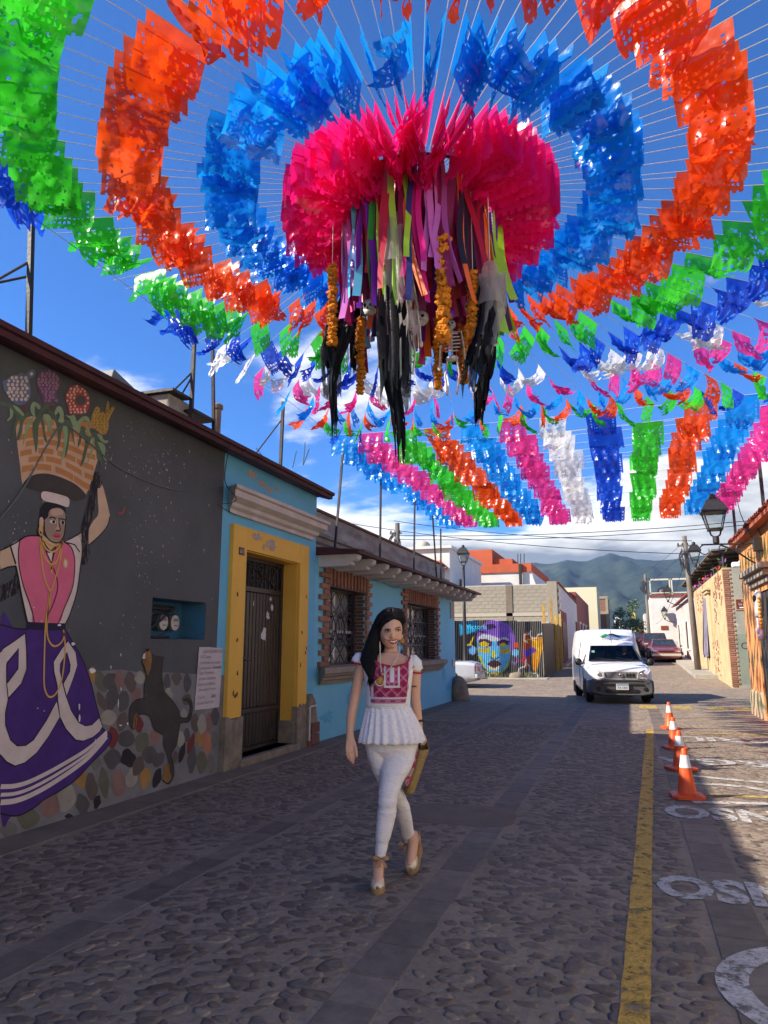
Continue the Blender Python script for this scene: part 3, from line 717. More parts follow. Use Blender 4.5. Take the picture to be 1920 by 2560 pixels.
def window(parent, W, sash_z):
    a, b, c, d = W
    # toothed brick jambs
    n = 18
    for side in (0, 1):
        for k in range(n):
            z = c + k*(d + .3 - c)/n; h = (d + .3 - c)/n - .014
            long_ = .36 if k % 2 == 0 else .19
            long_ += rng.uniform(-.02, .02)
            y0_, y1_ = (a - long_, a - .002) if side == 0 else (b + .002, b + long_*.82)
            q = MB(); q.box(WX - .02, WX + .045 + rng.uniform(-.008, .012), y0_, y1_, z, z + h); q.build('brick', M_brick, parent, bevel=.006)
    # soldier course over the opening
    m_ = int((b - a)/.082)
    for k in range(m_):
        y = a + (b - a)*k/m_; odd = .26 if k % 2 == 0 else .17
        q = MB(); q.box(WX - .02, WX + (.05 if k % 2 == 0 else .015), y + .004, y + (b-a)/m_ - .004, d + .004, d + .004 + .30 - (.0 if k % 2 == 0 else .03)); q.build('brick', M_brick, parent, bevel=.005)
    # bricked reveal on both sides
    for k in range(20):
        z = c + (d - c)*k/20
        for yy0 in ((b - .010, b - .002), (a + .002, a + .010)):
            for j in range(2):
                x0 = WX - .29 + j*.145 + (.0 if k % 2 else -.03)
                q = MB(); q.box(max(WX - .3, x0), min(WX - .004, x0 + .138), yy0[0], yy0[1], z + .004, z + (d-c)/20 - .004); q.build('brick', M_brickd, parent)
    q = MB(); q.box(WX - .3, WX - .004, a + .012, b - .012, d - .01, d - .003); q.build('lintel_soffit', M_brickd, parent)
    # sill moulding
    sy0, sy1 = a - .52, b + .42
    sec = [(0, .90), (.05, .90), (.07, .95), (.11, .965), (.12, 1.01), (.16, 1.03), (.17, 1.06), (.20, 1.075), (.20, 1.17), (0, 1.175)]
    q = MB(); q.loft([[(WX + dx, sy0 + .2 - dx, z) for dx, z in sec], [(WX + dx, sy1 - .2 + dx, z) for dx, z in sec]]); si = q.build('sill', M_sill, parent)
    q = MB(); q.box(WX - .3, WX - .002, a + .012, b - .012, 1.13, 1.184); q.build('sill_slab', M_sill, si)
    # iron grille, sash and curtain behind glass
    X = WX - .24
    g = MB()
    for ya, yb, za, zb in ((a + .012, a + .05, c, d - .01), (b - .05, b - .012, c, d - .01), (a + .05, b - .05, d - .045, d - .01), (a + .05, b - .05, c + .01, c + .045)): g.box(X, X + .03, ya, yb, za, zb)
    z1, z2 = c + (d-c)*.27, c + (d-c)*.70
    for z in (z1, z2): g.box(X, X + .022, a + .05, b - .05, z - .014, z + .014)
    nb = max(4, round((b-a)/.46)); st = (b - a - .1)/nb
    for k in range(nb):
        y = a + .05 + k*st
        for (za, zb) in ((c + .03, z1), (z2, d - .03)):
            g.tube([(X + .012, y, za), (X + .012, y + st, zb)], .009, 5); g.tube([(X + .012, y + st, za), (X + .012, y, zb)], .009, 5)
            g.tube([(X + .012, y + st/2, za), (X + .012, y + st/2, zb)], .007, 5)
        for s in (-1, 1):
            pts_ = [(X + .014, y + st/2 + s*(st*.47)*math.sin(pi*t)*(1 if t < .5 else 1), z1 + (z2-z1)*t) for t in [i/12 for i in range(13)]]
            g.tube(pts_, .011, 5)
            pts_ = [(X + .014, y + (0 if s < 0 else st) + s*(-1)*(st*.40)*math.sin(pi*t), z1 + (z2-z1)*t) for t in [i/12 for i in range(13)]]
            g.tube(pts_, .009, 5)
        for z in (z1 + .10, z2 - .10): g.ball((X + .016, y + st/2, z), .03, 8, 5)
    g.build('grille', M_iron, parent)
    q = MB(); q.quad((X - .05, a, c), (X - .05, b, c), (X - .05, b, d), (X - .05, a, d)); q.build('pane', M_pane, parent)
    q = MB(); nn = 60
    cur = [[(X - .12 + .02*math.sin(k*1.9) + .008*math.sin(k*.7), a + (b-a)*k/nn, z) for k in range(nn+1)] for z in (c, d)]
    q.loft(cur, caps=False, close=False); q.build('curtain', mat('lace_curtain', (.80, .72, .67), (.66, .59, .55), 5, .9), parent, smooth=True)
    q = MB(); ym = (a + b)/2; q.box(X - .06, X - .02, ym - .04, ym + .04, c, d); q.box(X - .06, X - .02, a, b, c + .42*(d-c), c + .42*(d-c) + .05); q.build('sash', M_white, parent)
w1o = thing('barred_window', 'brick framed barred window nearest the yellow door', 'window', (WX, 12.1, .9), 'barred windows in the low blue house'); window(w1o, W1, 0)
w2o = thing('barred_window', 'brick framed barred window nearest the street corner', 'window', (WX, 17.0, .9), 'barred windows in the low blue house'); window(w2o, W2, 0)
q = MB(); q.box(WX, WX + .02, 20.05, 20.5, 2.3, 2.75); pl = tag(q.build('street_sign', mat('sign_back', (.4, .33, .28), (.3, .25, .22), 8, .7), bevel=.004), 'small faded sign plate high on the corner of the low blue house', 'sign')
q = MB(); q.box(WX, WX + .02, 20.2, 20.5, .95, 1.15); tag(q.build('wall_plate', M_trim, bevel=.004), 'small pale plate low on the blue corner by the silver car', 'plate')
# corner guard stone
gs = catmull([(-.30, 0), (-.31, .3), (-.27, .55), (-.12, .68), (.06, .66), (.2, .5), (.27, .2), (.3, 0)], 4, False)
q = MB(); rings = []
for k in range(7):
    t = k/6; s_ = math.sin(pi*(.18 + .64*t)); rings.append([(-4.62 + x_*s_*.9, 20.35 + (t - .5)*.55, z_*s_**.5) for x_, z_ in gs])
q.loft(rings); tag(q.build('guard_stone', M_stone, smooth=True), 'rounded worn stone block guarding the corner of the low blue house', 'stone')
# old parapet of the house behind
q = MB(); wall_x(q, -5.3, 10.66, 21.5, 2.9, 3.95, (), .2, .4)
oh = thing('parapet_house', 'old whitish parapet wall rising behind the low blue house', 'wall', (-5.3, 15, 2.9))
q.build('parapet', mat('stained_limewash', (.42, .38, .33), (.22, .19, .165), 2.2, .9, .35, 14, stretch=(1, .6, 2)), oh)
sec = [(0, 3.25), (.06, 3.25), (.06, 3.32), (.12, 3.36), (.12, 3.44), (.17, 3.46), (.17, 3.52), (0, 3.55)]
q = MB(); q.loft([[(-5.3 + dx, 10.67, z) for dx, z in sec], [(-5.3 + dx, 21.5, z) for dx, z in sec]]); q.build('moulding', mat('stained_limewash', (1, 1, 1)), oh)
q = MB(); q.box(-5.75, -5.26, 10.67, 21.5, 3.952, 4.0); q.build('coping', M_brickd, oh)
# stub of wall and meter boxes seen on its roof
q = MB(); q.box(-5.15, -4.9, 13.2, 13.75, 3.05, 3.42); tag(q.build('roof_box', mat('roof_box_grey', (.13, .12, .12), None, 5, .7), bevel=.01), 'dark grey junction box on the roof edge of the low blue house', 'box')

# --- poles that hold the bunting, standing on the left roofs
def pole(px_top, py_top, px_bot, py_bot, label, X=-4.85, r=.021, stays=()):
    a = ax(px_top, py_top, X); b = ax(px_bot, py_bot, X)
    if b.z < 3.28: b = a.lerp(b, (a.z - 3.28)/(a.z - b.z))     # stands on the tiles
    o = thing('steel_pole', label, 'pole', (b.x, b.y, b.z - .1), 'poles on the left roofs')
    q = MB(); 
    d = (a - b); s_ = r
    q.loft([[b + Vector((sx*s_, sy*s_, -.15)) for sx, sy in ((-1,-1),(1,-1),(1,1),(-1,1))], [a + Vector((sx*s_, sy*s_, 0)) for sx, sy in ((-1,-1),(1,-1),(1,1),(-1,1))]])
    q.build('post', M_steel, o)
    for (p_, e_) in stays:
        q = MB(); q.tube([a.lerp(b, p_), Vector(e_)], .012, 6); q.build('stay', M_steel, o)
    return o
KS = 1.15732
pole(68*KS, 488*KS, 65*KS, 705*KS, 'thick steel pole with stays above the painted flowers', r=.021, stays=((.35, (-5.6, 3.9, 4.0)), (.5, (-6.6, 3.6, 4.1))))
pole(420*KS, 728*KS, 413*KS, 895*KS, 'steel pole with slanting stays by the roof chimney', stays=((.45, (-5.3, 6.6, 4.0)), (.5, (-5.6, 7.3, 4.0))))
pole(458*KS, 655*KS, 463*KS, 920*KS, 'tall thin pole beside the stubby roof vent pipe', r=.018)
pole(612*KS, 868*KS, 606*KS, 990*KS, 'steel pole above the blue door house', stays=((.3, (-5.4, 9.1, 4.0)),))
pole(743*KS, 950*KS, 722*KS, 1185*KS, 'leaning pole standing at the near end of the low blue roof', X=-4.7, r=.018)
pole(823*KS, 1025*KS, 820*KS, 1255*KS, 'straight pole next to the dark roof box', X=-4.7, r=.018)
pole(896*KS, 1072*KS, 893*KS, 1300*KS, 'straight pole above the middle rafter ends', X=-4.7, r=.018)
pole(934*KS, 1105*KS, 948*KS, 1310*KS, 'pole leaning left above the far rafter ends', X=-4.7, r=.018)
pole(952*KS, 1142*KS, 953*KS, 1315*KS, 'thin white pole above the far rafter ends', X=-4.7, r=.018)
q = MB(); b = ax(468*KS, 930*KS, -4.9); q.lathe([(.05, -.1), (.05, .28), (.07, .29), (.07, .34), (.03, .37)], b, 10); tag(q.build('vent_pipe', mat('vent_rust', (.3, .2, .14), (.2, .14, .1), 8, .8), smooth=True, auto=40), 'short rusty vent pipe on the grey house roof', 'pipe')
# rods and loose cable over the blue door house
q = MB()
for (p_, q_) in (((632, 1010), (640, 975)), ((655, 1005), (659, 955)), ((655, 1005), (668, 970))): q.tube([ax(p_[0]*KS, p_[1]*KS, -4.9), ax(q_[0]*KS, q_[1]*KS, -4.9)], .008, 5)
tag(q.build('rebar_stub', M_iron), 'thin bent bars sticking up from the blue door house roof', 'rods')
def cable(name, label, pts, r=.006, m_=None, X=WX + .012):
    q = MB(); q.tube(catmull([tuple(ax(p[0], p[1], X)) for p in pts], 8, False), r, 5); return tag(q.build(name, m_ or M_iron), label, 'cable')
cable('wall_cable', 'grey cable sagging from the painted basket to the cornice', [(0, 1298), (58, 1222), (125, 1102), (160, 1063), (215, 1100), (300, 1170), (400, 1215), (480, 1228), (560, 1212)], .007, mat('grey_cable', (.14, .15, .15), None, 3, .5))
cable('wall_cable', 'thin black cable looping at the left end of the cornice', [(575, 1110), (562, 1200), (590, 1245), (575, 1258), (545, 1262), (590, 1288)], .006, X=WX + .27)
cable('wall_cable', 'thin black cable from the eave to the rafters of the low blue house', [(640, 1120), (700, 1190), (735, 1205), (740, 1180)], .005, X=-4.45)
cable('wall_cable', 'thin wire above the far barred window', [(925, 1448), (960, 1458), (985, 1468), (1010, 1466)], .006)
# ---------------------------------------------------------------- the mural painted on the grey wall
c4, c5, c6, cdg = crop(0, 1120, 5.028), crop(0, 880, 5.184), crop(0, 1500, 3.6875), crop(0, 1500, 2.765)
LAY = [0]
def wpt(p, cv, lift): q = cv(p); v = ax(q[0], q[1], WX); return (WX + lift, v.y, v.z)
def paint(name, pts, m_, cv, layer, sm=5, closed=True, raw=False):
    LAY[0] += 1; lift = .0015 + .0011*layer + .00011*(LAY[0] % 9)
    p2 = pts if raw else (catmull(pts, sm) if sm > 1 else pts)
    q = MB(); P_ = [wpt(p, cv, lift) for p in p2]; q.add(P_, [list(range(len(P_)))]); o = q.build(name, m_, house_a); return o
def stroke(name, lines, w, m_, cv, layer, sm=5, closed=False):
    LAY[0] += 1; lift = .0015 + .0011*layer + .00011*(LAY[0] % 9); q = MB()
    for pts in lines:
        P_ = [wpt(p, cv, lift) for p in (catmull(pts, sm, closed) if sm > 1 else pts)]
        if closed: P_.append(P_[0])
        ribbon(q, P_, w, (1, 0, 0))
    return q.build(name, m_, house_a)
def pm(name, c, d=.75):
    c = tuple(min(.85, v*k_) for v, k_ in zip(c, (1.2, 1.16, 1.1)))
    return mat('mural_' + name, c, tuple(v*d for v in c), 5, .7, .12, 16)
p_blk = pm('black', (.014, .011, .016)); p_pink = pm('pink', (.62, .125, .21), .88); p_cream = pm('cream', (.62, .51, .46), .85)
p_purp = pm('purple', (.065, .022, .17), .75); p_band = pm('band', (.022, .013, .045)); p_skin = pm('skin', (.56, .38, .25), .8)
p_face = pm('face', (.31, .215, .165), .85); p_lite = pm('facelight', (.46, .31, .22), .9); p_red = pm('red', (.60, .08, .09)); p_gold = pm('gold', (.60, .34, .08), .85)
p_org = pm('basket_orange', (.43, .19, .06), .85); p_tan = pm('basket_tan', (.52, .33, .22), .85); p_brn = pm('basket_floor', (.052, .042, .036)); p_gr1 = pm('leaf_dark', (.085, .125, .075)); p_gr2 = pm('leaf_light', (.23, .33, .17))
p_shawl = mat('mural_shawl', (.012, .01, .012), (.25, .21, .2), 14, .7, .1, 16, stretch=(1, 3, .6), lo=.52, hi=.72)
p_bluef = pm('flower_blue', (.12, .155, .24)); p_purf = pm('flower_purple', (.15, .07, .15)); p_redf = pm('flower_red', (.42, .06, .045)); p_yelf = pm('flower_ochre', (.43, .27, .06))
p_dot = pm('dots', (.58, .46, .38)); p_wht = pm('white', (.7, .66, .62)); p_ton = pm('chip_white', (.75, .7, .66))

# basket
bk = [(205, 1000), (215, 870), (330, 820), (640, 880), (930, 930), (1180, 1060), (1295, 1230), (1240, 1480), (1110, 1850), (1000, 1730), (830, 1640), (640, 1580), (480, 1580), (350, 1640), (290, 1715), (255, 1450), (225, 1220)]
paint('painted_basket', bk, p_tan, c5, 0, 3)
bb = []
for row, (y0, y1) in enumerate(((860, 940), (970, 1050), (1080, 1150), (1180, 1250), (1290, 1360), (1390, 1460), (1490, 1570))):
    t = (y0 - 860)/650
    for k in range(4):
        u0 = k*.26 + (.13 if row % 2 else 0) - .02 + rng.uniform(-.02, .02); u1 = min(1.0, u0 + .2 + rng.uniform(0, .05)); u0 = max(0.02, u0)
        if u1 - u0 < .05: continue
        L0 = 205 + t*55; R0 = 1275 - t*85
        def bp(u, dy, y=y0): return (L0 + (R0 - L0)*u, y + dy + (-70*math.sin(pi*min(1, u*1.15)) if t > .3 else 0) + (u**2)*(60 + 190*t))
        poly = [bp(u0 + (u1-u0)*i/5, 0) for i in range(6)] + [bp(u1 - (u1-u0)*i/5, y1 - y0) for i in range(6)]
        paint('painted_weave', poly, p_org, c5, 1, 1)
paint('painted_basket_base', [(290, 1720), (360, 1635), (480, 1580), (640, 1585), (830, 1645), (1000, 1735), (1110, 1850), (1085, 1905), (980, 1930), (880, 1890), (700, 1830), (520, 1815), (360, 1770)], p_brn, c5, 2, 4)
# leaves
for i, (pts, m_) in enumerate(((
    [(0, 645), (120, 665), (230, 740), (300, 790), (370, 780), (400, 830), (330, 860), (290, 940), (280, 1040), (230, 1150), (215, 1100), (250, 960), (240, 880), (200, 990), (180, 1110), (110, 1150), (150, 1090), (165, 950), (200, 850), (150, 760), (60, 700), (0, 690)], p_gr1),
    ([(160, 690), (230, 720), (300, 800), (290, 830), (240, 790), (190, 740)], p_gr2), ([(120, 730), (165, 770), (150, 850), (90, 900), (85, 880), (120, 830)], p_gr2),
    ([(390, 700), (430, 645), (500, 680), (520, 720), (490, 745), (450, 700), (440, 760), (450, 840), (420, 830), (390, 770)], p_gr2),
    ([(440, 830), (400, 900), (350, 1030), (300, 1190), (290, 1180), (320, 1040), (340, 930), (400, 860)], p_gr2),
    ([(480, 800), (540, 710), (620, 670), (690, 665), (700, 690), (640, 710), (560, 770), (540, 850), (570, 920), (580, 1050), (610, 1170), (570, 1140), (545, 1010), (520, 900), (490, 1000), (485, 1180), (462, 1310), (440, 1190), (415, 1040), (420, 930), (460, 850)], p_gr1),
    ([(560, 810), (620, 810), (660, 860), (655, 950), (680, 1040), (740, 1085), (680, 1080), (620, 1000), (600, 920), (550, 850)], p_gr2),
    ([(600, 760), (660, 740), (720, 820), (740, 890), (800, 920), (850, 880), (920, 900), (940, 1010), (965, 1220), (940, 1140), (905, 1040), (880, 1230), (840, 1370), (845, 1200), (850, 1000), (800, 1000), (770, 1190), (720, 1285), (745, 1160), (735, 1000), (700, 880), (640, 800)], p_gr1),
    ([(700, 780), (740, 705), (790, 720), (820, 800), (810, 910), (745, 900), (770, 830), (750, 780), (715, 820)], p_gr2),
    ([(810, 960), (860, 970), (870, 1100), (840, 1290), (800, 1395), (785, 1390), (815, 1250), (820, 1100)], p_gr2),
    ([(840, 820), (900, 830), (960, 820), (990, 900), (1060, 840), (1130, 840), (1165, 910), (1160, 1000), (1140, 920), (1090, 890), (1040, 930), (1030, 1040), (970, 1000), (930, 940), (900, 870)], p_gr2),
    ([(1030, 980), (1090, 970), (1110, 1080), (1180, 1100), (1130, 1250), (1090, 1400), (1035, 1490), (1070, 1330), (1100, 1180), (1060, 1090), (1040, 1170), (1000, 1240), (1020, 1120)], p_gr1),
    ([(1100, 980), (1150, 990), (1165, 1080), (1140, 1095), (1120, 1030)], p_gr2),
    ([(1180, 1060), (1240, 1040), (1280, 1180), (1300, 1280), (1320, 1580), (1290, 1430), (1250, 1380), (1240, 1250), (1200, 1140)], p_gr1),
    ([(1200, 1110), (1220, 1130), (1200, 1270), (1150, 1400), (1115, 1470), (1150, 1350), (1180, 1230)], p_gr2),
    ([(1250, 1060), (1310, 1080), (1340, 1140), (1400, 1150), (1370, 1185), (1310, 1160), (1270, 1110)], p_gr2),
    ([(1260, 1170), (1320, 1180), (1360, 1240), (1350, 1350), (1385, 1415), (1340, 1390), (1310, 1290), (1280, 1220)], p_gr2))):
    paint('painted_leaf', pts, m_, c5, 3 + (1 if m_ is p_gr2 else 0), 3)
# stems and flowers with dots
for pts in ([(250, 700), (320, 690), (335, 780), (290, 790)], [(630, 690), (675, 690), (680, 760), (640, 760)]): paint('painted_stem', pts, pm('stem', (.13, .06, .045)), c5, 3, 1)
fl = [([(25, 380), (80, 355), (160, 300), (220, 295), (270, 268), (320, 290), (360, 250), (420, 225), (450, 270), (420, 330), (370, 360), (390, 470), (380, 590), (320, 670), (260, 690), (180, 665), (110, 590), (45, 490)], p_bluef),
      ([(475, 400), (490, 290), (560, 235), (640, 230), (720, 265), (770, 360), (765, 450), (720, 520), (740, 600), (745, 665), (690, 640), (640, 660), (560, 670), (535, 590), (490, 500)], p_purf),
      ([(845, 590), (870, 500), (930, 445), (990, 430), (1080, 470), (1140, 560), (1155, 650), (1130, 760), (1070, 800), (900, 800), (870, 710)], p_redf),
      ([(1170, 880), (1200, 780), (1240, 710), (1285, 730), (1290, 790), (1320, 770), (1350, 790), (1375, 680), (1390, 630), (1410, 690), (1405, 750), (1460, 700), (1478, 730), (1430, 820), (1400, 900), (1395, 1000), (1340, 1075), (1260, 1030), (1200, 960)], p_yelf)]
def inside(p, poly):
    c = False; n = len(poly)
    for i in range(n):
        a, b = poly[i], poly[(i+1) % n]
        if (a[1] > p[1]) != (b[1] > p[1]) and p[0] < (b[0]-a[0])*(p[1]-a[1])/(b[1]-a[1]) + a[0]: c = not c
    return c
for fi, (pts, m_) in enumerate(fl):
    paint('painted_flower', pts, m_, c5, 4, 4)
    q = MB(); poly = catmull(pts, 3); xs_ = [p[0] for p in poly]; ys_ = [p[1] for p in poly]; step = (58, 48, 46, 46)[fi]; r0 = (21, 15, 15, 13)[fi]
    q.cur = 0; y = min(ys_) + 12; rw = 0
    while y < max(ys_):
        x = min(xs_) + (step/2 if rw % 2 else 10)
        while x < max(xs_):
            p = (x + rng.uniform(-6, 6), y + rng.uniform(-6, 6))
            if all(inside((p[0] + dx*.8, p[1] + dy*.8), poly) for dx, dy in ((r0, 0), (-r0, 0), (0, r0), (0, -r0))) and not (fi == 2 and (p[0]-1035)**2 + (p[1]-630)**2 < 88**2):
                k = 9; rr = r0*rng.uniform(.75, 1.1)
                ring = [wpt((p[0] + rr*math.cos(2*pi*j/k), p[1] + rr*1.15*math.sin(2*pi*j/k)), c5, .0015 + .0011*5 + .0002) for j in range(k)]
                if fi in (1, 3):
                    rin = [wpt((p[0] + rr*.5*math.cos(2*pi*j/k), p[1] + rr*.58*math.sin(2*pi*j/k)), c5, .0015 + .0011*5 + .0002) for j in range(k)]
                    q.add(ring + rin, [(j, (j+1) % k, k + (j+1) % k, k + j) for j in range(k)])
                else: q.add(ring, [list(range(k))])
            x += step
        y += step*.82; rw += 1
    q.build('painted_dots', p_dot if fi in (0, 2) else (pm('dot_lilac', (.42, .26, .30)) if fi == 1 else pm('dot_brown', (.16, .09, .03))), house_a)['kind'] = 'stuff'
paint('painted_flower_hole', [(1035 + 70*math.cos(t), 630 + 68*math.sin(t)) for t in [i*2*pi/12 for i in range(12)]], M_grey, c5, 6, 3)
# raised arm, shawl, pad
paint('painted_arm', [(1225, 500), (1275, 460), (1320, 600), (1365, 790), (1375, 870), (1340, 980), (1230, 1110), (1110, 1215), (1090, 1150), (1105, 1040), (1160, 930), (1230, 830), (1225, 650)], p_skin, c4, 3)
stroke('painted_outline', [[(1375, 860), (1340, 985), (1230, 1115), (1110, 1220)]], .012, p_blk, c4, 4)
paint('painted_sleeve', [(800, 1175), (900, 1130), (970, 1105), (1010, 1160), (1020, 1300), (1005, 1450), (960, 1800), (870, 2080), (820, 2200), (700, 2200), (800, 2000), (900, 1700), (930, 1450), (880, 1260)], p_cream, c4, 3, 4)
paint('painted_arm', [(970, 1100), (1015, 1065), (1020, 1160)], p_skin, c4, 4, 1)
paint('painted_shawl', [(1165, 380), (1180, 320), (1220, 295), (1265, 350), (1275, 430), (1250, 500), (1215, 520), (1195, 700), (1150, 880), (1110, 1010), (1105, 1200), (1120, 1330), (1085, 1440), (1040, 1470), (1010, 1440), (1025, 1270), (1015, 1050), (1030, 930), (1080, 780), (1120, 600), (1140, 480)], p_shawl, c4, 6, 4)
stroke('painted_outline', [[(800, 1175), (900, 1130), (1010, 1065)], [(805, 1185), (925, 1215), (960, 1260), (998, 1308)], [(1010, 1440), (960, 1800), (870, 2090), (815, 2205)]], .011, p_blk, c4, 5)
# left arm and its shawl
paint('painted_arm', [(0, 1285), (60, 1260), (120, 1235), (180, 1440), (185, 1490), (100, 1495), (0, 1530)], p_skin, c4, 3, 3)
stroke('painted_outline', [[(0, 1285), (110, 1235), (240, 1160), (310, 1115), (400, 1100), (490, 1105)], [(0, 1535), (90, 1500), (190, 1485)]], .013, p_blk, c4, 5)
paint('painted_shawl', [(0, 1740), (120, 1680), (200, 1575), (210, 1640), (235, 1750), (215, 1830), (100, 1880), (0, 1930)], p_shawl, c4, 3, 3)
paint('painted_shirt', [(125, 1235), (240, 1160), (222, 1300), (232, 1480), (290, 1750), (370, 1980), (420, 2200), (340, 2200), (260, 1850), (205, 1530), (180, 1440)], p_cream, c4, 4, 3)
stroke('painted_outline', [[(125, 1240), (190, 1460)], [(190, 1480), (225, 1640), (262, 1850), (340, 2205)]], .016, p_blk, c4, 5)
# head
paint('painted_neck', [(520, 1090), (590, 1140), (680, 1185), (760, 1160), (740, 1200), (690, 1250), (635, 1290), (560, 1200)], p_skin, c4, 5, 3)
paint('painted_hair', [(460, 1100), (475, 960), (490, 850), (510, 750), (560, 690), (650, 685), (740, 710), (800, 735), (820, 830), (800, 830), (760, 760), (690, 750), (620, 780), (590, 860), (550, 900), (540, 1000), (500, 1100)], p_blk, c4, 6, 4)
paint('painted_face', [(545, 920), (590, 870), (610, 790), (660, 760), (730, 755), (790, 790), (815, 860), (805, 1000), (790, 1090), (740, 1180), (680, 1190), (600, 1150), (550, 1050)], p_face, c4, 7, 4)
paint('painted_face_light', [(625, 785), (690, 760), (760, 772), (780, 830), (700, 850), (640, 850)], p_lite, c4, 8, 4)
stroke('painted_outline', [[(545, 920), (550, 1050), (600, 1150), (680, 1192), (745, 1178), (790, 1100), (808, 980), (818, 850)]], .010, p_blk, c4, 9)
paint('painted_ear', [(485, 890), (515, 870), (535, 910), (530, 1000), (510, 1060), (485, 1010)], p_skin, c4, 8, 4)
for pts in ([(612, 925), (645, 905), (685, 918), (690, 945), (650, 955)], [(745, 935), (775, 918), (800, 935), (795, 958), (760, 960)]): paint('painted_eye', pts, p_wht, c4, 9, 4)
for x_, y_ in ((660, 930), (775, 940)): paint('painted_pupil', [(x_ + 19*math.cos(t), y_ + 22*math.sin(t)) for t in [i*2*pi/10 for i in range(10)]], p_blk, c4, 10, 2)
stroke('painted_brow', [[(605, 880), (650, 870), (692, 892)], [(735, 890), (775, 893), (808, 908)], [(725, 880), (730, 960), (745, 1020), (730, 1042), (690, 1038)]], .011, p_blk, c4, 9)
paint('painted_nose', [(700, 890), (725, 900), (725, 970), (742, 1025), (715, 1040), (680, 1030), (705, 980)], p_lite, c4, 8, 4)
paint('painted_lips', [(660, 1080), (700, 1075), (745, 1085), (745, 1120), (720, 1142), (680, 1130), (658, 1105)], p_red, c4, 9, 4)
stroke('painted_outline', [[(662, 1105), (700, 1112), (745, 1105)]], .005, p_blk, c4, 10)
paint('painted_pad', [(505, 600), (520, 555), (570, 547), (700, 575), (830, 615), (862, 660), (855, 725), (825, 742), (700, 700), (560, 670), (520, 640)], p_cream, c4, 7, 4)
# vest
paint('painted_vest', [(485, 1105), (380, 1110), (300, 1125), (240, 1170), (222, 1290), (228, 1480), (280, 1720), (350, 1920), (400, 2080), (420, 2200), (725, 2205), (800, 2010), (900, 1740), (932, 1450), (905, 1290), (850, 1210), (800, 1185), (770, 1180), (700, 1260), (640, 1440), (560, 1290)], p_pink, c4, 5, 4)
paint('painted_collar', [(560, 1290), (590, 1320), (660, 1310), (640, 1440)], p_cream, c4, 6, 1)
stroke('painted_outline', [[(240, 1165), (222, 1290), (228, 1480), (280, 1720), (350, 1920), (400, 2080), (420, 2200)], [(800, 1185), (860, 1220), (905, 1290), (932, 1450), (905, 1740), (800, 2010), (722, 2205)],
    [(565, 1290), (600, 1370), (640, 1460), (680, 1560), (712, 1680), (712, 1780), (670, 1930), (605, 2080)], [(660, 1310), (645, 1400), (640, 1450)], [(535, 1200), (610, 1290)], [(690, 1240), (630, 1290)]], .010, p_blk, c4, 7)
stroke('painted_chain', [[(490, 1130), (500, 1300), (530, 1560), (560, 1680), (620, 1790), (680, 1640), (740, 1420), (775, 1170)], [(500, 1180), (530, 1330), (590, 1430), (640, 1460), (700, 1420), (745, 1290), (770, 1190)], [(515, 1140), (590, 1200), (660, 1230), (740, 1200), (775, 1170)], [(520, 1180), (570, 1270), (640, 1305), (700, 1280), (760, 1180)], [(612, 1800), (605, 1950), (575, 2200)], [(605, 1810), (590, 2000), (590, 2200)]], .016, p_gold, c4, 9)
stroke('painted_cross', [[(635, 1470), (628, 1580)], [(608, 1505), (655, 1512)]], .02, p_gold, c4, 10, 1)
paint('painted_brooch', [(810 + 32*math.cos(t), 1450 + 65*math.sin(t)) for t in [i*2*pi/12 for i in range(12)]], p_gold, c4, 8, 2)
paint('painted_brooch', [(810 + 17*math.cos(t), 1450 + 45*math.sin(t)) for t in [i*2*pi/12 for i in range(12)]], p_cream, c4, 9, 2)
stroke('painted_earring', [[(500 + 22*math.cos(t), 1035 + 58*math.sin(t)) for t in [i*2*pi/12 for i in range(12)]]], .012, p_gold, c4, 10, 3, True)
# skirt
sk = [(0, 225), (120, 260), (245, 270), (400, 275), (590, 270), (660, 380), (760, 560), (830, 750), (880, 950), (920, 1100), (945, 1185), (1015, 1240), (1015, 1300), (960, 1380), (840, 1500), (700, 1650), (560, 1750), (400, 1840), (330, 1900), (200, 1975), (100, 1990), (0, 1965)]
paint('painted_skirt', sk, p_purp, c6, 3, 4)
stroke('painted_outline', [[(0, 225), (120, 260), (245, 270)], [(590, 270), (660, 380), (760, 560), (830, 750), (880, 950), (920, 1100), (945, 1185), (1015, 1240), (1015, 1300), (960, 1380), (840, 1500), (700, 1650), (560, 1750), (400, 1840), (330, 1900), (200, 1975), (100, 1990), (0, 1965)]], .012, p_blk, c6, 4)
paint('painted_waistband', [(245, 200), (420, 212), (600, 215), (595, 278), (400, 280), (235, 270)], p_band, c6, 6, 1)
bands = [[(225, 305), (120, 380), (20, 450), (-10, 500), (-10, 900), (60, 920), (40, 1080), (70, 1250), (150, 1340), (260, 1330), (380, 1180), (515, 930), (545, 1080), (450, 1250), (320, 1420), (200, 1510), (120, 1530), (40, 1490), (-10, 1420), (-10, 700), (50, 720), (50, 575), (165, 445), (155, 640), (60, 760), (70, 900), (180, 770), (240, 640), (235, 480)]]
paint('painted_ribbon', [(225, 305), (130, 375), (20, 448), (-20, 520), (-20, 640), (50, 620), (55, 575), (165, 445), (158, 635), (60, 765), (70, 900), (190, 770), (240, 635), (236, 450)], p_cream, c6, 4, 1)
paint('painted_ribbon', [(-20, 600), (50, 600), (52, 760), (68, 915), (42, 1040), (42, 1150), (90, 1290), (150, 1345), (230, 1340), (300, 1290), (420, 1110), (515, 930), (545, 1080), (440, 1260), (330, 1410), (220, 1500), (130, 1530), (50, 1490), (-20, 1400)], p_cream, c6, 5, 1)
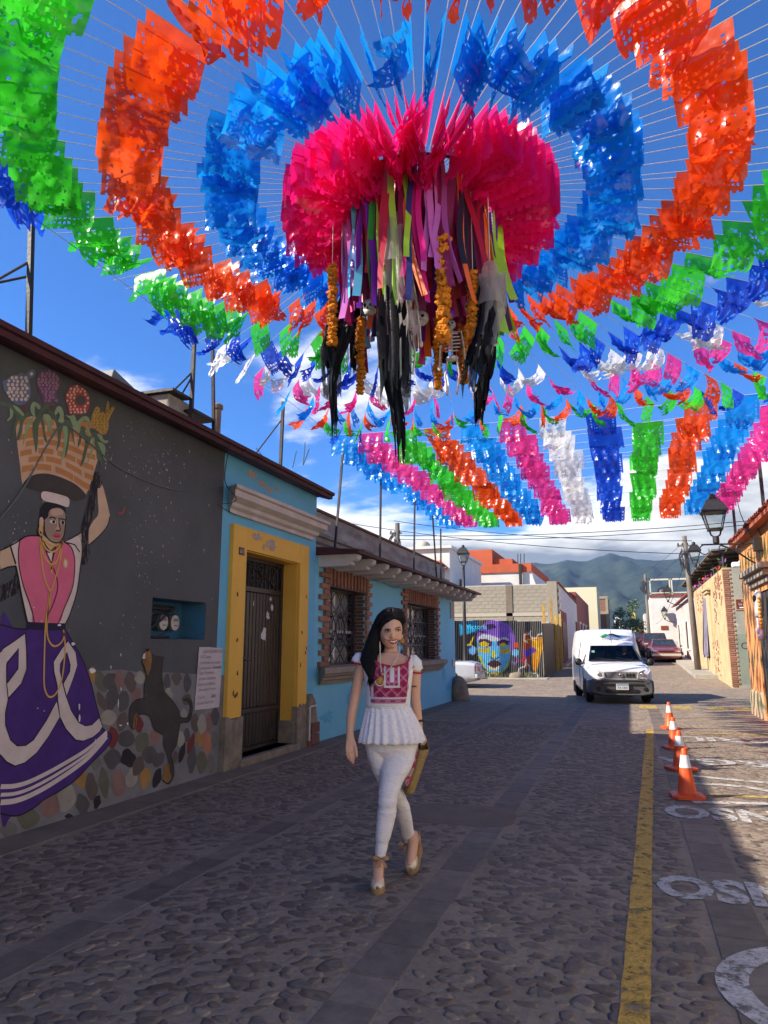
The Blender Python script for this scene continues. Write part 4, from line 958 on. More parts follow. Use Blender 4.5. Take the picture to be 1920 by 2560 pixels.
paint('painted_ribbon', [(620, 375), (560, 450), (485, 570), (490, 660), (520, 790), (525, 930), (545, 1080), (600, 1190), (690, 1290), (760, 1300), (850, 1265), (910, 1215), (938, 1165), (908, 1085), (840, 1150), (780, 1160), (720, 1130), (650, 1020), (600, 880), (570, 770), (545, 650), (548, 590), (610, 480), (640, 600), (635, 660), (575, 775), (608, 885), (670, 720), (708, 600), (690, 480)], p_cream, c6, 6, 1)
stroke('painted_outline', [[(225, 305), (130, 375), (20, 448), (0, 480)], [(225, 305), (236, 450), (240, 635), (190, 770), (70, 905)], [(52, 600), (165, 445), (158, 635), (60, 765)], [(52, 600), (52, 760), (68, 915), (42, 1040), (42, 1150), (90, 1290), (150, 1345), (230, 1340), (300, 1290), (420, 1110), (515, 930)], [(0, 1430), (50, 1490), (130, 1530), (220, 1500), (330, 1410), (440, 1260), (545, 1080)],
    [(620, 375), (560, 450), (485, 570), (490, 660), (520, 790), (525, 930), (545, 1080), (600, 1190), (690, 1290), (760, 1300), (850, 1265), (910, 1215), (938, 1165), (908, 1085), (840, 1150), (780, 1160), (720, 1130), (650, 1020), (600, 880), (570, 770), (545, 650), (548, 590), (610, 480), (640, 600), (635, 660), (575, 775), (608, 885), (670, 720), (708, 600), (690, 480), (620, 375)]], .0085, p_blk, c6, 7, 1)
hem = lambda d: [(0, 1720 + d), (120, 1715 + d*.95), (250, 1680 + d*.9), (420, 1600 + d*.85), (600, 1500 + d*.75), (780, 1390 + d*.6), (900, 1290 + d*.45), (980, 1215 + d*.3)]
for d, w in ((0, .036), (75, .028), (145, .042)): stroke('painted_hem_line', [hem(d)], w, p_cream, c6, 5)
stroke('painted_chain', [[(440, 0), (410, 250), (398, 600), (400, 800), (440, 890), (500, 870), (550, 770), (580, 600), (590, 400), (575, 275)], [(450, 0), (425, 200), (430, 340), (470, 415), (520, 420), (570, 370), (585, 290)]], .016, p_gold, c6, 9)
# chips and drips of pale paint
q = MB()
for (x_, y_, a_, b_) in ((665, 405, 22, 18), (840, 655, 32, 28), (720, 985, 9, 38), (722, 1090, 10, 42), (535, 232, 18, 14), (335, 997, 8, 5), (395, 1022, 9, 5), (1012, 620, 6, 20), (1103, 505, 5, 18), (1105, 820, 6, 18), (1080, 950, 5, 50), (1100, 1155, 16, 8), (1165, 1140, 8, 14), (868, 1300, 4, 22), (300, 70, 7, 8), (372, 195, 12, 6)):
    k = 9; q.add([wpt((x_ + a_*rng.uniform(.6, 1.1)*math.cos(2*pi*j/k), y_ + b_*rng.uniform(.6, 1.1)*math.sin(2*pi*j/k)), c6, .0145) for j in range(k)], [list(range(k))])
q.build('paint_chips', p_ton, house_a)['kind'] = 'stuff'
# splatters of pale paint and dirt on the dark wall
q = MB(); r3 = random.Random(5)
for cx_, cy_, sx_, sy_, n_ in ((330, 1140, 9, 130, 70), (375, 1120, 12, 170, 90), (415, 1170, 16, 130, 80), (350, 1370, 12, 130, 60), (45, 1310, 25, 60, 25), (275, 1145, 10, 30, 30), (20, 1110, 20, 30, 16), (430, 1330, 25, 140, 40), (500, 1250, 25, 200, 25), (215, 1030, 60, 50, 22), (320, 1560, 60, 40, 25)):
    for _ in range(n_):
        px_, py_ = cx_ + r3.gauss(0, sx_), cy_ + r3.gauss(0, sy_*.5)
        if px_ < 3 or px_ > 552: continue
        s_ = r3.choice((.5, .6, .8, 1.1, 1.9)); k = 6; el = r3.uniform(.8, 2.2)
        v = ax(px_, py_, WX)
        if v.z > 3.85 or v.z < 1.25 or (NI[0] - .05 < v.y < NI[1] + .05 and NI[2] - .05 < v.z < NI[3] + .05): continue
        s_ *= .0042*(v.y/6)
        q.add([(WX + .0016, v.y + s_*r3.uniform(.7, 1.2)*math.cos(2*pi*j/k), v.z + s_*el*r3.uniform(.7, 1.2)*math.sin(2*pi*j/k)) for j in range(k)], [list(range(k))])
q.build('paint_splatter', mat('splatter', (.42, .37, .3), None, 3, .8), house_a)['kind'] = 'stuff'
stroke('scratch_mark', [[(290, 590), (320, 600), (345, 580), (358, 545), (362, 520)]], .02, pm('scratch_red', (.35, .05, .05)), crop(238, 1164, 5.0), 2)
stroke('scratch_mark', [[(390, 505), (385, 545), (393, 552), (396, 580)]], .012, pm('scratch_tan', (.3, .22, .14)), crop(0, 780, .99), 2) if False else None
# painted plinth of rubble stones
p_ground = mat('mural_plinth', (.235, .22, .215), (.165, .155, .152), 3, .8, .2, 14)
top = [(-80, 480), (100, 500), (350, 480), (610, 485), (700, 490), (830, 480), (1000, 505), (1150, 500), (1330, 510), (1500, 520), (1560, 520)]
bot = [(1560, 1200), (1300, 1260), (900, 1395), (500, 1520), (200, 1610), (-80, 1690)]
paint('painted_plinth', top + bot, p_ground, cdg, 0, 1)
stc = {'t': (.225, .13, .11), 'g': (.15, .14, .125), 'd': (.085, .075, .075), 'b': (.115, .085, .075), 'y': (.34, .19, .055), 'r': (.165, .03, .028), 'k': (.022, .018, .022), 'c': (.30, .275, .225), 'o': (.38, .16, .09), 'm': (.12, .115, .08)}
stones = [(630, 520, 30, 60, 10, 'y'), (698, 565, 42, 80, -20, 'm'), (760, 560, 45, 60, 25, 'd'), (825, 555, 38, 70, -5, 't'), (900, 565, 40, 70, 0, 'b'), (965, 540, 35, 45, 0, 'c'), (705, 705, 28, 75, -25, 'b'), (775, 670, 40, 85, 12, 'd'), (848, 705, 42, 70, 8, 'd'), (935, 645, 40, 45, 0, 't'),
    (745, 815, 60, 52, 0, 'c'), (842, 840, 40, 66, 10, 'b'), (775, 950, 40, 72, 0, 'r'), (870, 960, 55, 60, 0, 'd'), (955, 860, 32, 62, -5, 'r'), (980, 985, 50, 66, 15, 'm'), (1070, 940, 36, 60, 0, 't'), (775, 1098, 55, 72, 10, 'd'), (888, 1098, 55, 66, -20, 'k'), (955, 1145, 38, 70, 18, 'b'), (1030, 1070, 52, 56, 0, 'd'), (1095, 1105, 35, 60, 25, 'd'),
    (560, 1235, 45, 72, -10, 'y'), (630, 1292, 42, 88, -4, 'b'), (718, 1265, 36, 105, -3, 'm'), (812, 1268, 54, 88, 0, 't'), (905, 1235, 40, 66, 10, 'c'), (1003, 1232, 38, 76, 8, 'y'), (1083, 1232, 28, 68, 15, 'k'), (565, 1415, 45, 75, -8, 'd'), (668, 1395, 26, 46, 12, 'k'), (475, 1495, 28, 18, 0, 'k'), (345, 1430, 62, 86, 15, 't'), (455, 1370, 60, 98, 12, 'c'), (190, 1500, 75, 80, 0, 'm'),
    (1155, 575, 24, 66, 0, 'd'), (1218, 540, 36, 44, 0, 'b'), (1292, 570, 26, 66, 0, 'd'), (1290, 690, 32, 40, 20, 'b'), (1160, 655, 30, 45, 0, 'c'), (1345, 850, 28, 64, 0, 'b'), (1395, 860, 30, 68, 0, 'c'), (1445, 845, 28, 64, 0, 't'), (1318, 990, 22, 72, 18, 'r'), (1380, 960, 26, 60, 0, 'y'), (1430, 985, 32, 76, 0, 'o'), (1255, 1055, 20, 66, 14, 'k'), (1325, 1108, 32, 95, 3, 'd'), (1392, 1120, 36, 80, 0, 'm'), (1290, 930, 22, 50, 0, 'd'), (1245, 960, 26, 55, 0, 'c'), (1210, 1085, 22, 45, 0, 'b'),
    (1485, 800, 30, 60, 0, 'd'), (60, 1590, 60, 60, 0, 'g'), (660, 1130, 35, 50, 5, 'g'), (1090, 850, 30, 50, 0, 'g'), (1270, 790, 22, 40, 0, 'c'), (1455, 1130, 26, 70, 0, 'g'), (1480, 960, 25, 60, 0, 'g')]
for (x_, y_, a_, b_, rot, cc) in stones:
    rr = random.Random(int(x_*7 + y_)); pts = []
    t0 = R(rot)
    for k in range(10):
        t = 2*pi*k/10; e = 1 + rr.uniform(-.12, .12) + .08*math.cos(4*t); u, v = a_*e*math.cos(t), b_*e*math.sin(t)
        pts.append((x_ + u*math.cos(t0) - v*math.sin(t0), y_ + u*math.sin(t0) + v*math.cos(t0)))
    paint('painted_stone', pts, pm('stone_' + cc, stc[cc]), cdg, 2, 3)
# the dog
p_dog = mat('mural_dog', (.042, .034, .028), (.06, .05, .04), 4, .7, .1, 16); p_dogt = pm('dog_tan', (.26, .13, .035), .6)
paint('painted_dog', [(1000, 345), (1030, 340), (1060, 380), (1100, 385), (1125, 395), (1115, 470), (1118, 560), (1135, 640), (1190, 700), (1230, 760), (1245, 810), (1290, 810), (1310, 750), (1295, 700), (1262, 690), (1290, 672), (1322, 700), (1325, 770), (1300, 840), (1245, 850), (1230, 920), (1215, 1000), (1180, 1070), (1195, 1140), (1195, 1220), (1160, 1270), (1120, 1245), (1130, 1200), (1165, 1180), (1150, 1080), (1125, 1010), (1120, 930), (1060, 890), (1025, 800), (950, 790), (935, 830), (925, 885), (905, 880), (895, 860), (888, 800), (900, 730), (940, 690), (995, 680), (990, 600), (1005, 520), (995, 460), (975, 420), (1000, 405), (985, 390)], p_dog, cdg, 5, 4)
paint('painted_dog_muzzle', [(1000, 352), (1030, 345), (1045, 400), (1035, 480), (1015, 520), (998, 460), (978, 422), (1003, 408)], p_dogt, cdg, 6, 3)
for pts in ([(1125, 1210), (1165, 1185), (1180, 1230), (1150, 1265), (1120, 1240)], [(925, 800), (945, 790), (935, 880), (915, 885)], [(1130, 1150), (1160, 1130), (1165, 1190), (1130, 1200)]): paint('painted_dog_paw', pts, p_dogt, cdg, 6, 3)
paint('painted_dog_nose', [(1003, 340), (1025, 335), (1022, 355), (1008, 357)], p_blk, cdg, 7, 3)
paint('painted_dog_fang', [(985, 375), (1000, 365), (998, 408), (978, 404)], p_wht, cdg, 7, 1)
stroke('painted_outline', [[(1135, 640), (1190, 700), (1235, 770), (1245, 810), (1290, 810), (1310, 750), (1295, 700), (1262, 690)], [(1322, 700), (1325, 770), (1300, 840), (1245, 850), (1230, 920), (1215, 1000), (1180, 1070), (1195, 1140), (1195, 1220), (1160, 1270), (1120, 1245)], [(995, 680), (940, 690), (900, 730), (888, 800), (895, 870), (925, 890), (940, 800), (1025, 800), (1060, 890), (1120, 930)], [(1125, 395), (1115, 470), (1118, 560), (1135, 640)], [(990, 690), (992, 600), (1005, 520), (975, 420)]], .010, p_blk, cdg, 7)
ORDN = ['first', 'second', 'third', 'fourth', 'fifth', 'sixth', 'seventh', 'eighth', 'ninth', 'tenth', 'eleventh', 'twelfth', 'thirteenth', 'fourteenth', 'fifteenth', 'sixteenth', 'seventeenth', 'eighteenth', 'nineteenth', 'twentieth', 'twenty-first', 'twenty-second', 'twenty-third', 'twenty-fourth', 'twenty-fifth', 'twenty-sixth', 'twenty-seventh', 'twenty-eighth', 'twenty-ninth', 'thirtieth', 'thirty-first', 'thirty-second', 'thirty-third', 'thirty-fourth', 'thirty-fifth', 'thirty-sixth']
# ---------------------------------------------------------------- the right side of the street
RX = 2.6
M_orange = mat('orange_limewash', (.62, .29, .10), (.52, .235, .085), 2.5, .8, .3, 14, specks=((2.0, .62, .1, (.55, .43, .27), (1, 1, .3)), (6, .70, .05, (.32, .27, .21), (1, 1, .5))))
M_redtile = mat('red_clay_tile', (.36, .10, .055), (.24, .065, .04), 6, .8, .4, 25, rand=.25)
ho = thing('orange_house', 'sunlit orange house at the right edge with a red tiled eave', 'house', (RX, 15, 0))
mb = MB(); RD = (15.2, 17.0, .12, 2.6)
wall_x(mb, RX, 13.2, 18.6, -.3, 3.85, [RD], .2, .5, -1); mb.build('wall', M_orange, ho)
mb = MB(); mb.box(RX + .5, 11, 13.2, 18.58, 3.5, 3.8); mb.box(RX + .5, 11, 18.2, 18.6, -.3, 3.5); mb.build('side_wall', M_orange, ho)
q = MB(); q.prism([(RX - .2, 13.1, 3.80), (RX - .2, 13.1, 3.88), (RX + .4, 13.1, 4.0), (RX + .4, 13.1, 3.80)], (0, 5.4, 0)); q.build('eave_board', M_redtile, ho)
base = MB(); n = 7
sec_ = [(math.sin(pi*k/6 - pi/2)*.08, math.cos(pi*k/6 - pi/2)*.055) for k in range(7)]; sec2_ = [(a*.82, b*.8) for a, b in sec_]
base.loft([[(x, a*f_, b*f_) for a, b in sec_] + [(x, a*f_, b*f_) for a, b in reversed(sec2_)] for x, f_ in ((0, 1), (.5, .86))])
rt = base.mesh('roof_tile', M_redtile); y = 13.2
while y < 18.4:
    o = link('roof_tile', rt, ho); o.matrix_parent_inverse = Matrix.Translation(-ho.location); o.location = (RX - .24 + rng.uniform(-.02, .02), y, 3.895); o.rotation_euler = (0, -R(11), rng.uniform(-.03, .03)); y += .19
q = MB(); q.box(RX - .035, RX + .05, 17.02, 18.66, -.05, .55); q.build('plinth', mat('plinth_sand', (.5, .36, .22), (.4, .3, .2), 4, .9, .5, 14), ho, bevel=.03)
q = MB()
for zz, dx in ((2.72, .06), (2.84, .14), (2.96, .22)): q.box(RX - dx, RX + .02, 15.0 - dx, 17.25 + dx*.6, zz, zz + .11)
q.build('door_cornice', M_sill, ho, bevel=.012)
rd = thing('wooden_gate', 'tall dark wooden double door in the orange house', 'door', (RX + .1, 16.1, .1))
y = 15.22
while y < 16.95:
    q = MB(); q.box(RX + .03, RX + .09, y, y + .165, .12, 2.59); q.build('plank', mat('dark_wood', (.03, .026, .024), (.05, .042, .038), 9, .6, .3, 30, stretch=(1, 1, .15)), rd, bevel=.012); y += .178
q = MB(); q.box(RX + .1, RX + .12, 15.2, 17.0, .12, 2.6); q.build('backing', M_dark, rd)
q = MB(); q.ball((RX + .02, 16.0, 1.2), .03); q.build('knob', M_steel, rd)
q = MB(); q.box(RX - .16, RX + .02, 15.45, 15.6, 3.35, 3.62); tag(q.build('junction_box', M_iron, bevel=.006), 'black junction box behind the big lantern bracket', 'box')

# pale house added out of view to bounce sunlight into the shaded street
hn = thing('cream_house', 'unseen pale house added on the right to bounce sunlight', 'house', (RX, 4, 0))
mb = MB(); wall_x(mb, RX + .02, -10, 13.19, -.3, 4.2, [(2.0, 3.1, .12, 2.6), (5.0, 6.4, 1.0, 2.5), (9.0, 10.4, 1.0, 2.5)], .2, .5, -1); mb.box(RX + .53, 11, -10, 13.19, 3.6, 4.0); mb.build('wall', mat('bounce_limewash', (.80, .77, .68), (.74, .71, .62), 2, .85, .15, 12), hn)
for (ya, yb, za, zb) in ((2.0, 3.1, .12, 2.6), (5.0, 6.4, 1.0, 2.5), (9.0, 10.4, 1.0, 2.5)): q = MB(); q.box(RX + .2, RX + .24, ya, yb, za, zb); q.build('shutter', M_door2 if False else M_iron, hn)
# wall lanterns
M_lglass = thin_glass('lantern_glass', (.86, .88, .86))
def lantern(parent, c, s, m_=None):
    """Four-sided street lantern, tapered glass body under a hipped hood."""
    c = Vector(c); m_ = m_ or M_iron
    sq = lambda w, z: [c + Vector((sx*w*s, sy*w*s, z*s)) for sx, sy in ((-1,-1),(1,-1),(1,1),(-1,1))]
    q = MB(); q.loft([sq(.30, .62), sq(.30, .65), sq(.19, .86), sq(.16, .88), sq(.155, .93)]); hd = q.build('hood', m_, parent)
    q = MB(); q.lathe([(.075*s, .93*s), (.09*s, .96*s), (.075*s, 1.06*s), (.03*s, 1.09*s)], c, 10); q.build('finial', M_steel, hd, smooth=True)
    q = MB()
    for sx, sy in ((-1,-1),(1,-1),(1,1),(-1,1)): q.tube([c + Vector((sx*.15*s, sy*.15*s, .2*s)), c + Vector((sx*.255*s, sy*.255*s, .63*s))], .017*s, 5)
    q.loft([sq(.17, .17), sq(.17, .21)]); q.loft([sq(.275, .60), sq(.275, .63)]); q.build('frame', m_, parent)
    q = MB(); q.loft([sq(.145, .21), sq(.245, .60)], caps=False); q.build('pane', M_lglass, parent)
    q = MB(); 
    for sx in (-1, 1): q.tube([c + Vector((0, 0, -.02*s)), c + Vector((sx*.10*s, 0, .06*s)), c + Vector((sx*.13*s, 0, .18*s))], .022*s, 5)
    q.lathe([(.05*s, -.16*s), (.075*s, -.13*s), (.075*s, 0), (.05*s, .03*s)], c, 8); q.build('socket', m_, parent)
def curl(q, c, r, a0, a1, axis, rr=.012, n=12):
    c = Vector(c); ex = Vector(axis)
    q.tube([c + ex*(math.cos(a0 + (a1-a0)*k/n)*r*(1 - .35*k/n)) + Vector((0, 0, math.sin(a0 + (a1-a0)*k/n)*r*(1 - .35*k/n))) for k in range(n+1)], rr, 5)
l1 = thing('wall_lantern', 'big black wall lantern on a scrolled bracket of the orange house', 'street lamp', (1.78, 15.5, 3.6), 'old style street lanterns')
lantern(l1, (1.78, 15.5, 3.66), .82)
q = MB(); q.tube([(1.5, 15.5, 3.52), (1.78, 15.5, 3.52), (2.6, 15.5, 3.50)], .018, 6); q.tube(catmull([(1.85, 15.5, 3.5), (2.1, 15.5, 3.38), (2.35, 15.5, 3.18), (2.6, 15.5, 3.02)], 5, False), .018, 6)
curl(q, (1.56, 15.5, 3.41), .11, pi/2, pi*2.1, (1, 0, 0)); curl(q, (1.9, 15.5, 3.42), .09, pi/2, pi*2.0, (1, 0, 0)); curl(q, (2.2, 15.5, 3.42), .08, 0, pi*1.6, (1, 0, 0)); curl(q, (2.42, 15.5, 3.3), .12, 0, pi*1.8, (1, 0, 0), .008)
q.build('bracket', M_iron, l1)
q = MB(); q.tube(catmull([(1.85, 15.5, 4.45), (2.05, 15.5, 4.62), (2.2, 15.5, 4.55), (2.27, 15.5, 4.1), (2.42, 15.5, 3.65), (2.5, 15.5, 3.5), (2.62, 15.5, 3.55), (2.5, 15.5, 3.85), (2.3, 15.5, 3.7)], 6, False), .009, 5); q.build('cable', M_iron, l1)
# spooky doll hung by the door
gd = thing('hanging_doll', 'white hooded doll hung beside the dark door of the orange house', 'decoration', (RX - .12, 16.6, 1.9))
mw_ = mat('doll_cloth', (.66, .63, .66), (.5, .48, .52), 8, .9, .3, 12)
b0 = ax(1897, 1512, RX - .14)
q = MB()
for dx, dy, dz, ln, w in ((0, 0, .28, .5, .09), (0, -.09, -.22, .38, .055), (0, .09, -.15, .34, .05), (.0, .12, .1, .3, .04)):
    c_ = b0 + Vector((dx, dy, dz)); k = 9
    q.loft([[c_ + Vector((math.cos(2*pi*i/k)*w*r_, math.sin(2*pi*i/k)*w*r_*1.3 + (.03*t), -ln*t)) for i in range(k)] for t, r_ in ((0, .35), (.15, .9), (.4, 1.0), (.75, .85), (1, .95))])
q.build('robe', mw_, gd, smooth=True)
q = MB(); q.ball(b0 + Vector((-.03, 0, .12)), (.075, .09, .1), 10, 7); q.build('hood', M_dark, gd, smooth=True)
q = MB()
for sy, sz in ((-.09, -.62), (.08, -.5)): q.ball(b0 + Vector((-.03, sy, sz)), (.06, .07, .06), 9, 6)
q.build('slipper', mw_, gd, smooth=True)
q = MB()
for k in range(9): q.ball(b0 + Vector((-.02, -.14 + rng.uniform(-.02, .02), .12 - k*.07)), (.035, .035, .035), 7, 5)
q.build('marigold_trim', mat('marigold_small', (.75, .35, .03), (.55, .2, .02), 20, .8), gd)

# old brick corner house
BX, BY = 3.42, 28.6
M_oldpl = mat('old_ochre_plaster', (.56, .42, .23), (.46, .31, .16), 2.0, .9, .5, 10, specks=((3.0, .60, .08, (.3, .12, .075), (1, 1, 1)), (2.2, .64, .08, (.6, .5, .33), (1, 1, .6))))
M_gpl = mat('stained_grey_plaster', (.36, .33, .25), (.28, .27, .22), 1.6, .9, .3, 10, specks=((2.5, .62, .1, (.5, .47, .39), (1, 1, 1)),))
hb = thing('old_brick_house', 'crumbling ochre and brick corner house with a roof terrace', 'house', (BX, 34, 0))
WD = (34.6, 36.6, 1.0, 3.7)
mb = MB(); wall_x(mb, BX, BY, 41, -.3, 4.35, [WD], .25, .45, -1); mb.build('wall', M_oldpl, hb)
mb = MB(); wall_y(mb, BY - .004, BX + .22, 12, -.3, 4.35); mb.build('front_wall', M_gpl, hb)
q = MB(); q.quad((BX + .23, BY - .008, .2), (12, BY - .008, .2), (12, BY - .008, 1.95), (BX + .23, BY - .008, 1.95)); q.build('painted_dado', mat('greygreen_paint', (.25, .27, .2), (.2, .22, .17), 2, .85, .2, 10, specks=((1.5, .66, .05, (.15, .33, .36), (1, 1, 1)),)), hb)
k = 0; z = .1
while z < 4.3:
    q = MB(); w = .26 if k % 2 else .17
    q.box(BX - .02, BX + w, BY - .022, BY + .10, z, z + .062); q.build('brick', M_brick, hb, bevel=.006); z += .078; k += 1
for i, (yy_, zz_, a_, b_) in enumerate(((29.6, 3.6, .7, .5), (30.6, 3.9, .8, .35), (32.2, .9, .5, .8), (31.5, 3.0, .5, .7), (33.6, .5, .6, .4), (38, 3.6, 1.2, .5))):
    r_ = random.Random(i); 
    for _ in range(26):
        yb, zb = yy_ + r_.uniform(-a_, a_), zz_ + r_.uniform(-b_, b_); zb = round(zb/.085)*.085; yb = round(yb/.24)*.24 + (.12 if int(round(zb/.085)) % 2 else 0)
        q = MB(); q.box(BX - .012 - r_.uniform(0, .01), BX + .02, yb, yb + .225, zb, zb + .07); q.build('brick', M_brick, hb)
sec = [(0, 2.0), (0, 3.9)]
q = MB(); q.box(BX - .09, BX + .05, 33.4, 34.5, .16, 3.75); q.box(BX - .16, BX + .05, 33.2, 34.8, 3.75, 3.87); q.box(BX - .22, BX + .05, 33.1, 34.9, 3.875, 4.0); q.build('pilaster', mat('cream_stone', (.55, .43, .25), (.46, .35, .2), 3, .9, .3, 12), hb, bevel=.02)
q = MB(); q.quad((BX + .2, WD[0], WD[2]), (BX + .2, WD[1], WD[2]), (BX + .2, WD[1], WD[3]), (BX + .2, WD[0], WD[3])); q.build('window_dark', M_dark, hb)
dr = MB(); nn = 24
dr.loft([[(BX - .03 - .05*math.sin(k_*1.7)*t - .1*t, 34.7 + 1.75*k_/nn + (.5*t if k_ > 12 else .2*t), 3.68 - 2.6*t + .08*math.sin(k_*.9)*t) for k_ in range(nn+1)] for t in (0, .3, .6, 1)], caps=False, close=False)
tag(dr.build('hung_cloth', mat('violet_grey_cloth', (.24, .2, .27), (.13, .11, .15), 2, .8, .2, 6), smooth=True), 'long grey violet cloth hanging in the window of the ochre house', 'cloth')
q = MB(); q.prism([(BX - .3, 28.9, 5.02), (8, 28.9, 5.5), (8, 28.9, 5.56), (BX - .3, 28.9, 5.08)], (0, 17, 0)); rf = q.build('terrace_roof', mat('roof_sheet', (.17, .15, .13), (.11, .1, .09), 4, .7, .2, 12), hb)
for k in range(11):
    q = MB(); yk = 29.1 + k*1.6; q.prism([(BX - .28, yk, 4.92), (8, yk, 5.40), (8, yk, 5.5), (BX - .28, yk, 5.015)], (0, .12, 0)); q.build('roof_beam', mat('beam_brown', (.09, .07, .055), None, 3, .8), rf)
    if k % 2 == 0: q = MB(); q.tube([(BX + .1, yk, 4.3), (BX + .1, yk, 5.0)], .05, 6); q.build('terrace_post', M_steel, rf)
r_ = random.Random(3); M_bl = [mat('bloom_' + n_, c_, None, 3, .8) for n_, c_ in (('violet', (.25, .05, .3)), ('pink', (.5, .05, .18)), ('red', (.45, .06, .03)), ('leaf', (.05, .1, .03)), ('purple', (.15, .04, .22)))]
for k in range(16):
    q = MB(); c_ = Vector((BX + .12, 29.2 + k*.72, 4.42))
    q.cur = 3; q.box(c_.x - .07, c_.x + .07, c_.y - .26, c_.y + .26, c_.z - .06, c_.z + .02)
    for _ in range(14):
        q.cur = r_.randrange(5); p_ = c_ + Vector((r_.gauss(0, .08), r_.gauss(0, .22), abs(r_.gauss(0, .16)))); s_ = r_.uniform(.05, .1)
        a = Vector((r_.uniform(-1, 1), r_.uniform(-1, 1), r_.uniform(-1, 1))).normalized(); b = a.orthogonal().normalized(); q.add([p_ + a*s_, p_ + b*s_, p_ - a*s_, p_ - b*s_], [(0, 1, 2, 3)]); q.cur = 3; q.add([p_ + Vector((0, 0, -.1)), p_ + b*s_*1.2, p_ - a*s_], [(0, 1, 2)])
    tag(q.build('potted_flowers', M_bl, kind='stuff' if False else None), 'flowering plant on the ochre terrace wall, %s from the street corner' % ORDN[k], 'plant', 'plants along the terrace wall')
q = MB(); q.box(4.0, 4.6, BY - .03, BY + .3, 4.36, 4.62); q.box(3.75, 4.1, BY - .02, BY + .3, 4.36, 4.55); tag(q.build('roof_tank', M_white, bevel=.04), 'white plastic container on the terrace wall of the ochre house', 'container')
# street name sign and scrawl
sg = thing('street_sign', 'brown street name plate with a white arrow on the grey corner wall', 'sign', (4.06, BY, 2.85))
q = MB(); q.box(3.72, 4.42, BY - .034, BY - .012, 2.80, 3.22); q.build('frame', mat('sign_tan', (.5, .33, .18), None, 4, .7), sg)
q = MB(); q.box(3.755, 4.385, BY - .04, BY - .033, 2.835, 3.185); q.build('plate', mat('sign_brown', (.14, .035, .025), None, 4, .5), sg)
M_sw = mat('sign_white', (.72, .7, .66), None, 3, .6)
text_mesh('lettering', 'Calle de', .085, M_sw, sg, (4.07, BY - .044, 3.10), (1, 0, 0), (0, 0, 1), align='CENTER')
text_mesh('lettering', 'La Alianza', .115, M_sw, sg, (4.07, BY - .044, 2.98), (1, 0, 0), (0, 0, 1), align='CENTER')
q = MB(); q.box(3.85, 4.25, BY - .045, BY - .0415, 2.87, 2.91); q.prism([(4.25, BY - .045, 2.85), (4.25, BY - .045, 2.94), (4.34, BY - .045, 2.895)], (0, .003, 0)); q.build('arrow', M_sw, sg)
scr = text_mesh('scrawl', 'CUTB', .34, mat('scrawl_ink', (.05, .05, .05), None, 3, .8), hb, (3.78, BY - .012, 1.42), (1, 0, 0), (0, 0, 1))

# leaning telephone pole and its neighbours
M_wood = mat('grey_wood_pole', (.21, .175, .14), (.13, .11, .09), 6, .85, .4, 14, stretch=(2, 2, .3))
def tpole(base, top, r, label, arms=True):
    o = thing('utility_pole', label, 'utility pole', base, 'utility poles'); a, b = Vector(base), Vector(top)
    q = MB(); q.tube([a, a.lerp(b, .5), b], [r, r*.85, r*.68], 10); q.build('shaft', M_wood, o, smooth=True)
    if arms:
        q = MB(); q.box(b.x - .35, b.x + .2, b.y - .04, b.y + .04, b.z - .5, b.z - .42); q.build('cross_arm', M_wood, o)
        for k in range(3): q = MB(); q.lathe([(.03, 0), (.045, .04), (.02, .1)], (b.x - .3 + .2*k, b.y, b.z - .42), 8); q.build('insulator', M_steel, o)
        q = MB(); rr = random.Random(int(b.y))
        for k in range(9):
            p0 = Vector((b.x + rr.uniform(-.2, .1), b.y - .1, b.z - rr.uniform(.4, .8))); q.tube(catmull([tuple(p0), tuple(p0 + Vector((rr.uniform(-.3, .1), 0, -.4))), tuple(p0 + Vector((rr.uniform(-.1, .1), 0, -.9)))], 5, False), .022, 5)
        q.build('cable_bundle', M_iron, o)
    return o
tpole((2.97, 36.6, .1), (2.78, 36.0, 6.65), .15, 'leaning grey wooden utility pole before the ochre house')
tpole((1.55, 60.5, .9), (1.55, 60.5, 7.2), .14, 'far wooden utility pole at the left edge of the white house', True)
p_top = ay(858*KS, 1130*KS, 30.0)
tpole((p_top.x, 30, 0), (p_top.x, 30, p_top.z), .16, 'grey concrete utility pole rising behind the low blue house')
l2 = thing('wall_lantern', 'smaller black lantern above the ochre house wall', 'street lamp', (2.9, 33.5, 4.9), 'old style street lanterns'); lp = ay(1738, 1410, 33.5)
lantern(l2, lp, .9); q = MB(); q.tube([lp + Vector((0, 0, -.12)), lp + Vector((.2, 0, -.3)), Vector((BX + .05, 33.5, lp.z - .32))], .018, 6); q.build('bracket', M_iron, l2)
l3 = thing('street_lantern', 'black lantern on a tall post behind the silver car', 'street lamp', (-6.78, 31, 0), 'old style street lanterns')
lantern(l3, (-6.78, 31, 5.05), .86); q = MB(); q.lathe([(.16, .15), (.17, .5), (.1, .65), (.09, 1.4), (.07, 3.0), (.06, 4.95)], (-6.78, 31, 0), 10); q.build('post', M_iron, l3, smooth=True)
for px_, py_, Y_, s_, lb in ((1662, 1545, 57.6, .8, 'dark lantern on the white house wall'), (1670, 1500, 50, .9, 'dark lantern leaning out before the roof railing')):
    p_ = ay(px_, py_, Y_); lo_ = thing('wall_lantern', lb, 'street lamp', p_, 'old style street lanterns'); lantern(lo_, p_, s_)
    q = MB(); q.tube([p_ + Vector((0, 0, -.1)), p_ + Vector((.35, 0, -.3)), p_ + Vector((.9, .1, -.3))], .025, 5); q.build('bracket', M_iron, lo_)

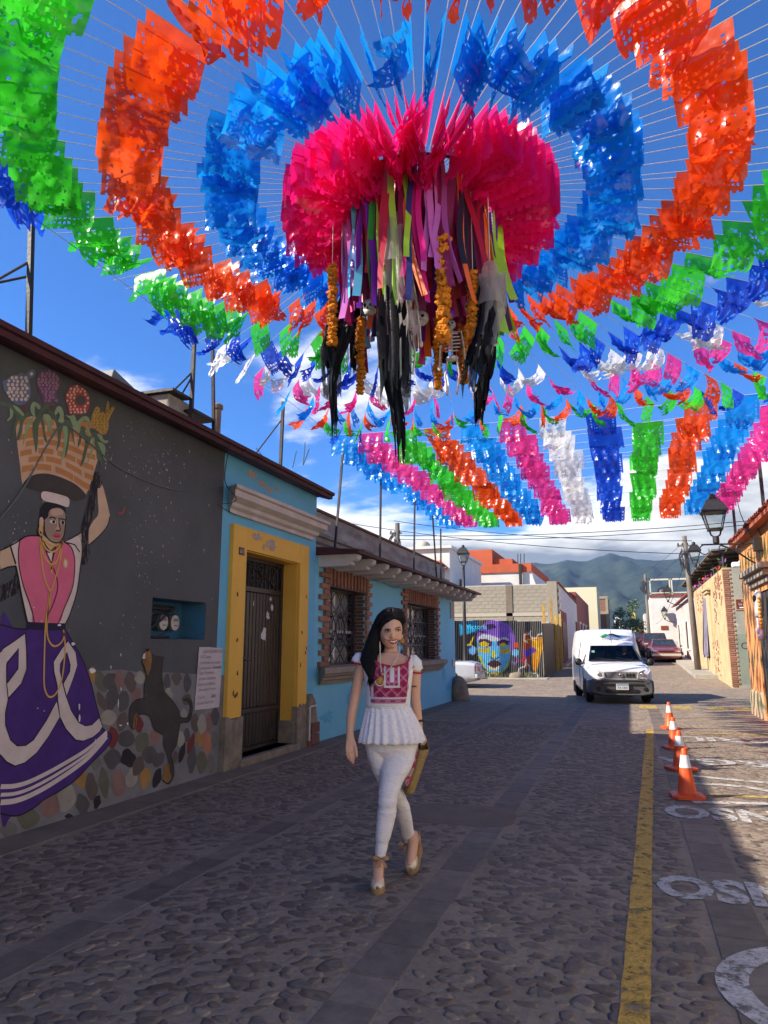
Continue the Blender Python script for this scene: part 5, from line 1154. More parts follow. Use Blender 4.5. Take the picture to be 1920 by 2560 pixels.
# pink wall, white house beyond
def block(name, label, cat, x0, x1, y0, y1, z0, z1, m_, group=None):
    o = thing(name, label, cat, ((x0+x1)/2, (y0+y1)/2, z0), group); q = MB(); q.box(x0, x1, y0, y1, z0, z1); q.build('wall', m_, o); return o
M_pinkw = mat('pale_pink_wall', (.66, .5, .45), (.58, .43, .39), 2, .8, .1, 10); M_white2 = mat('warm_white_wall', (.7, .68, .62), (.62, .59, .54), 1.5, .8, .1, 8)  # plain pale pink and warm white wall colours
pw = block('pink_house', 'long pale pink house wall beyond the leaning pole', 'house', 3.42, 10, 41.02, 57.0, -.2, 4.3, M_pinkw)
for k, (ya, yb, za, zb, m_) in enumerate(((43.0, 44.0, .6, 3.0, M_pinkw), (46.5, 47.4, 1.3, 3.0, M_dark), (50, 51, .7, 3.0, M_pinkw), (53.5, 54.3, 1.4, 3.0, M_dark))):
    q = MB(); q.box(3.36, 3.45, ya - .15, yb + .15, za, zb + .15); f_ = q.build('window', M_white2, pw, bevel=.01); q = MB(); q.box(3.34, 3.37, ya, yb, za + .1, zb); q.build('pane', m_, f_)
q = MB(); q.prism([(3.1, 41.1, 4.3), (3.5, 41.1, 4.45), (3.5, 41.1, 4.52), (3.1, 41.1, 4.37)], (0, 15.5, 0)); q.build('eave', M_redtile, pw)
wh = block('white_house', 'sunlit white house with a pale roof railing at the far right', 'house', 1.72, 9, 58, 72, -.2, 5.25, M_white2)
q = MB(); q.box(1.62, 9, 57.9, 58.1, 5.25, 5.4); q.build('parapet_tiles', M_redtile, wh)
M_rail = mat('cream_rail', (.6, .57, .45), None, 3, .6); q = MB()
for x_ in (1.75, 3.15, 3.3, 4.6): q.box(x_, x_ + .09, 58.2, 58.3, 5.4, 6.62)
q.box(1.75, 4.7, 58.2, 58.3, 6.5, 6.62); q.box(1.75, 4.7, 58.2, 58.3, 5.5, 5.58); q.build('railing', M_rail, wh)
q = MB(); q.lathe([(.42, 0), (.5, .12), (.5, .45), (.35, .62), (.12, .7)], (2.75, 58.9, 5.3), 14); tag(q.build('water_tank', M_iron, smooth=True), 'black round water tank behind the white house railing', 'tank')
q = MB(); q.box(1.72, 4.5, 57.985, 58.0, .8, 1.9); q.build('pale_blue_dado', mat('dado_blue', (.45, .52, .53), None, 2, .8), wh)
q = MB(); q.box(2.35, 2.85, 57.96, 57.99, 2.75, 3.05); tag(q.build('street_sign', mat('sign_brown2', (.2, .05, .03), None, 3, .6)), 'tiny brown name plate on the far white house', 'sign')
q = MB(); q.box(3.62 - .25, 3.62 + .2, 56.6, 56.65, 3.1, 3.55); tag(q.build('shop_sign', mat('sign_navy', (.03, .04, .12), None, 3, .5)), 'small dark blue sign hanging from the pink house', 'sign')

# ---------------------------------------------------------------- across the crossing, left
# graffiti on corrugated sheets: the paint is laid sheet by sheet as colour of the metal itself
FY = 32.5; cf = crop(1140, 1520, 5.925)
gshapes = [  # (colour, outline in the photograph's enlarged grid)
    ((.02, .12, .25), [(60, 190), (330, 190), (340, 350), (180, 390), (60, 420)]), ((.05, .45, .7), [(55, 240), (230, 260), (300, 330), (190, 380), (60, 400)]),
    ((.30, .14, .55), [(400, 250), (450, 200), (560, 172), (680, 190), (790, 250), (840, 330), (880, 440), (860, 620), (800, 640), (790, 480), (700, 440), (560, 470), (420, 390), (330, 430), (310, 560), (300, 430), (340, 330)]),
    ((.07, .03, .12), [(440, 250), (560, 235), (600, 290), (520, 330), (460, 320)]), ((.06, .05, .11), [(340, 290), (420, 290), (460, 360), (400, 380), (330, 350)]),
    ((.24, .12, .55), [(330, 300), (410, 300), (470, 330), (560, 300), (640, 340), (720, 370), (800, 320), (820, 350), (730, 400), (640, 370), (560, 330), (470, 360), (400, 330), (340, 330)]),
    ((.66, .66, .7), [(330, 430), (400, 385), (520, 400), (640, 450), (740, 430), (790, 470), (780, 500), (680, 480), (560, 500), (420, 470), (320, 490)]),
    ((.20, .55, .75), [(320, 480), (420, 470), (560, 490), (690, 480), (790, 490), (810, 640), (790, 800), (720, 930), (600, 990), (520, 980), (420, 880), (340, 740), (315, 600)]),
    ((.11, .04, .12), [(330, 470), (440, 455), (540, 500), (530, 560), (460, 580), (340, 560)]), ((.11, .04, .12), [(600, 500), (700, 460), (790, 490), (780, 540), (700, 560), (620, 560)]),
    ((.72, .58, .04), [(340, 520), (420, 490), (490, 530), (480, 570), (420, 580), (360, 560)]), ((.72, .58, .04), [(640, 540), (700, 510), (740, 530), (730, 575), (660, 580)]),
    ((.72, .52, .04), [(320, 590), (420, 610), (510, 580), (500, 660), (430, 660), (340, 640)]), ((.72, .52, .04), [(640, 600), (740, 610), (805, 570), (800, 640), (740, 680), (660, 670)]),
    ((.15, .5, .75), [(545, 500), (600, 510), (640, 690), (600, 740), (540, 730), (505, 690)]), ((.65, .6, .1), [(540, 640), (580, 640), (600, 720), (560, 745), (525, 710)]),
    ((.05, .02, .05), [(500, 700), (530, 735), (570, 755), (620, 730), (650, 690), (640, 740), (575, 770), (520, 750)]),
    ((.5, .6, .12), [(320, 690), (380, 720), (420, 850), (480, 940), (600, 960), (720, 900), (790, 760), (780, 850), (720, 930), (600, 1000), (500, 970), (400, 860)]),
    ((.10, .035, .05), [(460, 830), (520, 780), (570, 765), (640, 790), (680, 840), (640, 880), (570, 890), (500, 880)]), ((.7, .66, .45), [(470, 850), (570, 890), (670, 845), (650, 900), (570, 930), (500, 910)]),
    ((.72, .4, .03), [(540, 950), (640, 945), (620, 990), (560, 985)]), ((.25, .5, .72), [(190, 600), (240, 555), (300, 590), (300, 670), (250, 700), (195, 670)]), ((.02, .08, .3), [(170, 620), (190, 560), (240, 550), (230, 580), (195, 610), (200, 690)]),
    ((.25, .5, .72), [(840, 620), (880, 600), (930, 630), (920, 700), (880, 720), (830, 690)]), ((.7, .12, .03), [(860, 520), (920, 510), (930, 590), (850, 600)]), ((.72, .6, .05), [(120, 555), (200, 530), (250, 430), (270, 420), (230, 540), (260, 560), (180, 550)]),
    ((.5, .03, .2), [(320, 790), (380, 860), (440, 950), (400, 1000), (330, 920)]), ((.55, .12, .02), [(1000, 370), (1070, 350), (1110, 500), (1090, 900), (1020, 890), (990, 700), (1000, 500)]), ((.7, .32, .03), [(1120, 430), (1300, 420), (1300, 560), (1230, 800), (1190, 950), (1130, 900)]),
    ((.16, .08, .5), [(1080, 600), (1130, 580), (1180, 600), (1180, 650), (1120, 680), (1050, 740), (1010, 700), (1000, 600), (1060, 620)]), ((.75, .6, .03), [(1150, 470), (1200, 480), (1230, 640), (1220, 740), (1190, 770), (1210, 640)]), ((.7, .42, .03), [(1230, 560), (1300, 580), (1250, 680), (1220, 650)]),
    ((.55, .03, .12), [(930, 780), (1000, 740), (1060, 760), (1000, 800)]), ((.012, .012, .014), [(920, 200), (980, 200), (1000, 420), (940, 480)]), ((.012, .012, .014), [(1110, 220), (1310, 230), (1300, 400), (1110, 400)]), ((.012, .012, .014), [(940, 900), (1000, 880), (1000, 1060), (930, 1000)]),
]
glines = [((.75, .7, .65), 9, [(1110, 340), (1090, 380), (1010, 400), (1010, 480), (1060, 520), (1040, 480)]), ((.75, .7, .65), 9, [(1310, 375), (1220, 390), (1190, 450), (1120, 450), (1100, 390)]), ((.75, .72, .7), 9, [(370, 850), (380, 930), (370, 980), (400, 1030)]), ((.75, .72, .7), 9, [(440, 940), (500, 980), (530, 1060)]),
    ((.75, .72, .7), 9, [(1040, 770), (1030, 860), (930, 900), (940, 980), (980, 1060)]), ((.75, .72, .7), 9, [(1060, 830), (1090, 860), (1090, 950), (1160, 970), (1190, 960), (1220, 1030)]), ((.4, .2, .7), 9, [(830, 800), (880, 830), (910, 780), (900, 720)]), ((.75, .55, .1), 8, [(1030, 480), (1090, 470), (1160, 480)])]
def seg_d(p, a, b):
    dx, dy = b[0]-a[0], b[1]-a[1]; t = max(0, min(1, ((p[0]-a[0])*dx + (p[1]-a[1])*dy)/(dx*dx + dy*dy + 1e-9))); return math.hypot(p[0]-a[0]-t*dx, p[1]-a[1]-t*dy)
def gcol(p, kx):
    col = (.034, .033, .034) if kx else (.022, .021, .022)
    for c_, poly in gshapes:
        if inside(p, poly): col = c_
    for c_, w_, ln in glines:
        if any(seg_d(p, ln[i], ln[i+1]) < w_ for i in range(len(ln)-1)): col = c_
    return col
def unproj(x, y, z):
    d = Vector((x, y, z - CAMH)); r_ = d.x*math.cos(YAW) + d.y*math.sin(YAW); f_ = -d.x*math.sin(YAW) + d.y*math.cos(YAW)
    u_ = -f_*math.sin(PITCH) + d.z*math.cos(PITCH); q_ = f_*math.cos(PITCH) + d.z*math.sin(PITCH)
    return (960 + F*r_/q_, 1280 - F*u_/q_)
def vcol_mat(name, rough=.5, metal=0.0, rust=True):
    m = bpy.data.materials.new(name); N, L, P = nodes_of(m); a = N.new('ShaderNodeAttribute'); a.attribute_name = 'paint'
    P.inputs['Roughness'].default_value = rough; P.inputs['Metallic'].default_value = metal
    g = N.new('ShaderNodeNewGeometry'); nz = N.new('ShaderNodeTexNoise'); nz.inputs['Scale'].default_value = 5; nz.inputs['Detail'].default_value = 7; L.new(g.outputs['Position'], nz.inputs['Vector'])
    mr = N.new('ShaderNodeMapRange'); mr.inputs[3].default_value = .65; mr.inputs[4].default_value = 1.2; L.new(nz.outputs['Fac'], mr.inputs[0])
    mx = N.new('ShaderNodeMix'); mx.data_type = 'RGBA'; mx.blend_type = 'MULTIPLY'; mx.inputs[0].default_value = 1; L.new(a.outputs['Color'], mx.inputs[6]); L.new(mr.outputs[0], mx.inputs[7]); L.new(mx.outputs[2], P.inputs['Base Color'])
    return m
fence = thing('corrugated_fence', 'corrugated metal fence with a big painted mask face in blue and yellow', 'fence', (-6, FY, 0))
M_corr = vcol_mat('painted_corrugated_metal', .45)
def corr_sheet(x0, x1, ztop):
    per = .082; cols = int((x1 - x0)/(per/6)) + 1; rows = 56; vs_ = []; fs = []; cl = []
    for i in range(cols + 1):
        x = x0 + (x1-x0)*i/cols; dy = .034*math.sin(2*pi*x/per)
        for j in range(rows + 1): vs_.append((x, FY + dy, .05 + (ztop - .05)*j/rows))
    for i in range(cols):
        xm = x0 + (x1-x0)*(i+.5)/cols; rib = math.cos(2*pi*xm/per)
        for j in range(rows):
            a = i*(rows+1) + j; fs.append((a, a+rows+1, a+rows+2, a+1)); zc = .05 + (ztop - .05)*(j+.5)/rows
            s_ = unproj(xm, FY, zc); p_ = ((s_[0]-1140)*5.925, (s_[1]-1520)*5.925); c_ = gcol(p_, 1)
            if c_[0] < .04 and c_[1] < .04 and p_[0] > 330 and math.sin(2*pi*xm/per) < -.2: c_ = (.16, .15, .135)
            cl.append(c_ + (1,))
    me = bpy.data.meshes.new('fence_sheet'); me.from_pydata(vs_, [], fs); me.materials.append(M_corr)
    at_ = me.color_attributes.new('paint', 'FLOAT_COLOR', 'CORNER'); at_.data.foreach_set('color', [v for c_ in cl for _ in range(4) for v in c_])
    me.polygons.foreach_set('use_smooth', [True]*len(me.polygons)); return link('fence_sheet', me, fence)
for (a, b, zt) in ((-7.75, -6.72, 2.68), (-6.725, -5.72, 2.70), (-5.725, -4.72, 2.66), (-4.725, -3.62, 2.62)): corr_sheet(a, b, zt)
q = MB(); q.box(-12, -7.74, FY - .02, FY + .02, .05, 2.7); q.build('fence_sheet', M_iron, fence)
q = MB(); q.prism([(-3.60, FY - .03, .02), (-3.56, FY - .03, .02), (-3.47, 39.2, .2), (-3.51, 39.2, .2)], (0, 0, 2.5)); q.build('side_sheet', mat('side_sheet_paint', (.015, .014, .016), (.12, .10, .12), 3.5, .5, .3, 8, stretch=(1, 1.5, .35), lo=.55, hi=.75), fence)
text_mesh('graffiti_lettering', 'Victoria', .30, mat('graffiti_cyan', (.05, .5, .75), None, 3, .5), fence, (-7.02, FY - .03, 2.30), (1, 0, 0), (0, 0, 1))
for x_, y_, h_, c_ in ((-3.85, 35, 3.5, (.6, .33, .06)), (-3.7, 37.2, 3.9, (.45, .27, .08)), (-3.5, 37, 3.05, (.65, .4, .07)), (-3.4, 38.4, 3.2, (.6, .4, .1)), (-3.55, 38, 2.95, (.6, .38, .1))):
    q = MB(); q.box(x_, x_ + .12, y_, y_ + .07, .1, h_); tag(q.build('timber_prop', mat('timber_%d' % int(h_*100), c_, tuple(v*.7 for v in c_), 5, .8, .2, 12)), {3.5: 'orange timber board standing nearest the street before the block wall', 3.9: 'tall thin dark timber board before the block wall', 3.05: 'yellow timber board left of the dark fence end', 3.2: 'upright yellow board at the corner of the block wall', 2.95: 'short yellow board leaning among the fence boards'}[h_], 'board', 'timber boards behind the fence')
gb = thing('block_wall', 'tall unplastered grey block wall behind the corrugated fence', 'wall', (-8, 39.5, 0))
M_block = mat('grey_block', (.35, .305, .235), (.30, .26, .20), 3, .95, .4, 14, rand=.035); q = MB(); q.box(-13, -3.55, 39.58, 39.9, -.3, 4.85); q.build('mortar', mat('block_mortar', (.33, .29, .225), None, 3, .95, .3, 12), gb)
bme = []
for w in (.40, .22): q = MB(); q.box(0, w - .0, -.012, .02, 0, .19); bme.append(q.mesh('block', M_block))
row = 0; z = 2.6
while z < 4.72:
    x = -9.3 + (.2 if row % 2 else 0)
    while x < -3.75:
        o = link('block', bme[0], gb); o.matrix_parent_inverse = Matrix.Translation(-gb.location); o.location = (x, 39.58 + rng.uniform(-.006, .006), z); x += .41
    z += .2; row += 1
q = MB(); q.box(-6.3, -5.95, 39.53, 39.6, 2.0, 4.86); q.build('concrete_column', M_conc, gb); q = MB(); q.box(-4.05, -3.53, 39.5, 39.95, 2.0, 5.0); q.build('concrete_column', M_block, gb)
q = MB(); q.box(-9.3, -3.75, 39.53, 39.6, 3.15, 3.33); q.build('tie_beam', mat('tie_beam_c', (.42, .37, .28), None, 4, .9, .2, 14), gb)
q = MB(); q.box(-9.4, -3.9, 38.5, 39.5, 2.72, 2.78); tag(q.build('lean_to_roof', mat('lean_to_sheet', (.6, .6, .56), (.4, .4, .38), 2, .6)), 'pale sheet roof just above the corrugated fence', 'roof')
# white and red walls running up the street
wl_ = thing('white_street_house', 'grey white street house with a maroon framed doorway', 'house', (-3.6, 48, 0))
q = MB(); q.prism([(-3.5, 39.92, -.2), (-3.85, 60, -.2), (-9, 60, -.2), (-9, 39.92, -.2)], (0, 0, 5.1)); q.build('wall', M_white, wl_)
q = MB(); q.prism([(-3.44, 39.9, 4.9), (-3.78, 60, 4.9), (-4.1, 60, 4.9), (-3.8, 39.9, 4.9)], (0, 0, .12)); q.build('coping', M_redtile, wl_)
M_door2 = mat('maroon_door', (.075, .024, .024), (.05, .018, .018), 4, .5); M_rsur = mat('terracotta_surround', (.27, .085, .06), (.21, .07, .05), 3, .8)
q = MB(); q.prism([(-3.46, 40.4, .2), (-3.52, 45.2, .2), (-3.58, 45.2, .2), (-3.55, 40.4, .2)], (0, 0, 3.3)); fr = q.build('door_surround', M_rsur, wl_); q = MB(); q.prism([(-3.445, 41.2, .2), (-3.495, 44.4, .2), (-3.56, 44.4, .2), (-3.53, 41.2, .2)], (0, 0, 2.7)); q.build('door', M_door2, fr)
q = MB(); q.prism([(-3.72, 57, .8), (-3.77, 59.4, .8), (-3.85, 59.4, .8), (-3.8, 57, .8)], (0, 0, 2.6)); q.build('door_surround', M_rsur, wl_)
M_rw = mat('brick_red_wall', (.30, .085, .065), (.24, .07, .055), 2, .8, .1, 8)
rw_ = thing('red_street_house', 'brick red house beyond the grey white one', 'house', (-3.9, 70, 0)); q = MB(); q.prism([(-3.87, 60.02, -.2), (-3.9, 80, -.2), (-9, 80, -.2), (-9, 60.02, -.2)], (0, 0, 6.1)); q.build('wall', M_rw, rw_)
for ya in (63, 67.5, 72): 
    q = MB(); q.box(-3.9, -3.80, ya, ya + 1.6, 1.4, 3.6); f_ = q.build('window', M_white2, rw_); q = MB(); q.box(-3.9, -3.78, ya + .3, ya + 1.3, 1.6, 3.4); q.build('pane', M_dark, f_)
block('cream_house', 'pale yellow house top behind the red street house', 'house', -8.5, -3.05, 82, 90, -.2, 8.0, mat('cream_wall', (.68, .62, .42), None, 2, .8))
bb_ = thing('unfinished_house', 'unfinished bare brick house farther up the left side', 'house', (-3, 92, 0)); M_bb = mat('far_brickwork', (.30, .16, .10), (.22, .12, .08), 3, .9, .2, 8)
q = MB(); q.box(-8, -2.2, 92, 100, -.2, 7.6); q.build('wall', M_bb, bb_)
for z_ in (3.4, 5.4, 7.3): q = MB(); q.box(-8, -2.15, 91.93, 92.01, z_, z_ + .35); q.build('concrete_band', M_block, bb_)
for x_ in (-2.45, -4.4): q = MB(); q.box(x_, x_ + .3, 91.95, 92.02, 0, 7.62); q.build('concrete_column', M_block, bb_)
block('magenta_house', 'small magenta house at the far end of the left side', 'house', -6, -3.3, 101, 108, -.2, 5.1, mat('magenta_wall', (.5, .05, .14), None, 2, .8))
# white house with a red tiled awning, orange house behind the block wall
wa = thing('white_awning_house', 'bright white house with a red sloping awning above the low blue roof', 'house', (-12, 41, 0)); q = MB(); q.box(-18, -9.67, 40.5, 50, -.3, 7.2); q.build('wall', M_white2, wa)
q = MB(); q.box(-18, -9.5, 40.3, 50, 7.2, 7.36); q.build('cornice', M_white, wa)
q = MB(); q.add([(-12.6, 40.48, 6.5), (-10.25, 40.48, 6.5), (-9.75, 39.95, 5.98), (-12.9, 39.95, 5.98), (-12.9, 40.48, 5.98), (-9.75, 40.48, 5.98)], [(0, 1, 2, 3), (1, 5, 2), (0, 3, 4), (3, 2, 5, 4)]); q.build('awning', mat('awning_red', (.5, .09, .05), (.42, .08, .045), 6, .8, .2, 20), wa)
q = MB(); q.box(-9.66, -9.6, 43, 44.2, 4.6, 5.6); f_ = q.build('window', M_iron, wa); 
q = MB(); q.lathe([(.45, 0), (.45, .35), (.3, .5), (.1, .58)], (-11.7, 42, 7.36), 14); tag(q.build('water_tank', mat('beige_tank', (.55, .47, .36), None, 3, .7), smooth=True), 'beige round water tank on the white house with the awning', 'tank')
M_ow = mat('orange_red_wall', (.52, .11, .045), (.45, .095, .04), 1.5, .8, .1, 6); oh2 = thing('orange_parapet_house', 'white house with a bold orange red parapet behind the block wall', 'house', (-9, 52, 0))
q = MB(); q.prism([(-18, 51, -.3), (-5.4, 51, -.3), (-5.62, 51, 4.6), (-5.9, 51, 5.6), (-6.15, 51, 6.3), (-6.22, 51, 6.72), (-18, 51, 6.72)], (0, 12, 0)); q.build('wall', M_white2, oh2)
q = MB(); q.box(-18, -6.24, 50.9, 63, 6.722, 7.35); q.box(-18, -9.0, 50.93, 58, 7.352, 8.45); q.box(-8.98, -7.6, 51.2, 58, 7.352, 7.75); q.build('parapet', M_ow, oh2)
for x_ in (-7.25, -7.05, -6.8): q = MB(); q.tube([(x_, 51.4, 7.3), (x_ + .03, 51.4, 8.1)], .03, 5); q.build('rebar', M_iron, oh2)
q = MB(); q.box(-7.1, -6.9, 50.7, 50.88, 4.9, 7.3); tag(q.build('conduit_post', M_steel), 'grey conduit post before the orange red parapet', 'post')
# far end of the street: small houses and trees
for i, (x0, x1, y_, h_, c_) in enumerate(((-2.0, -.9, 120, 6.1, (.7, .7, .68)), (-1.2, 1.6, 150, 5.9, (.66, .63, .55)), (.9, 2.4, 118, 5.6, (.6, .5, .3)), (1.3, 2.5, 112, 5.0, (.45, .2, .1)), (.6, 1.1, 110, 6.4, (.7, .55, .1)), (2.2, 6, 105, 6.0, (.66, .64, .6)), (-9, -3, 130, 7, (.6, .55, .45)))):
    o = thing('far_house', ('slim pale far house at the street end, left of the tree', 'wide cream far house closing the end of the street', 'ochre far house right of the street tree', 'low red brown far house beside the ochre one', 'narrow yellow far house front', 'white far house behind the black water tank', 'tan far house behind the magenta house')[i], 'house', (x0, y_, 1), 'houses at the far end of the street'); q = MB(); q.box(x0, x1, y_, y_ + 8, 0, h_); q.build('wall', mat('farwall_%d' % i, c_, tuple(v*.85 for v in c_), 1, .85), o)
    for k in range(3):
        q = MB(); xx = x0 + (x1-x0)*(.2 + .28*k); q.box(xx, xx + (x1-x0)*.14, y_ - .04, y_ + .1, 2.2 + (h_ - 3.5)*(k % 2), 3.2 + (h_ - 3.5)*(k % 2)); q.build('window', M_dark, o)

def leaf_mat(name, c):
    m = bpy.data.materials.new(name); N, L, P = nodes_of(m); P.inputs['Roughness'].default_value = .6
    g = N.new('ShaderNodeNewGeometry'); mr = N.new('ShaderNodeMapRange'); mr.inputs[3].default_value = .55; mr.inputs[4].default_value = 1.5; L.new(g.outputs['Random Per Island'], mr.inputs[0])
    hs = N.new('ShaderNodeHueSaturation'); hs.inputs['Color'].default_value = tuple(c) + (1,); L.new(mr.outputs[0], hs.inputs['Value']); L.new(hs.outputs[0], P.inputs['Base Color']); return m
M_leaf = leaf_mat('street_leaf', (.07, .11, .035)); M_bark = mat('bark', (.1, .075, .055), (.06, .045, .035), 8, .9, .5, 20)
def tree(base, h, rad, label, n=900, seed=1, leaf=.16):
    r = random.Random(seed); b = Vector(base); o = thing('street_tree', label, 'tree', base, 'trees beyond the crossing'); q = MB()
    q.tube([b, b + Vector((.05, 0, h*.3)), b + Vector((0, 0, h*.65))], [.12*h/4, .09*h/4, .04*h/4], 8)
    for k in range(6): 
        t = r.uniform(.3, .6); d = Vector((r.uniform(-1, 1), r.uniform(-1, 1), r.uniform(.3, 1))).normalized()*rad*.8; q.tube([b + Vector((0, 0, h*t)), b + Vector((0, 0, h*t)) + d], [.05, .02], 5)
    q.build('trunk', M_bark, o); q = MB(); cl = [(Vector((r.gauss(0, rad*.45), r.gauss(0, rad*.45), h*.68 + r.gauss(0, h*.14))), r.uniform(.3, .55)*rad) for _ in range(11)]
    for _ in range(n):
        c_, s_ = r.choice(cl); d = Vector((r.gauss(0, 1), r.gauss(0, 1), r.gauss(0, 1))).normalized()*s_*r.uniform(.6, 1.05); p_ = b + c_ + d; a = Vector((r.uniform(-1, 1), r.uniform(-1, 1), r.uniform(-1, 1))).normalized()*leaf*r.uniform(.6, 1.2); e = a.orthogonal().normalized()*a.length*.5
        q.add([p_ - a, p_ + e, p_ + a, p_ - e], [(0, 1, 2, 3)])
    q.build('crown', M_leaf, o)
tree((-.3, 95, 1), 5.2, 2.0, 'round green tree standing in the far street', 1400, 4)
tree((.6, 100, 1), 5.0, 1.2, 'second thinner green tree in the far street', 800, 5)
tree((-9.5, 66, .8), 7.2, 2.0, 'tree crown showing above the grey white street house', 1200, 6, .2)
tree((-7.0, 70, .8), 6.7, 1.2, 'small tree top between the white and red street houses', 700, 7, .2)
# weeds and rubble before the fence
r_ = random.Random(9); q = MB()
for _ in range(420):
    x = r_.uniform(-7.4, -4.6) if r_.random() < .8 else r_.uniform(-4.6, -3.8); p_ = Vector((x, 32.2 + r_.uniform(-.35, .2), .18)); h_ = r_.uniform(.06, .32); d = Vector((r_.uniform(-.12, .12), r_.uniform(-.1, .1), h_)); q.add([p_ - Vector((.015, 0, 0)), p_ + Vector((.015, 0, 0)), p_ + d], [(0, 1, 2)])
tag(q.build('weeds', leaf_mat('weed_green', (.13, .13, .05))), 'dry green weeds along the foot of the corrugated fence', 'weeds', kind='stuff')
q = MB(); q.ball((-4.75, 32.0, .2), (.34, .28, .24), 12, 7); q.v = [(x + .04*noise.noise(Vector((x*4, y*4, z*4))), y, max(.1, z + .06*noise.noise(Vector((x*5, z*5, y*5))))) for x, y, z in q.v]; tag(q.build('rubble_mound', M_stone, smooth=True), 'pale rounded boulder lying before the corrugated fence', 'boulder')

# overhead wires
def wire(label, a, b, sag, r=.012):
    a, b = Vector(a), Vector(b); q = MB(); q.tube([a.lerp(b, t) - Vector((0, 0, sag*4*t*(1-t))) for t in [i/16 for i in range(17)]], r, 4); return tag(q.build('overhead_wire', M_iron), label, 'wire', 'overhead wires')
for (p_, q_, lb) in (((980, 1338), (1930, 1296), 'thick overhead wire highest over the crossing'), ((985, 1348), (1930, 1306), 'overhead wire second from the top over the crossing'), ((860, 1306), (1720, 1385), 'thin wire sloping from the left pole to the leaning pole'), ((985, 1302), (1730, 1352), 'thin wire from the concrete pole to the top of the leaning pole')):
    wire(lb, ay(p_[0], p_[1], 30), ay(q_[0], q_[1], 30), .25, .014)
for k, (p_, q_) in enumerate((((1710, 1355), (1560, 1440)), ((1712, 1380), (1570, 1470)), ((1712, 1400), (1640, 1560)))):
    wire(('wire running up the street from the leaning pole top', 'lower wire running up the street from the leaning pole', 'steep slack wire from the leaning pole to the white house')[k], ay(p_[0], p_[1], 36), ay(q_[0], q_[1], (90, 90, 57)[k]), .6, .012)

# ---------------------------------------------------------------- hills
ridge = [(-9000, 250), (-3000, 300), (-1600, 330), (-900, 300), (-560, 340), (-420, 338), (-369, 348), (-300, 340), (-220, 352), (-150, 345), (-90, 362), (-47, 376), (0, 360), (60, 345), (130, 338), (205, 342), (300, 352), (480, 330), (900, 380), (1600, 330), (3000, 300), (9000, 250)]
def rz(x):
    for i in range(len(ridge)-1):
        if ridge[i][0] <= x <= ridge[i+1][0]:
            t = (x - ridge[i][0])/(ridge[i+1][0]-ridge[i][0]); t = t*t*(3-2*t); return ridge[i][1]*(1-t) + ridge[i+1][1]*t
    return 250
gx_ = [-9000, -6000, -4000, -3000, -2200, -1600, -1200, -1000] + [-850 + 14*i for i in range(103)] + [700, 900, 1200, 1600, 2200, 3000, 4000, 6000, 9000]
gy_ = [1000 + 2000*(i/70) for i in range(71)] + [3400, 4200, 5000]; vs_ = []
for yv in gy_:
    t = min(1.0, (yv - 1000)/2000); s_ = t**1.25
    for xv in gx_:
        zr = rz(xv*1.0); nz_ = noise.noise(Vector((xv*.006, yv*.0022, 0)))*.5 + noise.noise(Vector((xv*.014, yv*.005, 4)))*.28 + noise.noise(Vector((xv*.04, yv*.02, 7)))*.1
        drop = 1.0 if yv <= 3000 else max(0, 1 - (yv-3000)/1500)
        vs_.append((xv*(yv/3000 if yv < 3000 else 1), yv, 1.0 + (zr - 2)*s_*drop + nz_*150*t*(1-t**6) + 3.5*noise.noise(Vector((xv*.12, yv*.05, 1)))))
nx_ = len(gx_); me = bpy.data.meshes.new('hills'); me.from_pydata(vs_, [], [(j*nx_+i, j*nx_+i+1, (j+1)*nx_+i+1, (j+1)*nx_+i) for j in range(len(gy_)-1) for i in range(nx_-1)])
me.polygons.foreach_set('use_smooth', [True]*len(me.polygons)); me.materials.append(mat('forest_hillside', (.014, .027, .022), (.034, .05, .034), .02, .95, 1.0, .12, specks=((.006, .56, .1, (.055, .07, .04), (1, 1, 1)),)))
structure(link('hills', me))

# ---------------------------------------------------------------- the air between here and the hills
q = MB(); q.box(-9700, 9700, -120, 6200, -1.5, 470); hz_ = q.build('haze', [])
hm = bpy.data.materials.new('haze_air'); hm.use_nodes = True; hm.node_tree.nodes.clear(); ho_ = hm.node_tree.nodes.new('ShaderNodeOutputMaterial'); hv = hm.node_tree.nodes.new('ShaderNodeVolumePrincipled')
hv.inputs['Color'].default_value = (.45, .68, 1.0, 1); hv.inputs['Density'].default_value = 1.0e-4; hv.inputs['Anisotropy'].default_value = 0.2; hm.node_tree.links.new(hv.outputs[0], ho_.inputs['Volume'])
hz_.data.materials.clear(); hz_.data.materials.append(hm); hz_['kind'] = 'stuff'; hz_['label'] = 'thin bluish haze before the far hills'
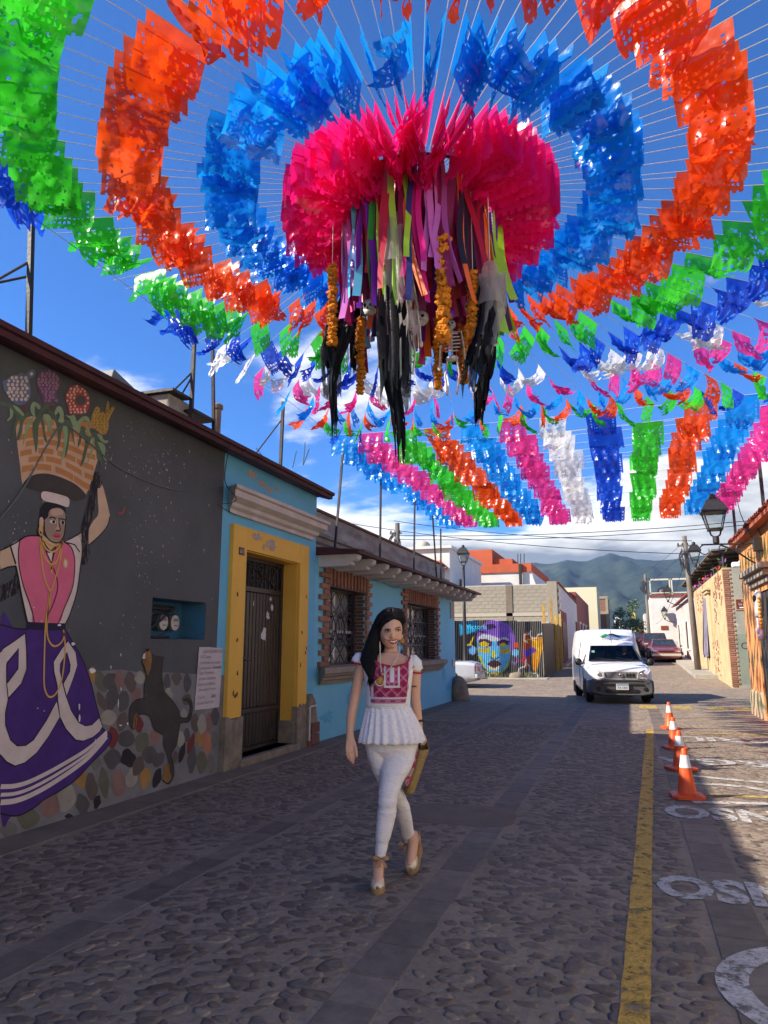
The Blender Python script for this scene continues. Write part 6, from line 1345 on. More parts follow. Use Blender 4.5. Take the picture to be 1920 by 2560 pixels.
# ---------------------------------------------------------------- cut plastic flags on strings
HUB = Vector((-1.38, 4.95, 5.12))
def film_mat(name, c, trans=.22, gloss=.03, bumpy=.16):
    """Thin coloured plastic film: part of the light goes through, part glints off."""
    m = bpy.data.materials.new(name); m.use_nodes = True; N, L = m.node_tree.nodes, m.node_tree.links; N.clear()
    out = N.new('ShaderNodeOutputMaterial'); df = N.new('ShaderNodeBsdfDiffuse'); tl = N.new('ShaderNodeBsdfTranslucent'); gl = N.new('ShaderNodeBsdfGlossy'); tr = N.new('ShaderNodeBsdfTransparent')
    oi = N.new('ShaderNodeObjectInfo'); mr = N.new('ShaderNodeMapRange'); mr.inputs[3].default_value = .8; mr.inputs[4].default_value = 1.12; L.new(oi.outputs['Random'], mr.inputs[0])
    hs = N.new('ShaderNodeHueSaturation'); hs.inputs['Color'].default_value = tuple(c) + (1,); L.new(mr.outputs[0], hs.inputs['Value'])
    for n in (df, tl): L.new(hs.outputs[0], n.inputs['Color'])
    gl.inputs['Roughness'].default_value = .26; gl.inputs['Color'].default_value = (.9, .9, .9, 1)
    tr.inputs['Color'].default_value = tuple(min(1, v*1.0 + .12) for v in c) + (1,)
    tcx = N.new('ShaderNodeTexCoord'); nz = N.new('ShaderNodeTexNoise'); nz.inputs['Scale'].default_value = 26; nz.inputs['Detail'].default_value = 3; L.new(tcx.outputs['Object'], nz.inputs['Vector'])
    bp = N.new('ShaderNodeBump'); bp.inputs['Strength'].default_value = bumpy; bp.inputs['Distance'].default_value = .012; L.new(nz.outputs['Fac'], bp.inputs['Height'])
    for n in (df, tl, gl): L.new(bp.outputs[0], n.inputs['Normal'])
    m1 = N.new('ShaderNodeMixShader'); m1.inputs[0].default_value = .55; L.new(df.outputs[0], m1.inputs[1]); L.new(tl.outputs[0], m1.inputs[2])
    m2 = N.new('ShaderNodeMixShader'); m2.inputs[0].default_value = trans; L.new(m1.outputs[0], m2.inputs[1]); L.new(tr.outputs[0], m2.inputs[2])
    m3 = N.new('ShaderNodeMixShader'); m3.inputs[0].default_value = gloss; L.new(m2.outputs[0], m3.inputs[1]); L.new(gl.outputs[0], m3.inputs[2])
    L.new(m3.outputs[0], out.inputs[0]); return m
FILM = {'pink': film_mat('film_magenta', (.95, .016, .25)), 'sky': film_mat('film_sky_blue', (.008, .34, .85)), 'orange': film_mat('film_orange', (.90, .10, .008)), 'green': film_mat('film_green', (.05, .62, .03)),
        'blue': film_mat('film_deep_blue', (.010, .085, .62)), 'white': film_mat('film_white', (.82, .82, .80), .14), 'rose': film_mat('film_rose', (.86, .055, .33))}
FW, FH = .45, .37
def flag_mesh(seed, curl_, wave, pinch, shear, pat, crumple=.014):
    r = random.Random(seed); nx, nz_ = 24, 18; vs_ = []; ph = [r.uniform(0, 6.28) for _ in range(6)]; kx = r.choice((1.0, 1.5, 2.0, 2.6))
    pts = [(0.0, 0.0)]; st = FH/nz_
    for j in range(nz_):
        v = (j + .5)/nz_; th = curl_*(v**1.3) + .35*math.sin(v*5 + ph[0])*wave*6
        pts.append((pts[-1][0] + st*math.sin(th), pts[-1][1] - st*math.cos(th)))
    for j in range(nz_ + 1):
        v = j/nz_; y0, z0 = pts[j]
        for i in range(nx + 1):
            uj, vj = (r.uniform(-.36, .36)/nx, r.uniform(-.36, .36)/nz_) if 1 < i < nx - 1 and 3 < j < nz_ - 1 else (0, 0)
            u = i/nx - .5 + uj; x = u*FW*(1 - pinch*v**1.4) + shear*v*FH
            loc = 1 + .35*math.sin(u*4 + ph[1])
            y = y0*loc + wave*v*math.sin(2*pi*kx*u + ph[2] + 2*v) + crumple*min(1, v*3)*noise.noise(Vector((u*6 + seed, v*6, seed*1.7)))*2
            z = z0 - wave*.5*v*math.sin(2*pi*kx*u*1.3 + ph[3]) + crumple*min(1, v*3)*noise.noise(Vector((u*8, v*8 + seed, 3.3)))*1.4
            vs_.append((x, y, z - vj*FH))
    fs = []
    for j in range(nz_):
        for i in range(nx):
            hole = False; u = i - nx/2 + .5; edge = i in (0, 1, nx-2, nx-1) or j < 4 or j > nz_ - 3
            if pat == 0: hole = (not edge) and (i + j) % 2 == 0 and (j > 11 or abs(u) > 8) and i % 2 == 0
            elif pat == 1: hole = (not edge) and ((i*3 + j*5 + (i*j) % 4) % 11 in (0, 4)) and abs(u) > 2
            elif pat == 2:
                rr = math.hypot(u, (j - 9.5)*1.1); a = math.atan2(j - 9.5, u); hole = (not edge) and ((3.2 < rr < 5.6 and math.sin(a*7) > .45) or (rr > 8.5 and (i + 2*j) % 5 == 0))
            elif pat == 3: hole = (not edge) and i % 4 == 1 and j % 4 == 2
            if j == nz_ - 1 and i % 3 == 2: hole = True
            if not hole: a = j*(nx+1) + i; fs.append((a, a+1, a+nx+2, a+nx+1))
    me = bpy.data.meshes.new('flag'); me.from_pydata(vs_, [], fs); me.materials.append(FILM['pink']); me.polygons.foreach_set('use_smooth', [True]*len(me.polygons)); return me
rf_ = random.Random(21)
FL_DENSE = [flag_mesh(100+i, rf_.uniform(-.55, .75), rf_.uniform(.008, .03), rf_.uniform(-.02, .1), rf_.uniform(-.1, .1), i % 4, .008) for i in range(12)]
FL_WILD = [flag_mesh(200+i, rf_.choice((-1, 1, 1))*rf_.uniform(.3, 1.9), rf_.uniform(.015, .06), rf_.uniform(.05, .5), rf_.uniform(-.3, .4), i % 4, .012) for i in range(18)]
FL_CALM = [flag_mesh(300+i, rf_.uniform(-.4, .5), rf_.uniform(.006, .03), rf_.uniform(-.02, .10), rf_.uniform(-.08, .08), i % 4, .006) for i in range(12)]
M_cord = mat('white_cord', (.66, .64, .6), None, 3, .7)
def hang_flag(parent, me, film, loc, rz, rx=0.0, s=1.0):
    o = bpy.data.objects.new('flag', me); COL.objects.link(o); o.parent = parent; o.matrix_parent_inverse = Matrix.Translation(-parent.location)
    o.location = loc; o.rotation_mode = 'ZXY' if False else 'XYZ'; o.rotation_euler = (rx, 0, rz); o.scale = (s, s, s)
    o.material_slots[0].link = 'OBJECT'; o.material_slots[0].material = FILM[film]; return o
ORDER = ['pink', 'sky', 'orange', 'green', 'blue', 'white', 'rose', 'sky', 'orange', 'green', 'blue', 'white', 'rose', 'sky']
def ring_r(j): return .82 + .68*min(j, 4) + .54*max(0, j - 4)
NS = 104; CNT = {}
GRP = 'strings of flags radiating from the hanging centrepiece'
for k in range(NS):
    a = 2*pi*(k + .35*rng.uniform(-.5, .5))/NS; d = Vector((math.cos(a), math.sin(a), 0))
    # the string runs to the rope on its side of the street
    lim = []
    if d.x < 0: lim.append((-4.72 - HUB.x)/d.x)
    if d.x > 0: lim.append((2.62 - HUB.x)/d.x)
    if d.y > 0: lim.append((11.15 - HUB.y)/d.y)
    if d.y < 0: lim.append((-1.2 - HUB.y)/d.y)
    ln = min(lim); e = HUB + d*ln; e.z = 5.18 + rng.uniform(-.04, .04)
    side = 'left roofs' if d.x < -.6 else 'right roofs' if d.x > .6 else 'far strings' if d.y > 0 else 'street behind the viewer'
    CNT[side] = CNT.get(side, -1) + 1
    s = thing('flag_string', 'flag string from the hanging centrepiece to the %s, %s counted anticlockwise' % (side, ORDN[CNT[side]]), 'bunting', HUB + d*.3, 'flag strings running to the ' + side)
    q = MB(); P_ = []
    for i in range(9):
        t = i/8; p = (HUB + d*.12).lerp(e, t); p.z -= .10*4*t*(1-t)*min(1, ln/6); P_.append(p)
    q.tube(P_, .0036, 4); q.build('cord', M_cord, s)
    j = 0
    while ring_r(j) < ln + .05 and j < len(ORDER):
        rad = min(ring_r(j) + rng.uniform(-.02, .02), ln - .27); t = (rad - .12)/(ln - .12)
        p = (HUB + d*.12).lerp(e, t); p.z -= .10*4*t*(1-t)*min(1, ln/6)
        skip = .02 if j < 2 else .06
        u_ = unproj(p.x, p.y, p.z - .2) if (p - Vector((0, 0, CAMH))).dot(ray(960, 1280)) > .3 else (-9999, 0)
        if not (-260 < u_[0] < 2180 and -330 < u_[1] < 2560): j += 1; continue
        if rng.random() > skip and p.y > .6:
            wild = (j >= 4 and rng.random() < .75) or (j >= 1 and rng.random() < .3)
            me_ = rng.choice(FL_WILD if wild else FL_DENSE)
            # the wind from the left swings the flags the same way
            wind = Vector((.85, .5)); cr_ = d.x*wind.y - d.y*wind.x
            hang_flag(s, me_, ORDER[j], p, a if rng.random() < .5 else a + pi, rng.gauss(0, .22) + 0.0*cr_, (1.14 if j == 0 else .90)*rng.uniform(.93, 1.07))
        j += 1
# straight strings across the street farther on
COLX = [(-4.62, 'sky'), (-4.08, 'rose'), (-3.48, 'green'), (-2.86, 'orange'), (-2.22, 'sky'), (-1.58, 'rose'), (-.93, 'white'), (-.2, 'blue'), (.5, 'green'), (1.18, 'orange'), (1.82, 'sky'), (2.42, 'rose')]
y = 11.3; n_ = 0; ords = ['first', 'second', 'third', 'fourth', 'fifth', 'sixth', 'seventh', 'eighth', 'ninth', 'tenth', 'eleventh', 'twelfth', 'thirteenth', 'fourteenth', 'fifteenth', 'sixteenth', 'seventeenth', 'eighteenth', 'nineteenth', 'twentieth', 'twenty-first', 'twenty-second', 'twenty-third', 'twenty-fourth', 'twenty-fifth', 'twenty-sixth', 'twenty-seventh', 'twenty-eighth']
while y < 19.7:
    s = thing('flag_string', 'straight flag string across the street, %s counted from the round canopy' % ords[n_], 'bunting', (-1, y, 5.15), 'straight flag strings across the street'); n_ += 1
    z0 = 5.2 + rng.uniform(-.05, .05); sag = rng.uniform(.05, .16); x0, x1 = -4.78, 2.62
    zz = lambda x: z0 - sag*4*((x - x0)/(x1 - x0))*(1 - (x - x0)/(x1 - x0))
    q = MB(); q.tube([(x0 + (x1-x0)*i/12, y, zz(x0 + (x1-x0)*i/12)) for i in range(13)], .0036, 4); q.build('cord', M_cord, s)
    for cx_, fm in COLX:
        if rng.random() < .05: continue
        x = cx_ + rng.gauss(0, .035); hang_flag(s, rng.choice(FL_CALM if rng.random() < .82 else FL_WILD), fm, (x, y, zz(x)), rng.gauss(0, .06) + (pi if rng.random() < .5 else 0), rng.gauss(0, .16), rng.uniform(.95, 1.05))
    y += .40
# ropes along the roofs that take the string ends
for x_, lb in ((-4.74, 'thin rope along the left roof poles holding the flag strings'), (2.63, 'thin rope along the right eave holding the flag strings')):
    q = MB(); q.tube([(x_, -1 + 1.5*i, 5.2 + .02*math.sin(i*2.1)) for i in range(15)], .005, 4); tag(q.build('edge_rope', M_cord), lb, 'rope')
for y_ in (12.2, 15.6, 19.6):
    q = MB(); q.box(2.68, 2.74, y_ - .03, y_ + .03, 3.85, 5.3); tag(q.build('steel_pole', M_steel), 'dark pole on the right roof edge, %s' % {12.2: 'nearest', 15.6: 'second', 19.6: 'farthest'}[y_], 'pole', 'poles on the right roof')

# ---------------------------------------------------------------- the hanging centrepiece
cp = thing('ribbon_centrepiece', 'round hanging centrepiece of many coloured satin ribbons under the flags', 'decoration', HUB + Vector((0, 0, -.2)))
q = MB()
for rad, z in ((.60, 4.98), (.36, 5.02)): q.tube([HUB.xy.to_3d() + Vector((rad*math.cos(2*pi*i/36), rad*math.sin(2*pi*i/36), z)) for i in range(37)], .012, 6)
for i in range(4): a = pi*i/4; q.tube([HUB.xy.to_3d() + Vector((.6*math.cos(a), .6*math.sin(a), 4.98)), HUB.xy.to_3d() + Vector((-.6*math.cos(a), -.6*math.sin(a), 4.98))], .01, 5)
q.build('hoop', M_steel, cp)
q = MB(); q.lathe([(.02, 4.95), (.07, 4.98), (.08, 5.1), (.04, 5.18)], HUB.xy.to_3d(), 10); q.build('hub', mat('gold_foil', (.7, .45, .08), None, 3, .25, metal=.8), cp)
def satin(n_, c): return mat('satin_' + n_, c, tuple(v*.82 for v in c), 3, .38, .05, 10, spec=.5)
RC = {'lime': (.35, .62, .03), 'gold': (.75, .38, .02), 'violet': (.17, .02, .36), 'lilac': (.55, .14, .5), 'magenta': (.62, .01, .2), 'red': (.42, .008, .03), 'wine': (.2, .005, .05), 'orange': (.85, .14, .01), 'cyan': (.12, .5, .75), 'black': (.015, .013, .016), 'green': (.03, .3, .05), 'silver': (.5, .5, .55), 'navy': (.02, .03, .16), 'yellow': (.7, .6, .12)}
def pick(a):
    # colours keep to sectors as in the real piece; a = 0 points right, seen from the viewer's side
    c = math.cos(a)
    if c < -.85: return rng.choice(('lilac', 'violet', 'gold', 'magenta'))
    if c < -.6: return rng.choice(('cyan', 'violet', 'red', 'violet', 'wine'))
    if c < -.3: return rng.choice(('lime', 'lime', 'yellow', 'lime', 'green', 'red'))
    if c < 0: return rng.choice(('silver', 'navy', 'lime', 'red', 'orange', 'magenta', 'wine'))
    if c < .35: return rng.choice(('lilac', 'magenta', 'lilac', 'wine', 'violet', 'magenta', 'black'))
    if c < .8: return rng.choice(('orange', 'orange', 'orange', 'black', 'red', 'wine'))
    return rng.choice(('lime', 'green', 'lime', 'violet', 'lime'))
rt_ = Vector((.96, .27, 0)); fw_ = Vector((-.27, .96, 0)); NR = 240
for k in range(NR):
    ring = rng.choice((.6, .6, .58, .4, .36)); a = rng.uniform(0, 2*pi); c0 = HUB.xy.to_3d() + rt_*(ring*math.cos(a)) + fw_*(ring*math.sin(a)) + Vector((0, 0, 4.98))
    col = pick(a) if ring > .5 else rng.choice(('wine', 'red', 'magenta', 'wine', 'violet', 'orange', 'navy')); ln = rng.uniform(.8, 1.15) if math.sin(a) < .2 else rng.uniform(.9, 1.3)
    tw = rng.uniform(-.8, .8); ta = rng.uniform(-.5, .5); bx, by = rng.gauss(.03, .05), rng.gauss(0, .04); w = rng.choice((.042, .05, .06)); q = MB(); L_, R__ = [], []
    for i in range(9):
        t = i/8; c_ = c0 + Vector((bx*t*t + .012*math.sin(t*7 + k), by*t*t + .012*math.cos(t*6 + k), -ln*t)); an = ta + tw*t; dv = (rt_*math.cos(an) + fw_*math.sin(an))*(w/2); L_.append(c_ - dv); R__.append(c_ + dv)
    q.add(L_ + R__, [(i, i+1, 10+i, 9+i) for i in range(8)]); q.build('ribbon', satin(col, RC[col]), cp, smooth=True)

# strings of marigolds
def flower_me():
    q = MB(); n = 16; rings = []
    for z, r_, am in ((-.022, .012, 0), (-.02, .040, .10), (-.004, .052, .18), (.006, .050, .18), (.018, .036, .2), (.022, .01, .1)):
        rings.append([(r_*(1 + am*math.sin(i*2*pi*5/n + z*90))*math.cos(2*pi*i/n), r_*(1 + am*math.sin(i*2*pi*5/n + z*90))*math.sin(2*pi*i/n), z + .006*math.cos(i*2*pi*4/n)) for i in range(n)])
    q.loft(rings); return q
M_mari = mat('marigold', (.68, .26, .012), (.46, .13, .008), 60, .8, .6, 80, rand=.3)
fm_ = flower_me().mesh('marigold', M_mari)
for i, (px_, y0, y1, Y_, s_, lb) in enumerate(((718, 575, 742, 4.55, 1.0, 'marigold garland farthest left under the ribbons'), (779, 690, 848, 4.75, .85, 'second marigold garland from the left, long and thin'), (958, 520, 738, 4.45, 1.25, 'thickest marigold garland in the middle, hanging highest'), (946, 690, 836, 4.9, .9, 'dark thin marigold garland just left of the thickest one'), (1001, 670, 822, 4.9, .9, 'marigold garland between the thickest one and the right black shroud'), (1021, 590, 728, 4.6, 1.05, 'short marigold garland at the right against the green ribbons'), (850, 700, 832, 4.8, .6, 'thin marigold strand beside the central black shroud'))):
    a = ay(px_*KS, y0*KS, Y_); b = ay(px_*KS, y1*KS, Y_); g = thing('marigold_garland', lb, 'garland', a, 'marigold garlands'); n = max(8, int((a - b).length/(.036*s_))); b.z = min(b.z, a.z - .3)
    q = MB(); q.tube([Vector((a.x, a.y, 4.98)), a, b], .003, 4); q.build('thread', M_cord, g)
    for k in range(n + 1):
        o = link('marigold', fm_, g); o.matrix_parent_inverse = Matrix.Translation(-g.location); p = a.lerp(b, k/n) + Vector((rng.gauss(0, .003) + (.04*math.sin(k*.16) if i == 6 else 0), rng.gauss(0, .003), 0)); o.location = p; sc_ = .8*s_*rng.uniform(.8, 1.15); o.scale = (sc_, sc_, sc_*1.05); o.rotation_euler = (rng.gauss(0, .2), rng.gauss(0, .2), rng.uniform(0, 6))
# black shrouds with white hoods
M_tulle = film_mat('black_tulle', (.016, .015, .018), .06, .004, .2); M_gauze = film_mat('white_gauze', (.8, .76, .74), .68, .004, .2); M_greyt = film_mat('grey_tulle', (.10, .10, .105), .6, .004, .2)
def shroud(label, px_, y_hood, y_top, y_mid, y_bot, Y_, w, seed, lean=0.0, hood=True):
    r = random.Random(seed); g = thing('veiled_ghost', label, 'decoration', ay(px_*KS, y_top*KS, Y_), 'veiled ghosts under the ribbons')
    def drape(name, m_, ya, yb, wa, wb, amp, rag, off=0.0, folds=7, tearf=.0):
        a = ay(px_*KS, ya*KS, Y_); b = ay((px_ + lean)*KS, yb*KS, Y_); q = MB(); n, mrows = 40, 14; rings = []
        for j in range(mrows + 1):
            t = j/mrows; c_ = a.lerp(b, t); ww = (wa + (wb - wa)*min(1, t*1.6))*(1 - .25*max(0, t - .6)); ring_ = []
            for i in range(n):
                an = 2*pi*i/n; fo = 1 + amp*math.sin(folds*an + seed + 1.3*math.sin(t*4 + seed)) + .12*noise.noise(Vector((an, t*4, seed*2.1)))
                dz = -rag*(.5 + .5*math.sin(an*5.3 + seed) + r.uniform(-.4, .4))*t**3
                ring_.append(c_ + rt_*(ww*fo*math.cos(an)) + fw_*(ww*.75*fo*math.sin(an)) + Vector((off + .03*math.sin(t*5 + seed), 0, dz)))
            rings.append(ring_)
        q.loft(rings, caps=False)
        if tearf: q.f = [f for f in q.f if r.random() > tearf*((f[0]//n)/mrows)**1.5]; q.mi = [0]*len(q.f)
        return q.build(name, m_, g, smooth=True)
    drape('shroud', M_tulle, y_top, y_mid, .03, w, .22, .12); drape('tail', M_tulle, y_mid - 60, y_bot, w*.8, w*.42, .3, .25, .015, 6, .12); drape('grey_layer', M_greyt, y_top + 20, y_mid + 25, .035, w*1.12, .3, .2, -.01, 5, .2)
    if hood:
        a = ay(px_*KS, y_hood*KS, Y_); b = ay(px_*KS, (y_top + 30)*KS, Y_); q = MB(); h_ = a.z - b.z
        q.loft([[a + Vector((0, 0, -h_*t)) + rt_*(rr*math.cos(2*pi*i/14)) + fw_*(rr*math.sin(2*pi*i/14)) for i in range(14)] for t, rr in ((0, .012), (.08, .045), (.3, .06), (.6, .062), (1, .075), (1.5, .095))], caps=False); q.build('hood', M_gauze, g, smooth=True)
        drape('gauze_veil', M_gauze, y_top - 5, y_mid - 60, .075, w*1.05, .35, .3, .05, 5, .6)
    q = MB(); q.tube([ay(px_*KS, y_hood*KS, Y_), Vector((ay(px_*KS, y_hood*KS, Y_).x, Y_, 4.98))], .003, 4); q.build('thread', M_cord, g); return g
shroud('central veiled ghost with white hood and long black shroud', 850, 458, 505, 790, 930, 4.42, .088, 3)
shroud('left black ghost shroud hanging lowest at the left', 738, 590, 640, 770, 868, 4.6, .058, 8, -22, False)
shroud('right veiled ghost in black with a torn grey veil', 1058, 565, 600, 760, 838, 4.6, .068, 5, -26)
shroud('short black rag between the left garlands', 760, 640, 650, 700, 742, 4.8, .05, 11, 0, False)
# skulls and small skeletons
M_bone = mat('bone_plastic', (.62, .56, .50), (.5, .45, .4), 12, .45, .1, 20)
def skull_parts(parent, c, s, name='cranium'):
    c = Vector(c); q = MB(); q.ball(c + Vector((0, 0, .1*s)), (.5*s, .6*s, .52*s), 14, 10); q.loft([[c + Vector((x*.26*s*k_, -.36*s + y*.16*s, z_*s)) for x, y in ((-1,-1),(1,-1),(1,1),(-1,1))] for z_, k_ in ((-.25, 1.25), (-.42, 1.1), (-.62, .85))]); cr_ = q.build(name, M_bone, parent, smooth=True)
    q = MB(); 
    for sx in (-1, 1): q.ball(c + Vector((sx*.2*s, -.52*s, .02*s)), (.13*s, .1*s, .13*s), 8, 6)
    q.ball(c + Vector((0, -.54*s, -.2*s)), (.05*s, .08*s, .08*s), 6, 5); q.build('eye_sockets', M_dark, cr_, smooth=True)
for px_, py_, Y_, s_, lb in ((800, 666, 4.6, .11, 'round white skull between the left garlands'), (911, 690, 4.8, .105, 'white skull with dark eyes right of the small skeleton'), (1017, 668, 4.75, .095, 'white skull behind the short right garland')):
    c_ = ay(px_*KS, py_*KS, Y_); g = thing('toy_skull', lb, 'skull', c_, 'hanging skulls'); skull_parts(g, c_, s_); q = MB(); q.tube([c_, Vector((c_.x, c_.y, 4.98))], .003, 4); q.build('thread', M_cord, g)
def skeleton(label, px_, y0, y1, Y_):
    a = ay(px_*KS, y0*KS, Y_); b = ay(px_*KS, y1*KS, Y_); H_ = a.z - b.z; s = H_/1.0; g = thing('toy_skeleton', label, 'skeleton', a, 'hanging skeletons'); o_ = Vector((a.x, a.y, b.z))
    P3 = lambda x, z, y=0: o_ + Vector((x*s, y*s, z*s))
    skull_parts(g, P3(0, .92), .11*s, 'skull'); q = MB(); q.tube([P3(0, .86), P3(0, .48)], .014*s, 6); q.build('spine', M_bone, g)
    q = MB()
    for k in range(6):
        z = .80 - .045*k; w = (.075, .095, .105, .105, .095, .075)[k]; q.tube([P3(w*math.cos(t), z - .02*math.sin(t), -.06*abs(math.sin(t))) for t in [pi*i/10 for i in range(11)]], .009*s, 5)
    q.build('ribcage', M_bone, g); q = MB(); q.ball(P3(0, .48), (.085*s, .045*s, .045*s), 10, 6); q.build('pelvis', M_bone, g, smooth=True)
    for sx in (-1, 1):
        q = MB(); q.tube([P3(0, .83), P3(sx*.12, .82), P3(sx*.15, .62), P3(sx*.16, .42)], .012*s, 5); q.ball(P3(sx*.165, .38), (.022*s, .015*s, .045*s), 6, 5); q.build('arm', M_bone, g)
        q = MB(); q.tube([P3(sx*.06, .46), P3(sx*.09, .26), P3(sx*.06, .03)], .014*s, 5); q.ball(P3(sx*.06, .02, -.02), (.018*s, .04*s, .018*s), 6, 5); q.build('leg', M_bone, g)
    q = MB(); q.tube([P3(0, 1), Vector((a.x, a.y, 4.98))], .003, 4); q.build('thread', M_cord, g)
skeleton('small pale skeleton hanging right of the central ghost', 881, 645, 812, 4.5)
skeleton('second small skeleton hanging near the right garlands', 975, 690, 855, 4.85)
# ---------------------------------------------------------------- traffic cones
M_cone = mat('cone_orange', (.80, .10, .018), (.66, .08, .015), 6, .45, .05, 20, spec=.4, specks=((9, .66, .08, (.25, .06, .03), (1, 1, .6)), (30, .72, .03, (.12, .06, .045), (1, 1, 1))), rand=.08); M_band = mat('cone_band', (.78, .76, .78), (.66, .64, .66), 12, .35)
def make_cone():
    o = thing('traffic_cone', 'x', 'traffic cone', (0, 0, 0), 'traffic cones in a row', world=False)
    q = MB(); h = .55
    rr = lambda z: .112 - (.112 - .032)*(z - .05)/(h - .05)
    q.lathe([(.135, .03), (.118, .05), (rr(.06), .06), (rr(.33), .33), (rr(.45), .45), (rr(.535), .535), (rr(.55)*.8, .55), (rr(.55)*.55, .545)], n=24); q.build('body', M_cone, o, smooth=True, auto=50)
    q = MB(); q.lathe([(rr(.335) + .0025, .335), (rr(.475) + .0025, .475), (rr(.475), .476), (rr(.335), .334)], n=24); q.build('reflective_band', M_band, o, smooth=True, auto=50)
    q = MB(); pts = []
    for k in range(4):
        a = pi/4 + k*pi/2
        for da in (-.16, .16): pts.append((.235*math.cos(a + da), .235*math.sin(a + da)))
    q.loft([[(x, y, 0) for x, y in pts], [(x, y, .03) for x, y in pts], [(x*.86, y*.86, .042) for x, y in pts], [(x*.6, y*.6, .05) for x, y in pts]]); q.build('base', M_cone, o)
    return o
cone0 = make_cone(); cone0.scale = (.82, .82, .86)
for i, ((px_, py_), rz_, lb) in enumerate((((1719, 1995), .12, 'orange traffic cone nearest the viewer, largest of the row'), ((1703, 1925), .5, 'second orange traffic cone, just behind the nearest'), ((1687, 1872), .3, 'third orange traffic cone from the viewer'), ((1676, 1822), .2, 'farthest orange traffic cone, smallest of the row'))):
    c_ = cone0 if i == 0 else copy_tree(cone0); p = az(px_, py_); c_.location = (p.x, p.y, .008); c_.rotation_euler = (0, 0, rz_); c_['label'] = lb; c_.scale = (.82 + .02*(i % 2), .82 + .02*(i % 2), .86 - .02*(i % 3))

# ---------------------------------------------------------------- vehicles
def section(y, z0, wb, w, zm, zb, wt, zt, crown=.02):
    h = [(0, z0), (wb*.7, z0), (wb, z0 + .03), (w - .01, zm - .12), (w, zm), (w - .008, zb), ((w + wt)/2, (zb + zt)/2 + (.0 if zt - zb < .3 else .02)), (wt + .015, zt - .07), (wt - .05, zt - .008), (wt*.5, zt + crown*.7), (0, zt + crown)]
    return [(x, y, z) for x, z in h] + [(-x, y, z) for x, z in reversed(h[1:-1])]
M_tyre = mat('tyre_rubber', (.018, .018, .019), (.03, .028, .027), 20, .85, .2, 60); M_rim = mat('rim_metal', (.42, .42, .43), None, 3, .35, metal=.7); M_lens = mat('headlamp_glass', (.62, .63, .62), (.3, .3, .3), 30, .08, spec=.8, coat=1.0)
M_glass = mat('dark_car_glass', (.02, .025, .028), (.035, .045, .05), 3, .05, spec=.8, coat=.5); M_plas = mat('grey_plastic', (.065, .068, .072), (.08, .083, .087), 12, .55, .1, 40); M_blkp = mat('black_plastic', (.02, .02, .021), None, 3, .5); M_red = mat('tail_red', (.5, .015, .012), None, 3, .15, coat=.6); M_chrome = mat('chrome', (.6, .6, .6), None, 3, .15, metal=.9); M_plate = mat('plate_white', (.62, .62, .6), None, 3, .5)
def wheel(parent, x, y, r, w):
    s = 1 if x > 0 else -1; t = MB(); t.lathe([(r*.62, -w/2), (r*.93, -w/2), (r, -w*.36), (r, w*.36), (r*.93, w/2), (r*.62, w/2)], n=24); q = MB(); q.add([(x + z_, y + x_, r + y_) for x_, y_, z_ in t.v], t.f); ty = q.build('wheel', M_tyre, parent, smooth=True, auto=40)
    t = MB(); t.lathe([(.02, w*.30), (r*.2, w*.34), (r*.5, w*.30), (r*.62, w*.45), (r*.64, w*.40), (r*.6, -w*.3), (.05, -w*.3)], n=20); q = MB(); q.add([(x + s*z_, y + x_, r + y_) for x_, y_, z_ in t.v], t.f); q.build('rim', M_rim, ty, smooth=True, auto=40)
# --- the white delivery van
van = thing('delivery_van', 'white box-roofed delivery van driving out of the crossing', 'van', (-.385 - .75*.31, 21.27 + .0, 0), world=False, rz=R(10))
vdir = Vector((math.sin(R(10)), -math.cos(R(10)), 0)); fa = Vector((-.385, 21.27, 0)); van.location = fa + vdir*.75
M_vw = mat('white_car_paint', (.74, .74, .73), (.70, .70, .69), 1.5, .28, spec=.5, coat=.6)
ST = [(0.0, .34, .50, .62, .50, .64, .56, .72), (.03, .26, .62, .74, .48, .74, .68, .86), (.12, .22, .70, .82, .48, .82, .75, .945), (.42, .2, .76, .85, .48, .90, .755, 1.02), (.78, .2, .78, .86, .5, .94, .76, 1.07), (.84, .2, .78, .86, .5, .95, .745, 1.10), (1.30, .2, .78, .865, .5, .97, .62, 1.52), (1.42, .2, .78, .87, .5, 1.0, .65, 1.60), (1.76, .2, .78, .875, .5, 1.2, .71, 1.88), (1.90, .2, .78, .88, .5, 1.3, .74, 1.97), (2.05, .2, .78, .885, .5, 1.4, .77, 2.0), (3.55, .2, .78, .885, .5, 1.4, .77, 2.0), (3.78, .24, .77, .875, .5, 1.3, .76, 1.94), (3.86, .32, .72, .82, .5, 1.1, .70, 1.66)]
q = MB(); q.loft([section(*s) for s in ST]); 
def open_ws(f):
    vs4 = [q.v[i] for i in f]
    return len(f) == 4 and all(.83 < v[1] < 1.4 for v in vs4) and all(v[2] > 1.07 and abs(v[0]) < .72 for v in vs4) and min(abs(v[0]) for v in vs4) < .7 and all(abs(v[0]) < .70 for v in vs4)
q.f = [f for f in q.f if not open_ws(f)]; q.mi = [0]*len(q.f)
body = q.build('body', M_vw, van, smooth=True, auto=32)
def arch(x, y, r):
    t = MB(); n = 16; s = 1 if x > 0 else -1; t.add([(x + s*.005, y + r*math.cos(pi*k/n), .3 + r*math.sin(pi*k/n)) for k in range(n+1)] + [(x + s*.005, y + r, .12), (x + s*.005, y - r, .12)], [list(range(n+1)) + [n+2, n+1]]); return t
for x in (-.84, .84):
    for y in (.75, 3.26):
        wheel(van, x*.9, y, .31, .19); t = arch(x*1.045, y, .36); t.build('wheel_arch', M_dark, van)
